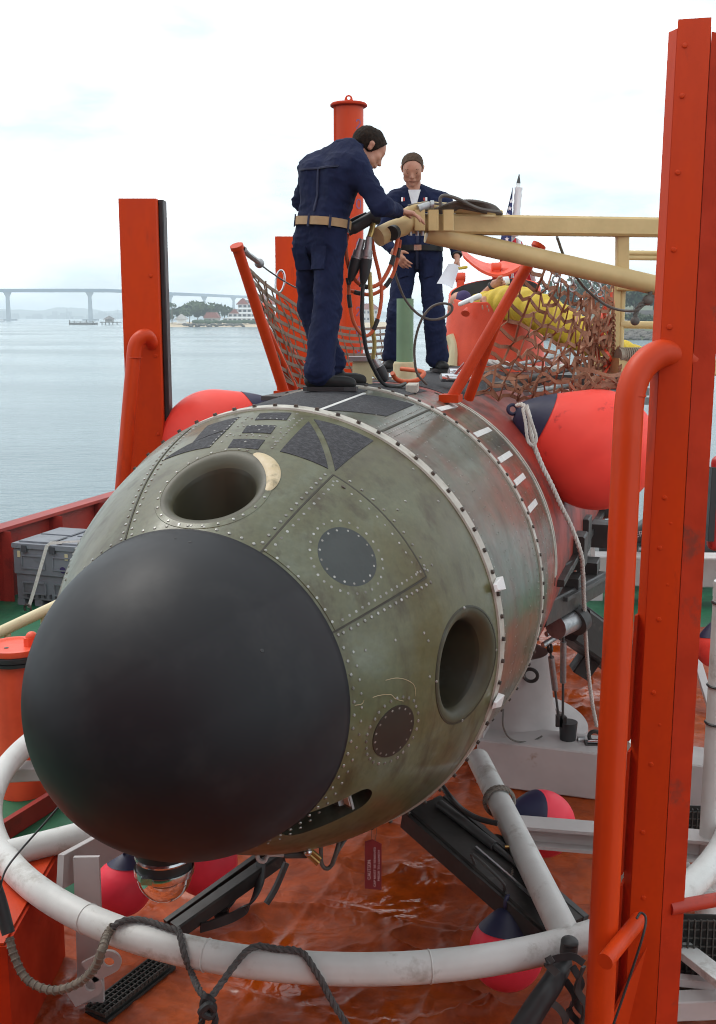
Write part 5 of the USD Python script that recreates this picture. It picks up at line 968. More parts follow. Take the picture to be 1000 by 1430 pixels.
ob(ds, "bell", lathe([(.30, .62), (.33, .4), (.36, .15), (.40, 0), (.50, -.08), (.52, -.12), (.48, -.12), (.36, -.02), (.30, .3)], dk, n=56), "white_rusty", smooth=50); q = at(772, 1000, 9.9); ob(ds, "foot_ring", lathe([(.16, 0), (.34, .02), (.36, -.03), (.34, -.08), (.16, -.08)], q, [.3, -.2, 1], n=40, closed=True), "white_rusty", smooth=40)
ob(ds, "lifting_eye", ring(at(741, 943, 9.15), [.3, 1, .2], .06, .016, 20, 8), "dark_steel")
ob(None, "slack_cable", tube(spl([at(703, 990, 8.8), at(703, 1015, 8.75), at(715, 1033, 8.85), at(740, 1036, 8.95), at(757, 1028, 9.0)], 8), .008, 7), "cable_grey", label="slack grey cable lying on the cross beam beside the docking skirt", cat="cable")
for i, (px, py) in enumerate([(768, 868), (775, 880), (770, 895)]): ob(None, "steel_pipe_stub", cyl(at(px - 12, py + 6, 8.3), at(px + 8, py - 6, 8.4), .022, n=12), "steel", label=["bright pipe stub, topmost of three under the side bracket", "bright pipe stub, middle of three under the side bracket", "bright pipe stub, lowest of three under the side bracket"][i], cat="pipe")
# far white deck beam, rubber boat with outboard
b_ = thing("deck_beam", "white box beam across the deck behind the near orange post", "beam", at(900, 800, 15.8)); p_, q_ = at(790, 793, 15.6), at(1080, 797, 15.0); ob(b_, "beam", beam(p_, q_, .4, .42, c=.015), "white_rusty", smooth=False); ob(b_, "upright", beam(at(824, 775, 15.4), at(824, 745, 15.4), .06, .4, up=(0, 1, 0)), "white_rusty", smooth=False); ob(b_, "leg", [beam(at(px, 812, 15.5), [at(px, 812, 15.5)[0], 15.5, 0.003], .2, .3, up=(0, 1, 0)) for px in (830, 1010)], "white_rusty", smooth=False)
rb = thing("rubber_boat", "black inflatable boat resting behind the white deck beam", "boat", at(880, 760, 16.6)); z_ = at(880, 765, 16.6)[2]
ob(rb, "tube", tube(spl([[at(835, 760, 16.5)[0], 16.4, z_], [at(930, 760, 16.5)[0], 16.2, z_ + .02], [at(1020, 760, 16.5)[0], 16.3, z_ + .1], [at(1090, 760, 16.5)[0], 17.0, z_ + .2]], 8), .25, 18), "black_rubber", smooth=60); ob(rb, "floor", box([at(950, 765, 17)[0], 17.1, z_ - .15], [3.0, 1.4, .1]), "dark_grey")
oc = at(900, 738, 15.7); om = thing("outboard_motor", "black outboard motor seen between the near orange pipe and post", "motor", oc)
ob(om, "cowl", skin_of([mhull((oc + [-.16, -.05, -.12], .1), (oc + [.2, -.05, .0], .1), (oc + [-.1, .2, -.1], .1), (oc + [.2, .2, .1], .1), (oc + [.18, -.02, .16], .07))], .05, 4), "black_rubber", smooth=True); ob(om, "leg", beam(oc + [0, .05, -.2], oc + [-.02, .05, -.62], .12, .16, up=(0, 1, 0)), "dark_grey"); ob(om, "bracket", [cyl(oc + [-.1, -.1, -.28], oc + [.14, -.1, -.30], .04, n=12)], "steel")
m = meshkit.text_mesh("MERCURY", .075, .004); v = np.array(m.vertices); v[:, 0] -= v[:, 0].mean(); cs_, sn_ = math.cos(.32), math.sin(.32)
ob(om, "brand_lettering", trimesh.Trimesh(np.c_[oc[0] - .02 + v[:, 0] * cs_ * .9 - v[:, 1] * sn_, np.full(len(v), oc[1] - .157) - v[:, 2], oc[2] - .06 + v[:, 0] * sn_ * .9 + v[:, 1] * cs_], m.faces), "tag_letter", smooth=False)
q = at(1012, 700, 14.0); rp2 = thing("red_boat", "red hull with black rubbing strip cut off by the right edge", "boat", q); ob(rp2, "hull", skin_of([mhull((q + [-.1, 0, .5], .1), (q + [-.1, 0, -.55], .1), (q + [1.2, 0, .5], .1), (q + [1.0, 0, -.7], .1))], .1, 3), "red_hull", smooth=True); ob(rp2, "rubbing_strip", beam(q + [-.19, -.08, .45], q + [-.19, -.08, -.5], .08, .12, up=(0, 1, 0)), "black_rubber")
# ---- left side: crate, strap, railing, bollard
cb_ = atz(23, 845, 0); cw, cd, ch = 1.25, 1.15, .93
def cpt_(s_, t_, z): return cb_ + S * s_ + A * t_ + UP * z
ct = thing("storage_crate", "grey plastic storage crate of two ribbed tiers strapped down by the bulwark", "crate", cb_)
def cbox(s0, s1, t0, t1, z0, z1, c=.012): return beam(cpt_((s0 + s1) / 2, t0, (z0 + z1) / 2), cpt_((s0 + s1) / 2, t1, (z0 + z1) / 2), s1 - s0, z1 - z0, c=c)
ob(ct, "lower_tier", cbox(.02, cw - .02, .02, cd - .02, .10, .46), "crate_grey"); ob(ct, "upper_tier", cbox(0, cw, 0, cd, .462, .83), "crate_grey")
ob(ct, "lid", [cbox(-.02, cw + .02, -.02, cd + .02, .832, .90), ], "crate_grey")
for s0, s1 in ((.05, .55), (.65, 1.2)):
    for t0, t1 in ((.06, .52), (.6, 1.08)): ob(ct, "lid_panel", cbox(s0, s1, t0, t1, .901, .925), "crate_grey")
for s_ in (.0, .28, .56, .84, 1.12): ob(ct, "foot", cbox(s_ + .01, s_ + .13, .02, cd - .02, .004, .098), "crate_grey")
for z0, z1 in ((.16, .38), (.52, .76)):
    for s0, s1 in ((.12, .50), (.62, 1.05)): ob(ct, "recess_panel", [cbox(s0, s1, -.012, -.001, z0 + .02, z0 + .04, .002), cbox(s0, s1, -.012, -.001, z1 - .04, z1 - .02, .002), cbox(s0, s0 + .02, -.012, -.001, z0 + .042, z1 - .042, .002), cbox(s1 - .02, s1, -.012, -.001, z0 + .042, z1 - .042, .002)], "crate_grey")
for s_ in np.arange(.18, 1.15, .09): ob(ct, "slot", cbox(s_, s_ + .035, .008, .0185, .13, .19, .001), "crate_dark", smooth=False)
for s_ in (.06, .82): ob(ct, "label_plate", cbox(s_, s_ + .05, -.006, -.001, .70, .79, .001), "cream_rail", smooth=False)
ob(ct, "badge", cyl(cpt_(.78, -.001, .56), cpt_(.78, -.006, .56), .045, n=20), "cap_purple")
for s_ in (.15, .6, 1.05): ob(ct, "latch", cbox(s_, s_ + .08, -.035, -.021, .78, .88, .003), "crate_dark", smooth=False)
ob(None, "lashing_strap", ribbon([cpt_(1.3, .5, .932), cpt_(.62, -.025, .935), cpt_(.58, -.055, .9), cpt_(.44, -.20, .30), cpt_(.38, -.26, .06)], .045, S * .8 + A * .6, .003), "rope_white", label="pale lashing strap pulled over the grey crate", cat="strap")
q = cpt_(.37, -.27, .05); t = thing("deck_ring", "rusty lashing ring on the green deck in front of the crate", "ring", q); ob(t, "ring", ring(q, [.4, 1, .1], .055, .016, 20, 8), "bolt_dark"); ob(t, "pad", box(q - [0, 0, .042], [.16, .16, .012]), "deck_green")
t = thing("cream_railing", "cream pipe railing at the left edge beside the orange bollard", "railing", at(0, 890, 10.0)); p_, q_ = at(-90, 925, 9.8), at(150, 812, 11.0)
ob(t, "top_rail", cyl(p_, q_, .055, n=18), "cream_rail", smooth=50)
for px, Y in ((4, 10.1), (55, 10.5)): c = p_ + (q_ - p_) * ((px + 90) / 240); ob(t, "post", cyl([c[0], c[1], .003], c - [0, 0, .03], .035, n=12), "cream_rail")
for px, py in ((8, 990),): ob(t, "mid_rail", cyl(at(-60, 1010, 9.7), at(55, 955, 10.4), .022, n=10), "cream_rail")
bc = at(22, 902, 8.9); bo = thing("bollard", "orange cylindrical deck bollard with black-rimmed lid left of the nose", "bollard", [bc[0], bc[1], 0]); zb = bc[2]
ob(bo, "drum", cyl([bc[0], bc[1], .003], [bc[0], bc[1], zb - .13], .205, n=48), "orange_bright", smooth=50); ob(bo, "rubber_rim", lathe([(.20, -.13), (.245, -.125), (.25, -.10), (.235, -.092), (.25, -.085), (.25, -.05), (.24, -.04), (.2, -.04)], [bc[0], bc[1], zb], n=48, closed=True), "black_rubber", smooth=40)
ob(bo, "lid", lathe([(0, .0), (.20, .0), (.215, .012), (.25, .012), (.255, -.02), (.245, -.038), (0, -.038)], [bc[0], bc[1], zb], n=48), "orange_bright", smooth=40); ob(bo, "valve_cap", [cyl(bc + [.12, .02, 0], bc + [.12, .02, .07], .06, n=8), sph(bc + [.13, .02, .07], .05, 2)], "orange_bright"); ob(bo, "lid_hole", cyl(bc + [-.06, -.06, .001], bc + [-.06, -.06, .003], .02, n=12), "bolt_dark")
# ================================================================ on the hull's deck: stanchions, nets, hatch, boom
def stanchion(base, top, label, brace_to, mat="orange_paint"):
    t = thing("net_stanchion", label, "stanchion", base); base, top = np.array(base), np.array(top)
    ob(t, "arm", tube(np.array([base, base + (top - base) * .5, top]), .038, 18), mat, smooth=50); ob(t, "end_cap", cyl(top - (top - base) * .012, top + (top - base) * .012, .047, n=14), mat)
    for b in brace_to: ob(t, "brace", cyl(b, base + (top - base) * .55, .036, n=14), mat, smooth=50)
    ob(t, "foot", box(base + [0, 0, .01], [.13, .13, .05], A), mat); return t
sb0 = H(1.62, 25.5, .03); st_top = at(752, 344, 7.35); stanchion(sb0, st_top, "orange net stanchion leaning outboard on the right of the hatch", [H(2.05, 27, .03)])
lb0 = at(398, 552, 8.2); lt0 = at(331, 345, 7.7); stanchion(lb0, lt0, "orange net stanchion leaning outboard at left in front of the hotel", [at(412, 548, 8.6)])
lb1 = at(424, 545, 9.4); stanchion(lb1, at(372, 425, 9.1), "second orange stanchion close behind the left one", [at(430, 520, 9.8)])
# left net: long webbing straps with cross cords
ln = thing("left_cargo_net", "brown webbing safety net slung between the left stanchion and the mast", "net", at(430, 470, 9.5))
nl = lambda u: lt0 + (lb0 - lt0) * u
nr = lambda v: at(560, 452 + 88 * v, 12.5)
rowsL = []
for k_ in range(10):
    u = .10 + .085 * k_; a_ = nl(u); b_ = nr(.05 + .1 * k_); m_ = (a_ + b_) / 2 - [0, 0, .22 - .018 * k_]; q = spl([a_, a_ * .7 + m_ * .3 - [0, 0, .05], m_, b_], 8); rowsL.append(q); ob(ln, "strap", ribbon(q, .026, UP, .003), "strap_brown")
for i in range(1, 24): ob(ln, "cord", tube(np.array([r[i] + [0, 0, .0] for r in rowsL]) + rng.normal(size=(10, 3)) * .012, .006, 5), "strap_brown")
cbp = spl([lt0 + [.05, 0, 0], at(343, 352, 7.8), at(358, 364, 8.0), at(378, 380, 8.4), at(414, 402, 9.0), at(470, 425, 10.5)], 8)
ob(None, "net_cable", [tube(cbp, .006, 6)], "cable_black", label="thin wire from the left stanchion's head to the mast", cat="wire"); ob(None, "cable_turnbuckle", [tube(cbp[4:18], .02, 8), sph(cbp[18], .035, 2)], "steel", label="turnbuckle on the wire by the left stanchion's head", cat="turnbuckle")
cq = at(391, 393, 8.7); ob(None, "carabiner", tube(np.array([cq + [.035 * math.cos(x) + .01 * math.sin(x), 0, .085 * math.sin(x)] for x in np.arange(0, 2 * pi, .35)]), .009, 7, closed=True), "chrome", label="bright carabiner hanging on the wire in front of the rear post", cat="carabiner")
# right net: knotted webbing diamonds
rn = thing("right_cargo_net", "rust brown webbing net sagging between the right stanchion and cream ladder frame", "net", at(760, 470, 8.3)); NU, NV = 15, 12; G = np.zeros((NU, NV, 3)); g2 = np.random.default_rng(12)
for i in range(NU):
    for j in range(NV):
        u, v_ = i / (NU - 1), j / (NV - 1); uu = u ** .8; lx, ly = 748 - 92 * v_ ** 1.0, 356 + 190 * v_; rx2, ry = 856 - 6 * v_, 402 + 150 * v_; px = lx + (rx2 - lx) * uu; py = ly + (ry - ly) * uu + 26 * math.sin(pi * uu) * (1 - v_ * .55) + (3.6 if (i + j) % 2 else -3.6)
        Y = 7.45 + 1.35 * uu + .35 * v_ * (1 - uu); G[i, j] = at(px + g2.normal() * 2.0, py + g2.normal() * 2.0, Y + g2.normal() * .06)
for j in range(NV):
    pts = [];
    for i in range(NU): pts.append(G[i, j])
    q = []
    for i in range(NU - 1): q += [G[i, j], G[i, j] * .5 + G[i + 1, j] * .5 + g2.normal(size=3) * .015]
    q.append(G[-1, j]); ob(rn, "strap", ribbon(np.array(q), .027, [.15, .25, 1], .003), "strap_rust")
for i in range(NU):
    q = np.array([G[i, j] + [0, -.01, 0] for j in range(NV)]); ob(rn, "cord", ribbon(q, .016, [1, .3, .1], .003) if i % 2 else tube(q, .006, 5), "strap_rust")
for i in range(1, NU - 1, 2):
    for j in range(0, NV - 1):
        if g2.random() < .3: ob(rn, "strap", ribbon(np.array([G[i, j], (G[i, j] + G[i + 1, j + 1]) / 2 + g2.normal(size=3) * .02, G[i + 1, j + 1]]), .03, [.3, .2, 1], .003), "strap_rust")
for k_ in range(22):
    px, py = 814 + g2.random() * 46, 405 + g2.random() * 70; q = [at(px, py, 8.7 + g2.random() * .3)]
    for s_ in range(4): px += g2.normal() * 7; py += 10 + g2.random() * 20; q.append(at(min(px, 866), min(py, 556), 8.6 + g2.random() * .4))
    ob(rn, "strap", ribbon(spl(q, 4), .027, [.6, .3, .5], .003), "strap_rust" if k_ % 5 else "orange_bright")
for k_ in range(10):
    px, py = 665 + g2.random() * 170, 515 + g2.random() * 30; q = [at(px + s_ * (14 + g2.random() * 10), py + g2.normal() * 9, 8.2 + g2.normal() * .15) for s_ in range(4)]; ob(rn, "strap", ribbon(spl(q, 4), .029, [.2, .5, .8], .003), "strap_rust")
for px, py, Y in ((777, 372, 7.75), (800, 384, 8.0), (826, 390, 8.35), (838, 392, 8.5)):
    ob(rn, "hook", [ring(at(px, py + k_ * 9, Y), [k_ % 2, 1 - k_ % 2, .1], .026, .007, 12, 5) for k_ in range(3)], "steel")
ob(None, "net_wire", tube(spl([at(750, 352, 7.4), at(790, 372, 7.8), at(858, 398, 8.8)], 10), .007, 6), "steel", label="head wire of the right net below the boom", cat="wire")
# deck clutter under the net
for i, (p, q_, r, mt, lb) in enumerate([((668, 520, 8.5), (795, 494, 9.6), .018, "steel", "thin steel rod lying along the deck under the right net, upper one"), ((690, 538, 8.4), (830, 508, 9.8), .022, "dark_grey", "dark grey rod lying along the deck under the right net"), ((735, 548, 8.9), (842, 526, 10.0), .03, "steel", "thick steel rod lowest under the right net")]):
    ob(None, "deck_rod", cyl(at(*p), at(*q_), r, n=12), mt, label=lb, cat="rod")
ob(None, "coiled_rope", rope(spl([at(672, 506, 9.0), at(700, 508, 9.0), at(730, 514, 9.0), at(765, 516, 9.2), at(790, 512, 9.4)], 8), .03), "rope_white", label="thick pale rope lying on deck behind the net", cat="rope")
ob(None, "deck_pad", box(at(800, 530, 10.0), [1.1, .8, .12], A), "dark_grey", label="dark pad on the hull's deck under the net's right end", cat="pad")
wb = thing("wooden_skiff", "weathered grey planked boat side behind the big right fender", "boat", at(852, 535, 10.6))
for i in range(5): ob(wb, "plank", beam(at(828 + i * 3, 515 + i * 11, 10.6), at(905, 508 + i * 13, 11.2), .03, .075), "wood_grey", smooth=False)
ob(None, "frayed_line", [tube(spl([near_hull(676, 548, .05), near_hull(695, 556, .1), near_hull(712, 563, .12), near_hull(728, 568, .16)], 6) + [0, 0, .012 * k_], .012, 6) for k_ in range(3)], "rope_grey", label="frayed grey lines gathered at the fender's cap on the deck edge", cat="rope")
# small deck fittings
q = H(1.42, 12, .05); t = thing("beige_junction_box", "small beige junction box on the deck behind the left sailor's boots", "box", at(506, 522, 7.35)); c = at(506, 522, 7.35); ob(t, "box", box(c, [.13, .1, .17], bev=.008), "cream_rail"); ob(t, "lid", box(c + [-.01, -.01, .1], [.16, .13, .03]), "steel"); ob(t, "spout", beam(c + [.06, 0, .02], c + [.14, 0, -.04], .06, .05), "cream_rail")
gp = H(2.15, -1.5); gpt = at(566, 417, 8.02); gb = np.array([gpt[0], gpt[1], float(O[2] + 1.226)]); t = thing("green_pipe", "speckled pale green standpipe on the deck between the two sailors", "pipe", gb); ob(t, "pipe", cyl(gb + [0, 0, .06], gpt, .0605, n=32), "green_pipe", smooth=50); ob(t, "base_collar", lathe([(0, .13), (.075, .13), (.085, .11), (.085, .02), (.10, 0)], gb, n=28), "cream_rail", smooth=40)
for px, py, Y in ((635, 527, 7.9), (646, 520, 8.0)):
    c = at(px, py, Y); t = thing("deck_cleat", "chrome clamp fitting at the foot of the right stanchion, " + ("nearer one" if px == 635 else "farther one"), "fitting", c); ob(t, "barrel", cyl(c + [-.1, -.02, .0], c + [.12, .03, -.01], .03, n=16), "chrome", smooth=50); ob(t, "lever", beam(c + [0, 0, .02], c + [.07, 0, .1], .02, .02), "chrome"); ob(t, "nut", [cyl(c + [-.06, -.04, 0], c + [-.06, .04, 0], .02, n=6), cyl(c + [.05, -.04, 0], c + [.05, .04, 0], .02, n=6)], "steel")
ob(None, "deck_plate", box(H(1.55, 14, .02), [.28, .07, .05], S + A * .2), "band_white", label="pale metal plate on deck at the right sailor's side near the stanchion", cat="plate")
ob(None, "deck_flange", box(H(1.35, -22, .02), [.7, .12, .03], S), "dark_grey", label="dark metal edge plate by the left fender's cap", cat="plate")
# hatch trunk, lid, clamp
hc = np.array([at(690, 440, 10.6)[0], 10.6, 0]); ht = thing("hatch_trunk", "orange hatch trunk with slanted dark opening behind the right stanchion", "hatch", hc + [0, 0, 3.5]); an = np.arange(64) * 2 * pi / 64
def slant(rows, mat, name):
    V = []; 
    for r, z, sl in rows: V.append(np.c_[hc[0] + r * np.cos(an), hc[1] + r * np.sin(an), np.full(64, z) + sl * (np.sin(an) * .85 + np.cos(an) * .35)])
    V = np.vstack(V); f = []
    for i in range(len(rows) - 1):
        for j in range(64): j2 = (j + 1) % 64; f += [[i * 64 + j, i * 64 + j2, (i + 1) * 64 + j2], [i * 64 + j, (i + 1) * 64 + j2, (i + 1) * 64 + j]]
    ob(ht, name, trimesh.Trimesh(V, np.array(f), process=False), mat, smooth=40)
slant([(.50, 3.45, 0), (.47, 3.75, 0), (.445, 4.0, .06), (.43, 4.24, .13), (.42, 4.255, .13), (.408, 4.25, .13)], "orange_bright", "trunk_wall"); slant([(.408, 4.25, .13), (.40, 4.0, .06), (.42, 3.5, 0)], "dark_steel", "trunk_lining")
for px, py, Y in ((643, 393, 10.95), (693, 379, 11.1), (707, 386, 11.1)): c = at(px, py, Y); ob(ht, "hinge_lug", [beam(c - [0, 0, .13], c + [0, 0, .05], .07, .07, up=(0, 1, 0)), cyl(c + [-.045, 0, .04], c + [.045, 0, .04], .045, n=14)], "orange_bright")
c = at(655, 420, 10.15); ob(ht, "white_clamp", [skin_of([mhull((c + [-.08, 0, -.03], .02), (c + [.09, 0, .04], .028))], .02, 3), cyl(c + [.02, -.03, 0], c + [.02, .02, 0], .02, n=10)], "white_clean"); ob(ht, "gusset_cone", cyl(at(650, 438, 10.15), at(652, 430, 10.2), .04, .01, 12), "orange_bright")
lid_c = at(691, 386, 11.2); xs_ = np.linspace(-.335, .335, 25); V_ = []
for y_, zy in ((-.26, -.02), (.26, .11)):
    for th_ in (0, .028): V_ += [lid_c + [x + .0, y_, zy + th_ + .185 * abs(x / .335) ** 1.8 + .012 * x] for x in xs_]
V_ = np.array(V_); F_ = []
for (p0, p1) in ((0, 2), (3, 1), (1, 0), (2, 3)):
    for j in range(24): a_, b_ = p0 * 25 + j, p1 * 25 + j; F_ += [[a_, b_, b_ + 1], [a_, b_ + 1, a_ + 1]]
for e_ in (0, 24): F_ += [[e_, 25 + e_, 75 + e_], [e_, 75 + e_, 50 + e_]]
tm = trimesh.Trimesh(V_, np.array(F_), process=False); trimesh.repair.fix_normals(tm); ob(ht, "lid", tm, "orange_bright", smooth=30)
ob(ht, "rope_bead", tube(spl([at(632, 512, 10.3), at(634, 485, 10.35), at(628, 470, 10.4)], 5), .05, 10), "cream_rail")
# flag on its staff behind the hatch
fp_, ft = at(716, 345, 11.7), at(724, 256, 11.7); fb_ = fp_ + (fp_ - ft) * 1.9; fg = thing("flag_on_staff", "furled striped flag with blue star field on a wrapped white staff behind the hatch", "flag", fb_)
ob(fg, "staff", cyl(fb_, ft, .02, n=12), "white_clean"); ob(fg, "finial", cyl(ft, ft + [.006, 0, .09], .022, .004, 10), "dark_grey")
sp_ = [(716 + (257 - py) * -.0 + (345 - py) * .09, py) for py in np.linspace(330, 262, 12)]; ob(fg, "wrap", tube(np.array([at(px + 1, py, 11.66) for px, py in sp_]), [.035 + .008 * (i % 2) for i in range(12)], 12), "flag_white", smooth=60)
def cloth(p00, p10, p11, p01, Y, folds, amp, n=26, m=16, ph=0):
    uu, vv = np.meshgrid(np.linspace(0, 1, n), np.linspace(0, 1, m), indexing="ij"); P = lambda p: np.array(p, float)
    q = (1 - uu)[..., None] * ((1 - vv)[..., None] * P(p00) + vv[..., None] * P(p01)) + uu[..., None] * ((1 - vv)[..., None] * P(p10) + vv[..., None] * P(p11)); V = np.array([at(a, b, Y) for a, b in q.reshape(-1, 2)])
    V[:, 1] += amp * np.sin(uu.ravel() * folds * 2 * pi + vv.ravel() * 3 + ph); i, j = np.meshgrid(np.arange(n - 1), np.arange(m - 1), indexing="ij"); a = (i * m + j).ravel(); return trimesh.Trimesh(np.vstack([V, V + [0, .004, 0]]), np.vstack([np.c_[a, a + m, a + m + 1], np.c_[a, a + m + 1, a + 1], np.c_[a, a + m + 1, a + m] + n * m, np.c_[a, a + 1, a + m + 1] + n * m]), process=False)
ob(fg, "star_field", cloth((716, 262), (716, 262), (714, 392), (697, 345), 11.63, 1, .02), "flag_blue", smooth=60)
for px, py in ((714, 281), (712, 291), (709, 300), (713, 305), (708, 334), (711, 318), (705, 345)): m = extr([(math.sin(i * pi / 5) * (.026 if i % 2 == 0 else .011), math.cos(i * pi / 5) * (.026 if i % 2 == 0 else .011)) for i in range(10)], at(px, py, 11.585), at(px, py, 11.59)); ob(fg, "star", m, "star_white", smooth=False)
edges = [(698, 352), (706, 346), (713, 340), (720, 332), (727, 336), (732, 344), (735, 350)]; low = [(700, 398), (709, 402), (719, 405), (728, 408), (736, 404), (743, 398), (748, 392)]
for i in range(6): ob(fg, "stripe", cloth(edges[i], edges[i + 1], low[i + 1], low[i], 11.66 + .01 * (i % 2), .5, .03, 6, 14, i), "flag_red" if i % 2 == 0 else "flag_white", smooth=60)
e2_ = [(726, 402), (734, 400), (741, 398), (747, 400), (752, 410)]; l2_ = [(728, 500), (736, 506), (744, 508), (752, 504), (758, 490)]
for i in range(4): ob(fg, "stripe", cloth(e2_[i], e2_[i + 1], l2_[i + 1], l2_[i], 11.6, .5, .04, 6, 14, i), "flag_white" if i % 2 == 0 else "flag_red", smooth=60)
# yellow ventilation duct
yp = spl([at(668, 432, 10.45), at(688, 428, 10.35), at(712, 424, 10.2), at(745, 432, 10.0), at(780, 450, 9.9), at(815, 470, 9.8), at(850, 487, 9.8), at(895, 503, 9.9)], 12); yp = resample(yp, .012); s_ = np.arange(len(yp)) / len(yp); rad = np.interp(s_, [0, .25, .6, 1], [.13, .15, .14, .09])
tm = tube(yp, rad, 40); n_ = tm.vertex_normals; p_ = np.array(tm.vertices); u_ = np.repeat(np.arange(len(yp)), 40); an_ = np.tile(np.arange(40) * 2 * pi / 40, len(yp)); u_ = np.r_[u_, 0, len(yp) - 1]; an_ = np.r_[an_, 0, 0]
tm.vertices = p_ + n_ * ((.020 * np.abs(np.sin(u_ * .34 + 1.8 * np.sin(an_ * 1.0 + u_ * .03))) + .030 * (meshkit.fbm(p_ * 9, 4, 5) - .5)))[:, None]
ob(None, "yellow_air_duct", tm, "yellow_fabric", smooth=True, label="wrinkled yellow fabric air duct snaking from the hatch behind the net", cat="duct")
# ---- cream boom
bm = thing("cream_boom", "cream steel boom truss reaching in from the right to the sailors' hands", "boom", at(700, 315, 7.1)); P = lambda px, py, Y: at(px, py, Y)
ob(bm, "top_beam", beam(P(602, 313, 7.02), P(1010, 319, 7.35), .115, .118, c=.014), "cream_paint", smooth=False); ob(bm, "lower_tube", cyl(P(596, 325, 7.02), P(1010, 420, 7.3), .062, n=28), "cream_paint", smooth=50); ob(bm, "strut", beam(P(869, 328, 7.24), P(869, 382, 7.24), .075, .075, up=(0, 1, 0)), "cream_paint", smooth=False)
ob(bm, "socket_tube", [tube(np.array([P(528, 331, 6.86), P(548, 321, 6.92), P(572, 313, 6.98), P(604, 311, 7.02)]), .058, 22)], "cream_paint", smooth=50); ob(bm, "socket_mouth", cyl(P(547, 326, 6.84), P(551, 324, 6.87), .045, n=20), "black_rubber")
ob(bm, "top_pipe", tube(spl([P(566, 298, 6.95), P(582, 290, 6.97), P(610, 289, 7.0), P(655, 294, 7.05), P(700, 300, 7.1)], 6), .030, 14), "cream_paint", smooth=50)
for px in (586, 605, 626): ob(bm, "flange_block", beam(P(px, 293, 6.93), P(px, 322, 6.93), .066, .03, up=(0, 1, 0), c=.006), "cream_paint", smooth=False)
ob(bm, "bolt_pin", [cyl(P(px, 322, 6.95), P(px, 329, 6.95), .012, n=8) for px in (573, 583, 590)], "steel")
ob(None, "grey_coupling", [cyl(P(584, 292, 6.93), P(600, 287, 6.95), .026, n=16), cyl(P(601, 287, 6.95), P(606, 287, 6.95), .031, n=16)], "steel", label="grey metal coupling on the boom under the sailor's hand", cat="coupling")
bund = []
for k_ in range(7):
    y0 = 284 + k_ * 2.0; bund.append(tube(spl([P(598 + k_ * 4, 298 - k_ * .3, 6.98), P(622 + k_ * 2, 286 + k_ * 1.2, 6.94 + .01 * k_), P(655, 280 + k_ * 2.0, 6.95 + .015 * k_), P(688, 287 + k_ * 1.3, 7.0), P(701 - k_, 299, 7.05)], 8), .0085, 7))
bund.append(tube(spl([P(616, 288, 6.9), P(615, 277, 6.9), P(622, 273, 6.9), P(640, 278, 6.92), P(668, 291, 6.95), P(700, 297, 7.0)], 8), .011, 7)); bund.append(tube(spl([P(570, 287, 6.95), P(600, 284, 6.97), P(640, 289, 7.0), P(680, 297, 7.05)], 8), .009, 7))
ob(None, "cable_bundle", bund, "cable_grey", label="bundle of dark grey cables looped on top of the cream boom", cat="cables")
# cream ladder frame and platform behind the boom
lf = thing("ladder_frame", "cream pipe ladder frame and platform beside the near orange post", "frame", P(880, 450, 8.9)); Yf = 8.9
ob(lf, "upright", beam(P(861, 392, Yf), P(858, 500, Yf), .06, .06, up=(0, 1, 0)), "cream_paint", smooth=False); ob(lf, "inner_upright", tube(spl([P(925, 403, Yf), P(880, 402, Yf), P(872, 403, Yf), P(869.5, 408, Yf), P(868, 440, Yf), P(866, 494, Yf)], 6), .026, 12), "cream_paint", smooth=50)
for py in (353, 359.5): ob(lf, "top_rail", cyl(P(873, py, Yf), P(1000, py + 2, Yf), .02, n=12), "cream_paint")
ob(lf, "upper_rail", cyl(P(862, 401, Yf - .05), P(1000, 408, Yf), .024, n=12), "cream_paint"); ob(lf, "lower_rail", cyl(P(866, 453, Yf), P(1000, 456, Yf), .03, n=12), "cream_paint")
ob(lf, "platform", beam(P(842, 510, Yf), P(1000, 512, Yf + .3), .5, .13, c=.012), "cream_paint", smooth=False); ob(lf, "gusset", extr([(-.01, 0), (.01, 0), (.01, .22), (-.01, .22)], P(858, 499, Yf - .1), P(843, 499, Yf - .1), poly1=[(-.01, 0), (.01, 0), (.01, .02), (-.01, .02)]), "cream_paint", smooth=False)
ob(lf, "wrapped_roller", [tube(np.array([P(863, 496, Yf - .2), P(905, 497, Yf - .1)]), .055, 16)] + [ring(P(px, 496, Yf - .18), [1, .1, 0], .055, .008, 18, 5) for px in range(865, 905, 3)], "pipe_wrap")
ch_ = [ring(P(857 + .6 * (i % 2), 440 + i * 3.6, Yf - .12), [i % 2, 1 - i % 2, .05], .014, .005, 10, 5) for i in range(18)]; ob(None, "rusty_chain", ch_, "strap_rust", label="rusty chain hanging on the cream ladder frame's upright", cat="chain")
ob(None, "boom_line", [tube(spl([P(778, 331, 7.0), P(790, 362, 7.2), P(815, 400, 7.3), P(850, 428, 7.3), P(885, 434, 7.2), P(900, 425, 7.2), P(925, 405, 7.2)], 8), .009, 7), rope(spl([P(887, 447, 7.2), P(888, 438, 7.2), P(893, 427, 7.2), P(906, 416, 7.2), P(909, 405, 7.2)], 6), .016), sph(P(905, 419, 7.2), .035, 2), sph(P(887, 448, 7.2), .03, 2)], "cable_grey", label="dark grey line hanging slack from the boom with a knotted end", cat="line")
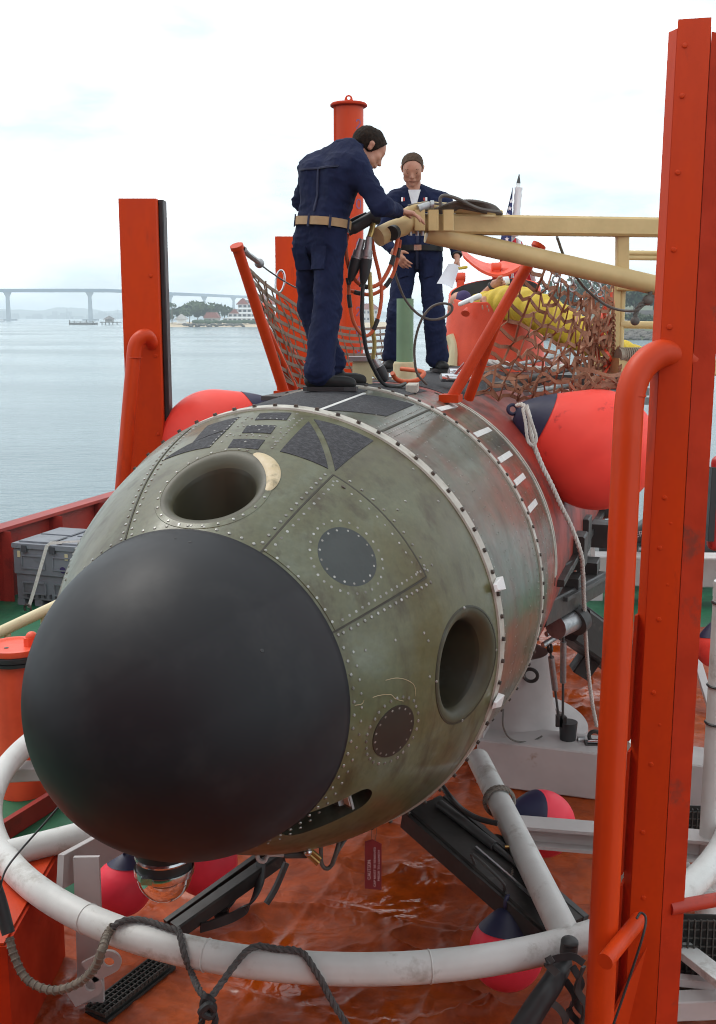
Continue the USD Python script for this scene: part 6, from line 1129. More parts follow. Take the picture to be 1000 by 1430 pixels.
# ---- cables and connectors at the boom's end
ob(None, "cable_boot", [tube(spl([P(486, 323, 6.82), P(500, 315, 6.83), P(518, 305, 6.85), P(527, 304, 6.87)], 6), [.03] * 3 + [.036] * 9 + [.042] * 7, 14)], "black_rubber", label="black rubber cable boot at the end of the boom", cat="boot")
ob(None, "black_cable_pair", [tube(spl([P(474, 325, 6.85), P(492, 312, 6.87), P(512, 303, 6.88)], 6) + [0, 0, .02 * k_], .011, 8) for k_ in range(2)], "cable_black", label="pair of black cables entering the rubber boot from behind the sailor", cat="cables")
def connector(p, q_, label, Y):
    a_, b_ = P(*p, Y), P(*q_, Y); t = thing("cable_connector", label, "connector", b_); d = b_ - a_
    ob(t, "sleeve", cyl(a_, a_ + d * .28, .020, .024, 16), "steel", smooth=50); ob(t, "metal_ring", [cyl(a_ + d * .28, a_ + d * .42, .032, n=18), cyl(a_ + d * .43, a_ + d * .47, .036, n=18)], "steel", smooth=50); ob(t, "rubber_body", tube(np.array([a_ + d * u for u in (.47, .55, .75, .9, 1.0)]), [.034, .036, .033, .024, .016], 16), "black_rubber", smooth=60); return b_
k1 = connector((516, 331), (507, 396), "upright chrome and black cable connector beside the sailor's back, right one", 6.82); k2 = connector((506, 334), (489, 392), "chrome and black cable connector beside the sailor's back, left one", 6.84)
k3 = connector((519, 496), (540, 532), "chrome and black cable connector lying by the beige junction box", 7.1)
ob(None, "feed_pipe", tube(spl([P(521, 312, 6.84), P(519, 322, 6.83), P(516, 331, 6.82)], 5), .017, 10), "brass", label="short brass feed pipe above the right connector", cat="pipe")
ob(None, "black_cable", [tube(spl([k1, P(506, 420, 6.82), P(506, 450, 6.83), P(512, 490, 6.9), P(522, 515, 7.0), P(535, 535, 7.1), P(552, 540, 7.15), P(566, 536, 7.3)], 8), .013, 9), tube(spl([k2, P(487, 396, 6.84), P(485, 388, 6.84)], 5), .012, 8)], "cable_black", label="black cable curving from the right connector down to the deck", cat="cable")
ob(None, "yellow_hose", tube(spl([P(516, 380, 6.86), P(518, 415, 6.88), P(520, 455, 6.95), P(523, 480, 7.02), P(521, 500, 7.08)], 8), .0135, 10), "hose_yellow", label="straight pale yellow hose hanging beside the black cable", cat="hose")
def hose(pts, Y, r, name, mat, label, bands=()):
    q = spl([P(px, py, Y + dy) for px, py, dy in pts], 10); t = thing(name, label, "hose", q[0]); ob(t, "hose", tube(q, r, 10), mat, smooth=60)
    for u in bands: i = int(u * (len(q) - 1)); i = min(max(i, 3), len(q) - 4); ob(t, "tape", tube(q[i - 3:i + 4], r + .003, 10), "cable_black", smooth=60)
hose([(486, 327, 0), (483, 345, 0), (487, 372, .01), (498, 393, .02), (515, 401, .03), (532, 394, .04), (545, 372, .05), (552, 350, .06), (557, 325, .07)], 6.86, .0125, "orange_hose", "hose_orange", "orange hose in an upper loop under the boom's end", (.45, .8))
hose([(487, 392, 0), (488, 420, 0), (494, 450, .02), (507, 468, .03), (519, 464, .04), (529, 440, .05), (533, 410, .06), (530, 385, .06), (523, 355, .05), (519, 330, .03)], 6.9, .0115, "orange_hose", "hose_orange", "orange hose in a longer lower loop near the sailor's back", (.12, .5))
hose([(487, 405, 0), (500, 409, .01), (520, 411, .02), (538, 400, .03), (550, 380, .04), (556, 355, .04), (559, 335, .05)], 6.94, .0115, "orange_hose", "hose_orange", "orange hose in a short wide loop between the sailors", (.15, .55, .85))
hose([(548, 521, 0), (553, 529, .05), (565, 533, .1), (582, 531, .1), (592, 522, .2), (585, 518, .3), (560, 515, .4)], 7.5, .016, "orange_hose", "hose_orange", "orange hose lying on deck round the green pipe's foot", ())
ob(None, "grey_cable", tube(spl([P(551, 345, 7.1), P(550, 372, 7.15), P(556, 395, 7.2), P(566, 418, 7.25), P(582, 437, 7.3), P(600, 446, 7.3), P(618, 444, 7.3), P(630, 435, 7.3), P(630, 426, 7.3), P(615, 424, 7.3), P(600, 431, 7.3), P(588, 448, 7.3), P(580, 475, 7.35), P(579, 500, 7.4), P(583, 522, 7.45), P(596, 537, 7.5)], 8), .0085, 8), "cable_grey", label="grey cable looping in front of the right sailor's legs", cat="cable")
# ================================================================ people
# bodies as smooth blends of tapered bones, meshed as one surface
def bone(*cr):
    "tapered bones joining the given (centre, radius) balls pairwise"
    return [(np.asarray(cr[i][0], float), float(cr[i][1]), np.asarray(cr[j][0], float), float(cr[j][1])) for i in range(len(cr)) for j in range(i + 1, len(cr))] if len(cr) > 1 else [(np.asarray(cr[0][0], float), float(cr[0][1]), np.asarray(cr[0][0], float) + 1e-4, float(cr[0][1]))]
def sheet(a, b, n=5):
    "bones between the pair of balls a and the pair b, side to side"
    out = []
    for u in np.linspace(0, 1, n):
        l = [(np.asarray(a[k][0], float) * (1 - u) + np.asarray(b[k][0], float) * u, a[k][1] * (1 - u) + b[k][1] * u) for k in (0, 1)]; out += bone(*l)
    return out + bone(a[0], b[0]) + bone(a[1], b[1])
def blend(groups, res):
    "groups: [(bones, blend width)]; a closed mesh by surface nets"
    allb = [b for g, _ in groups for b in g]; lo = np.min([np.minimum(b[0] - b[1], b[2] - b[3]) for b in allb], 0) - .06; hi = np.max([np.maximum(b[0] + b[1], b[2] + b[3]) for b in allb], 0) + .06
    n = np.ceil((hi - lo) / res).astype(int) + 1; D = np.full(n, 1.0, np.float32)
    for g, k in groups:
        for p, r0, q, r1 in g:
            m = .05; a = np.maximum(((np.minimum(p - r0, q - r1) - m - lo) / res).astype(int), 0); b = np.minimum(((np.maximum(p + r0, q + r1) + m - lo) / res).astype(int) + 2, n)
            ax = [lo[i] + np.arange(a[i], b[i]) * res for i in range(3)]; X, Y, Z = np.meshgrid(*ax, indexing="ij", sparse=True); v = q - p; L2 = max(v @ v, 1e-12)
            t = np.clip(((X - p[0]) * v[0] + (Y - p[1]) * v[1] + (Z - p[2]) * v[2]) / L2, 0, 1); d = np.sqrt((X - p[0] - t * v[0]) ** 2 + (Y - p[1] - t * v[1]) ** 2 + (Z - p[2] - t * v[2]) ** 2) - (r0 + (r1 - r0) * t)
            sl = tuple(slice(a[i], b[i]) for i in range(3)); o = D[sl]; h = np.maximum(k - np.abs(o - d), 0) / k; D[sl] = np.minimum(o, d) - h * h * k * .25
    ins = D < 0; cnt = sum(ins[i:n[0] - 1 + i, j:n[1] - 1 + j, k:n[2] - 1 + k].astype(np.int8) for i in (0, 1) for j in (0, 1) for k in (0, 1)); cell = (cnt > 0) & (cnt < 8); ids = np.full(cell.shape, -1); idx = np.argwhere(cell); ids[cell] = np.arange(len(idx))
    P = np.zeros((len(idx), 3)); W_ = np.zeros(len(idx)); cs = [np.array(c) for c in np.ndindex(2, 2, 2)]
    for c in cs:
        for ax in range(3):
            if c[ax]: continue
            e = c.copy(); e[ax] = 1; A_, B_ = D[tuple((idx + c).T)], D[tuple((idx + e).T)]; x = (A_ < 0) != (B_ < 0); t = np.where(x, A_ / np.where(x, A_ - B_, 1), 0); pt = idx + c + np.eye(3)[ax] * t[:, None]; P += np.where(x[:, None], pt, 0); W_ += x
    V = lo + P / W_[:, None] * res; F_ = []
    for ax in range(3):
        s0 = [slice(1, -1)] * 3; s0[ax] = slice(0, -1); s1 = [slice(1, -1)] * 3; s1[ax] = slice(1, None); a, b = ins[tuple(s0)], ins[tuple(s1)]; e = np.argwhere(a != b); off = np.ones(3, int); off[ax] = 0; e = e + off; fl = ins[tuple(e.T)]; u, v = (ax + 1) % 3, (ax + 2) % 3; U_, V_ = np.eye(3, dtype=int)[u], np.eye(3, dtype=int)[v]
        q = np.stack([ids[tuple((e - U_ - V_).T)], ids[tuple((e - V_).T)], ids[tuple(e.T)], ids[tuple((e - U_).T)]], 1); q = np.where(fl[:, None], q, q[:, ::-1]); F_ += [q[:, [0, 1, 2]], q[:, [0, 2, 3]]]
    F_ = np.vstack(F_); E_ = np.unique(np.sort(np.vstack([F_[:, [0, 1]], F_[:, [1, 2]], F_[:, [2, 0]]]), 1), axis=0); deg = np.maximum(np.bincount(E_.ravel(), minlength=len(V)), 1)[:, None]
    for lam in (.5, -.51, .5, -.51, .4):
        a = np.zeros_like(V); np.add.at(a, E_[:, 0], V[E_[:, 1]]); np.add.at(a, E_[:, 1], V[E_[:, 0]]); V = V + lam * (a / deg - V)
    return trimesh.Trimesh(V, F_, process=False)
def wrinkle(t, amp, sc, seed=0, stretch=(1, 1, 1)):
    n = t.vertex_normals; p = np.array(t.vertices) * np.array(stretch) * sc; t.vertices = t.vertices + n * ((meshkit.fbm(p, 4, seed) - .5) * 2 * amp + (np.abs(meshkit.fbm(p * 1.7 + 5, 3, seed + 3) - .5) * -2 + .4) * amp * .8)[:, None]; return t
def hand(w, d, n, s, curl=.5, spread=.012, k=1.0):
    "a palm, four fingers of unequal length and a thumb; w wrist, d towards the fingers, n out of the palm, s thumb side"
    d = unit(d); n = unit(n - d * (n @ d)); s = unit(s - d * (s @ d) - n * (s @ n)); ms = [bone((w + s * .018, .021 * k), (w - s * .018, .020 * k), (w + d * .09 * k + s * .030, .0135 * k), (w + d * .088 * k - s * .030, .0125 * k))]
    for i, (l1, l2, l3) in enumerate(((.040, .026, .020), (.045, .029, .022), (.041, .027, .021), (.032, .020, .018))):
        o = s * (.030 - .0205 * i); p = w + d * (.092 - .004 * abs(i - 1.2)) * k + o; a = curl * (1 + .06 * i); v = d + s * (1.2 - i) * spread * 6
        for l, r0, r1 in ((l1, .0098, .0088), (l2, .0088, .008), (l3, .008, .007)):
            q = p + unit(v * math.cos(a) + n * math.sin(a)) * l * k; ms.append(bone((p, r0 * k), (q, r1 * k))); p = q; a += curl * .8
    p = w + d * .03 * k + s * .030; v = unit(s * .75 + d * .65 + n * .25); q = p + v * .042 * k; e = q + unit(v * .5 + d * .6 + n * .5) * .032 * k; ms += [bone((p, .015 * k), (q, .0115 * k)), bone((q, .0115 * k), (e, .009 * k))]; return sum(ms, [])
def head_parts(c, f, u, neck):
    f = unit(f); u = unit(u - f * (u @ f)); r = np.cross(f, u)
    ms = [bone((c - f * .025 + u * .03, .080), (c + f * .03 + u * .03, .072), (c + u * .052, .066)),
          bone((c + f * .038 + u * .0, .066), (c + f * .042 - u * .052 + r * .026, .041), (c + f * .042 - u * .052 - r * .026, .041), (c + f * .066 - u * .088, .024)),
          bone((c + f * .098 + u * .014, .009), (c + f * .120 - u * .022, .012)), bone((c + f * .1 - u * .026 + r * .014, .010), (c + f * .1 - u * .026 - r * .014, .010)),
          bone((c + f * .084 + u * .03 + r * .035, .013), (c + f * .09 + u * .03, .013), (c + f * .084 + u * .03 - r * .035, .013)),
          bone((c + f * .098 - u * .054 + r * .018, .008), (c + f * .104 - u * .05, .009), (c + f * .098 - u * .054 - r * .018, .008)), bone((c + f * .088 - u * .088, .016), (c + f * .07 - u * .085, .02))]
    for s_ in (-1, 1):
        ms += [bone((c + f * .062 + r * s_ * .043 - u * .014, .029)), bone((c + r * s_ * .076 - f * .006 - u * .02, .009), (c + r * s_ * .082 - f * .016 + u * .012, .012), (c + r * s_ * .076 - f * .004 + u * .016, .009))]
    ms.append(bone((c - f * .028 - u * .05, .056), (c + f * .01 - u * .06, .048), (neck, .060))); return sum(ms, []), f, u, r
def boot(ankle, toe_dir, sole_z):
    a = np.asarray(ankle, float); d = unit(np.array([toe_dir[0], toe_dir[1], 0])); z = sole_z; b = np.array([a[0], a[1], z])
    up_ = [mhull((a + [0, 0, .03], .055), (b + [0, 0, .075], .052)), mhull((b - d * .05 + [0, 0, .062], .042), (b + d * .05 + [0, 0, .07], .045)), mhull((b - d * .03 + [0, 0, .055], .040), (b + d * .15 + [0, 0, .052], .040), (b + d * .185 + [0, 0, .046], .036))]
    s_ = np.array([-d[1], d[0], 0]); c2 = m3.Manifold.hull_points(np.array([b + d * x + s_ * y + [0, 0, zz] for x, y in ((-.095, -.03), (-.095, .03), (-.07, .042), (.05, .045), (.15, .048), (.22, .03), (.232, 0), (.22, -.03), (.15, -.048), (.05, -.045), (-.07, -.042)) for zz in (.002, .028)])); return skin_of(up_, .02, 6), c2
def folds(t, J, seed):
    "cloth: broad slack plus sharp creases gathered near waist, elbows, knees and hems"
    n = t.vertex_normals; V = np.array(t.vertices); p = V * np.array([1, 1, 1.0]); w = np.zeros(len(V))
    for k_, r_ in (("waist", .16), ("elL", .14), ("elR", .14), ("knL", .20), ("knR", .20), ("shL", .14), ("shR", .14), ("anL", .22), ("anR", .22), ("hipL", .16), ("hipR", .16)): w = np.maximum(w, np.exp(-(((V - J[k_]) ** 2).sum(1)) / r_ ** 2))
    warp = (meshkit.noise(p * 3.1 + seed, seed) - .5)[:, None] * .5; a = 1 - np.abs(2 * meshkit.fbm((p + warp) * np.array([5.0, 5.0, 13.0]), 3, seed) - 1); b = 1 - np.abs(2 * meshkit.fbm((p + warp) * np.array([11.0, 11.0, 5.0]) + 7, 3, seed + 5) - 1)
    h = (meshkit.fbm(p * 5, 3, seed + 9) - .5) * .020 + (a ** 5 - .25) * .012 * (.2 + .8 * w) + (b ** 6 - .2) * .006; t.vertices = V + n * h[:, None]; return t
def hit(m, o, d, rad=.022):
    "outermost point of the mesh along d from o"
    V = np.asarray(m.vertices); d = unit(d); q = V - o; s = q @ d; e = np.linalg.norm(q - s[:, None] * d, axis=1); ok = (e < rad) & (s > -.05) & (s < .32); return np.asarray(o) + d * (s[ok].max() if ok.any() else .1)
def laid(m, c, u, v, n, quad, off, k=7):
    "a thin piece of cloth laid on the mesh: quad in (u, v) metres about c, seen along -n"
    q = np.array(quad, float); a, b = np.meshgrid(np.linspace(0, 1, k), np.linspace(0, 1, k), indexing="ij"); w = (1 - a)[..., None] * ((1 - b)[..., None] * q[0] + b[..., None] * q[3]) + a[..., None] * ((1 - b)[..., None] * q[1] + b[..., None] * q[2])
    P = np.array([hit(m, c + u * x + v * y - n * .0, n) + n * off for x, y in w.reshape(-1, 2)]); i, j = np.meshgrid(np.arange(k - 1), np.arange(k - 1), indexing="ij"); e = (i * k + j).ravel(); F_ = np.vstack([np.c_[e, e + k, e + k + 1], np.c_[e, e + k + 1, e + 1]]); N = k * k
    ed = [i * k for i in range(k)] + [(k - 1) * k + j for j in range(1, k)] + [i * k + k - 1 for i in range(k - 2, -1, -1)] + list(range(k - 2, 0, -1)); ed = np.array(ed); e2 = np.roll(ed, -1); t = trimesh.Trimesh(np.vstack([P, P - n * (off + .006)]), np.vstack([F_, F_[:, ::-1] + N, np.c_[ed, e2, e2 + N], np.c_[ed, e2 + N, ed + N]]), process=False)
    if t.face_normals[0] @ n < 0: t.invert()
    return t
def dress(t, J, seed, cloth="navy_cloth"):
    "coverall over the joints J"
    hip = [(J["hipL"] + [0, 0, .03], .090), (J["hipR"] + [0, 0, .03], .090)]; wst = [(J["waistL"], .088), (J["waistR"], .088)]; chs = [(J["chestL"], .100), (J["chestR"], .100)]; shd = [(J["shL"], .068), (J["shR"], .068)]; nk_ = [(J["neck"] - J["f"] * .02 - J["r"] * .03, .058), (J["neck"] - J["f"] * .02 + J["r"] * .03, .058)]
    tor = sheet(hip, wst) + sheet(wst, chs) + sheet(chs, shd, 4) + bone((J["chestL"] - J["f"] * .01, .100), (J["neck"] - J["f"] * .03 - [0, 0, .03], .07)) + bone((J["chestR"] - J["f"] * .01, .100), (J["neck"] - J["f"] * .03 - [0, 0, .03], .07)) + sheet(shd, nk_, 4); lim = []
    for s_ in "LR":
        lim += bone((J["hip" + s_], .094), (J["kn" + s_], .080)) + bone((J["kn" + s_], .080), (J["an" + s_] + [0, 0, .05], .088)) + bone((J["sh" + s_], .068), (J["el" + s_], .056)) + bone((J["el" + s_], .056), (J["wr" + s_] * .86 + J["el" + s_] * .14, .044))
    m = folds(blend([(tor, .045), (lim, .028)], .0115), J, seed); ob(t, "coverall", m, cloth, smooth=True); return m
def body(t, J, hands, hd):
    hp, f, u, r = head_parts(*hd); tr = sheet([(J["hipL"] + [0, 0, .03], .075), (J["hipR"] + [0, 0, .03], .075)], [(J["chestL"], .075), (J["chestR"], .075)]) + bone((J["shL"], .045), (J["neck"], .05)) + bone((J["shR"], .045), (J["neck"], .05)) + bone((J["chestL"], .07), (J["neck"], .05), (J["chestR"], .07))
    for s_ in "LR": tr += bone((J["hip" + s_], .065), (J["kn" + s_], .048)) + bone((J["kn" + s_], .046), (J["an" + s_], .036)) + bone((J["sh" + s_], .045), (J["el" + s_], .036)) + bone((J["el" + s_], .036), (J["wr" + s_], .026))
    return ob(t, "body", blend([(tr, .03), (hp, .011)] + [(h, .008) for h in hands], .0072), "skin", smooth=True), f, u, r
def hair(b, c, f, u, r, mat, line=.072, up=.072, lift=.0045, side=.012):
    m = mhull((c - f * .027 + u * .032, .080 + lift), (c + f * .028 + u * .033, .073 + lift), (c + u * .054, .067 + lift)); n = unit(-f * .88 + u * .42); m = m.trim_by_plane([float(x) for x in n], float(n @ (c + f * line + u * up))); m = m.trim_by_plane([float(x) for x in u], float(u @ (c - u * .052)))
    t = skin_of(m, .0065, 2); ob(b, "hair", wrinkle(t, .0045, 75, 4, (1, 1, .5)), mat, smooth=True)
def face_bits(b, c, f, u, r, brow="hair_dark"):
    ob(b, "mouth", tube(spl([c + f * .100 + r * .022 - u * .053, c + f * .112 - u * .052, c + f * .100 - r * .022 - u * .053], 4), .0022, 6), "lip_red")
    for s_ in (-1, 1): ob(b, "eye", tube(spl([c + f * .0915 + r * s_ * .020 + u * .006, c + f * .0965 + r * s_ * .031 + u * .003, c + f * .089 + r * s_ * .043 + u * .006], 4), .0034, 6), "hair_dark"); ob(b, "eyebrow", tube(spl([c + f * .098 + r * s_ * .020 + u * .030, c + f * .097 + r * s_ * .034 + u * .035, c + f * .086 + r * s_ * .050 + u * .030], 4), .0042, 6), brow)
def belt(t, J, m, mat, h=.045, tilt=None, lift=.004):
    c = J["waist"]; ax = unit(tilt if tilt is not None else UP); r = unit(J["r"] - ax * (J["r"] @ ax)); f = np.cross(ax, r); V = np.asarray(m.vertices) - c; near = np.abs(V @ ax) < .022; V = V[near]; x, y = V @ r, V @ f; rad = np.hypot(x, y); an_ = np.arctan2(y, x); ok = rad < .215; q = []; R_ = []
    for a in np.linspace(-pi, pi, 49)[:-1]: k_ = ok & (np.abs((an_ - a + pi) % (2 * pi) - pi) < .16); R_.append(rad[k_].max() if k_.any() else .15)
    R_ = np.array(R_); R_ = np.maximum(R_, (np.roll(R_, 1) + np.roll(R_, -1)) / 2); R_ = (R_ + np.roll(R_, 1) + np.roll(R_, -1)) / 3; fn = lambda a: c + np.interp(a, np.linspace(-pi, pi, 49), np.r_[R_, R_[0]]) * (math.cos(a) * r + math.sin(a) * f) + lift * (math.cos(a) * r + math.sin(a) * f)
    return ob(t, "belt", ribbon(np.array([fn(a) for a in np.linspace(-pi, pi, 65)]), h, ax, .004), mat, smooth=40), fn
def joints(pelvis, waist, chest, neck, f, shw, hipw=.076):
    f = unit(np.array([f[0], f[1], 0])); r = np.cross(f, UP); J = dict(f=f, r=r, pelvis=pelvis, waist=waist, neck=neck)
    J |= {"hipL": pelvis - r * hipw, "hipR": pelvis + r * hipw, "waistL": waist - r * .05, "waistR": waist + r * .05, "chestL": chest - r * .084, "chestR": chest + r * .084, "shL": chest + [0, 0, .10] - r * shw, "shR": chest + [0, 0, .10] + r * shw}; return J
ZD = float(O[2]) + 1.236
# ---- left sailor: back to us, leaning over the boom's end
f = unit([.62, .78, 0]); pel = at(447, 346, 6.80); wai = at(450, 312, 6.80); che = at(463, 246, 6.82); nk = at(486, 212, 6.84)
J = joints(pel, wai, che, nk, f, .172)
J["shL"], J["shR"] = at(437, 238, 6.95), at(496, 236, 6.72)
J["knR"], J["anR"] = at(457, 428, 6.68), at(446, 530, 6.62); J["knL"], J["anL"] = at(434, 430, 6.96), at(463, 517, 6.95)
J["elR"], J["wrR"] = at(534, 288, 6.62), at(556, 295, 6.80); J["elL"], J["wrL"] = at(421, 281, 7.05), at(462, 300, 7.16)
s1_ = thing("person", "person in navy coverall and tan belt, back turned, one hand on the cream boom", "person", [pel[0], pel[1], ZD], None)
hc1 = at(513, 207, 6.90); hf = unit([.72, .30, -.62])
hR = hand(J["wrR"], unit(at(582, 299, 6.80) - J["wrR"]), np.array([.1, .1, -1.0]), np.array([-.3, 1, .2]), .35); hL = hand(J["wrL"], np.array([.8, .3, -.1]), np.array([0, .3, -1.0]), np.array([0, -1, 0]), .5)
b1_, f_, u_, r_ = body(s1_, J, (hR, hL), (hc1, hf, UP, nk - [0, 0, .02])); hair(b1_, hc1, f_, u_, r_, "hair_dark", .070, .086, .009); face_bits(b1_, hc1, f_, u_, r_)
cv = dress(s1_, J, 3); tl = unit(che - pel + np.array([0, 0, .25])); bl_, fn = belt(s1_, J, cv, "belt_tan", .048, tl)
ob(s1_, "collar", [ribbon(np.array([nk + [0, 0, .012] + .086 * (math.cos(x) * J["r"] - math.sin(x) * J["f"]) + UP * (.012 * math.sin(x)) for x in np.linspace(-.5, pi + .5, 24)]), .062, UP + J["f"] * .35, .006)], "navy_cloth", smooth=50)
for a in (-2.4, -1.5, -.6, .1): c = fn(a); o_ = unit((c - J["waist"]) * [1, 1, 0]); ob(bl_, "belt_loop", beam(c + o_ * .006 - tl * .036, c + o_ * .006 + tl * .036, .013, .008, up=o_), "navy_dark")
bk_ = -J["f"]
for sx_ in (-1, 1): ob(s1_, "hip_pocket", laid(cv, pel + J["r"] * sx_ * .075 - UP * .06, J["r"], UP, bk_, [(-.055, -.07), (.055, -.07), (.055, .06), (-.055, .06)], .004), "navy_cloth", smooth=40)
ob(s1_, "back_yoke", [laid(cv, che + UP * .035, J["r"], UP, bk_, [(-.15, -.006), (.15, -.006), (.15, .006), (-.15, .006)], .003, 9), laid(cv, che - UP * .08, J["r"], UP, bk_, [(-.006, -.13), (.006, -.13), (.006, .115), (-.006, .115)], .003, 9)], "navy_dark", smooth=40)
for s_, td, z in (("R", (1, -.05, 0), ZD), ("L", (1, .12, 0), ZD)):
    a, b = boot(J["an" + s_], td, z); bt = ob(s1_, "boot", a, "boot_black", smooth=True); ob(bt, "sole", b, "black_rubber", smooth=False)
# ---- right sailor: facing us, looking down, paper in his left hand
f = unit([-.08, -1, 0]); pel = at(583, 366, 9.15); wai = at(584, 347, 9.13); che = at(584, 300, 9.12); nk = at(579, 270, 9.10)
J = joints(pel, wai, che, nk, f, .180, .098)
J["shR"], J["shL"] = at(553, 283, 9.12), at(616, 284, 9.14)
J["knR"], J["anR"] = at(556, 440, 9.02), at(549, 506, 9.06); J["knL"], J["anL"] = at(606, 440, 9.02), at(611, 508, 9.02)
J["elR"], J["wrR"] = at(531, 331, 9.10), at(551, 351, 8.90); J["elL"], J["wrL"] = at(633, 328, 9.14), at(638, 358, 9.0)
s2_ = thing("person", "person in navy coverall facing us, looking down, holding a white sheet of paper", "person", [pel[0], pel[1], ZD], None)
hc2 = at(576, 236, 9.04); hf = unit([-.06, -.86, -.46])
hR = hand(J["wrR"], np.array([.55, -.25, -.75]), np.array([.5, .8, .2]), np.array([.6, -.3, .5]), .32); hL = hand(J["wrL"], np.array([.12, -.1, -1.0]), np.array([-.9, .2, 0]), np.array([-.2, -1, 0]), .6)
b2_, f_, u_, r_ = body(s2_, J, (hR, hL), (hc2, hf, UP, nk - [0, 0, .02])); hair(b2_, hc2, f_, u_, r_, "hair_short", .066, .084, .0065); face_bits(b2_, hc2, f_, u_, r_, "hair_short")
cv = dress(s2_, J, 8); bl_, fn = belt(s2_, J, cv, "boot_black", .044); q = fn(math.atan2(J["f"] @ np.cross(UP, J["r"]), 0)); ob(bl_, "buckle", box(q + J["f"] * .006, [.06, .012, .042], J["f"]), "chrome")
fd = J["f"]; ob(s2_, "undershirt", laid(cv, nk - UP * .065, J["r"], UP, fd, [(-.008, -.07), (.008, -.07), (.05, .085), (-.05, .085)], .010, 9), "shirt_white", smooth=40)
for s_ in (-1, 1):
    cl = ob(s2_, "collar", laid(cv, nk - UP * .065 + J["r"] * s_ * .05, J["r"] * s_, UP, fd, [(-.045, -.085), (.05, -.03), (.055, .045), (.0, .07)], .014, 7), "navy_cloth", smooth=40); q = hit(cv, nk + J["r"] * s_ * .085 - UP * .055, fd) + fd * .018
    ob(cl, "insignia", beam(q - UP * .016 + J["r"] * s_ * .01, q + UP * .016 + J["r"] * s_ * .01, .016, .005, up=fd), "star_white"); ob(cl, "insignia", beam(q - J["r"] * s_ * .006 - UP * .014, q - J["r"] * s_ * .006 + UP * .012, .014, .005, up=fd), "red_mark")
    ob(s2_, "chest_pocket", laid(cv, che + J["r"] * s_ * .085 - UP * .01, J["r"], UP, fd, [(-.055, -.065), (.055, -.065), (.055, .06), (-.055, .06)], .004), "navy_cloth", smooth=40); ob(s2_, "hip_pocket", laid(cv, pel + J["r"] * s_ * .10 - UP * .05, J["r"], UP, fd, [(-.04, -.06), (.04, -.08), (.05, .06), (-.03, .07)], .003), "navy_cloth", smooth=40)
ob(s2_, "front_zip", [laid(cv, (che + wai) / 2, J["r"], UP, fd, [(-.012, -.10), (.012, -.10), (.012, .12), (-.012, .12)], .004, 9), laid(cv, pel, J["r"], UP, fd, [(-.010, -.06), (.010, -.06), (.010, .09), (-.010, .09)], .004, 7)], "navy_dark", smooth=40)
wq = J["wrL"] + [.0, 0, .01]; ob(s2_, "wristwatch", ring(wq, J["wrL"] - J["elL"], .036, .009, 18, 6), "black_rubber")
for s_, td in (("R", (-.35, -1, 0)), ("L", (.25, -1, 0))):
    a, b = boot(J["an" + s_], td, ZD); bt = ob(s2_, "boot", a, "boot_black", smooth=True); ob(bt, "sole", b, "black_rubber", smooth=False)
pa = [at(608, 397, 8.98), at(640, 377, 8.90), at(632, 368, 8.93), at(620, 404, 8.97)]
hL0 = J["wrL"] + np.array([.01, -.02, -.12]); pp_ = np.array([at(610, 396, 8.86), at(632, 403, 8.82), at(642, 372, 8.87), at(626, 369, 8.91)]); uu = np.linspace(0, 1, 9); g_ = np.array([[(1 - a) * ((1 - b) * pp_[0] + b * pp_[1]) + a * ((1 - b) * pp_[3] + b * pp_[2]) + np.array([0, .02 * math.sin(3 * a + b), .012 * math.sin(pi * b)]) for b in uu] for a in uu]).reshape(-1, 3); i, j = np.meshgrid(np.arange(8), np.arange(8), indexing="ij"); a = (i * 9 + j).ravel(); F_ = np.vstack([np.c_[a, a + 9, a + 10], np.c_[a, a + 10, a + 1]])
ob(None, "paper_sheet", trimesh.Trimesh(np.vstack([g_, g_ + [0, .0015, .0005]]), np.vstack([F_, F_[:, ::-1] + 81]), process=False), "paper", smooth=60, label="white paper sheet held in the right sailor's left hand", cat="paper")
ob(None, "yellow_pen", cyl(at(640, 375, 8.86), at(652, 373, 8.9), .012, n=10), "yellow_fabric", label="short yellow marker held with the paper sheet", cat="marker")
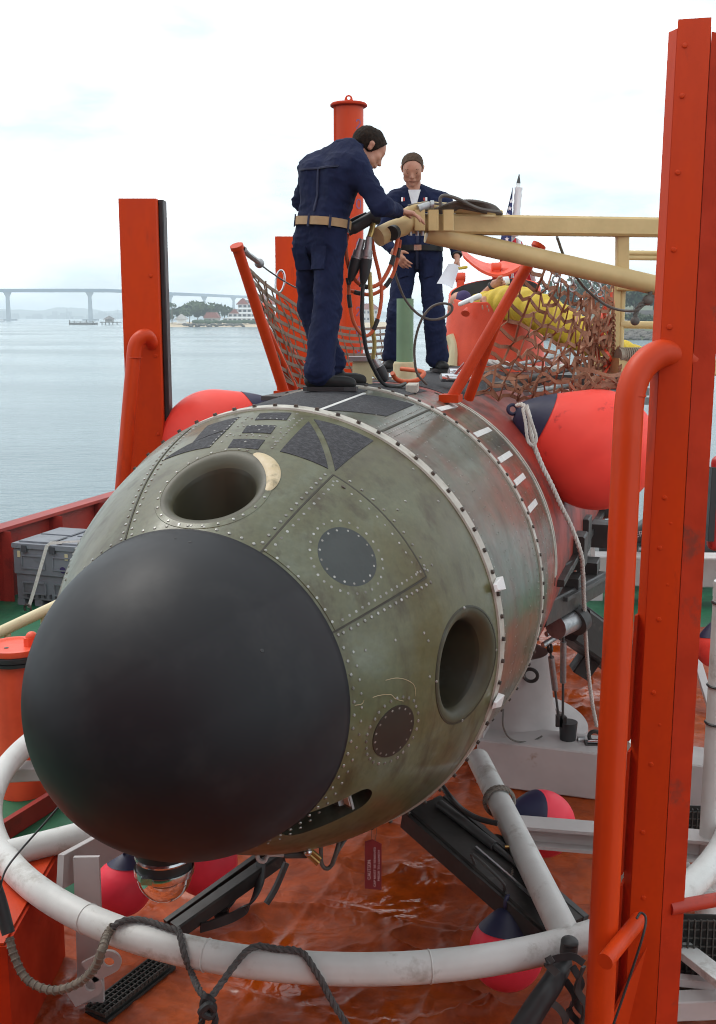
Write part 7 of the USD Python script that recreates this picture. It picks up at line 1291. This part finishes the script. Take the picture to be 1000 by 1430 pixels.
# ---- third sailor, down in the hatch: cap, a forearm and a hand on the rim
s3_ = thing("person", "person low in the orange hatch, dark cap and gripping hands showing", "person", [hc[0], hc[1], 3.5], None)
hc3 = at(641, 426, 10.50); e3_, w3_ = at(664, 424, 10.52), at(690, 397, 10.34); w4_ = at(676, 418, 10.26); e4_ = at(664, 432, 10.6)
ms, f_, u_, r_ = head_parts(hc3, unit([.6, -.3, -.5]), UP, hc3 + [.03, .05, -.17]); sh3 = hc3 + [.08, .06, -.27]
tr_ = sheet([(sh3 + [-.1, .1, -.25], .13), (sh3 + [.12, .1, -.25], .13)], [(sh3 + [-.12, .05, 0], .08), (sh3 + [.15, .05, 0], .08)]) + bone((sh3 + [0, .05, 0], .08), (hc3 + [.03, .05, -.17], .055)) + bone((sh3 + [.15, .05, 0], .06), (e3_, .045)) + bone((e3_, .045), (w3_, .030)) + bone((sh3 + [.15, -.02, 0], .055), (e4_, .042)) + bone((e4_, .042), (w4_, .030))
tm = blend([(tr_, .03), (ms, .014), (hand(w3_, np.array([.9, -.1, .15]), np.array([0, -1, -.3]), np.array([-.2, 0, 1.0]), 1.1), .008), (hand(w4_, np.array([.55, -.55, -.6]), np.array([-.2, .7, -.6]), np.array([-.8, -.3, .2]), .4, .03), .008)], .008); b3_ = ob(s3_, "body", tm, "skin", smooth=True)
ob(s3_, "cap", skin_of(mhull((hc3 + u_ * .05, .088), (hc3 + u_ * .075, .075), (hc3 + f_ * .03 + u_ * .05, .082)).trim_by_plane([float(x) for x in u_], float(u_ @ (hc3 + u_ * .03))), .015, 2), "cap_purple", smooth=True); ob(s3_, "wristwatch", ring(w3_ - (w3_ - e3_) * .1, w3_ - e3_, .036, .012, 18, 6), "black_rubber"); ob(s3_, "bandage", cyl(at(703, 393, 10.3), at(711, 391, 10.3), .042, .035, 14), "shirt_white")

# ---- repeats belong together
GROUPS = {"fender_buoy": "inflatable fender buoys around the submersible and cradle", "guide_post": "orange steel guide posts beside the cradle", "shore_tree": "trees on the far shore", "palm_tree": "palm trees on the left shore", "shore_house": "houses on the far shore", "orange_hose": "orange hoses at the end of the boom",
    "cable_connector": "cable connectors hanging by the boom's end", "net_stanchion": "orange net stanchions on the hull's deck", "deck_rod": "rods lying along the deck under the net", "turnbuckle": "turnbuckle struts at the hull's right edge", "support_arm": "dark cradle arms under the hull", "grating": "upright gratings at the right edge",
    "deck_coaming": "red coaming strips on the green deck", "steel_pipe_stub": "pipe stubs under the side bracket", "deck_cleat": "chrome clamp fittings by the right stanchion", "person": "crew working on the submersible", "shackle": "shackles on the cradle"}
for p in stage.GetPrimAtPath("/World").GetChildren():
    g_ = GROUPS.get(re.sub(r"_\d{3}$", "", p.GetName()))
    if g_: p.SetCustomDataByKey("group", g_)
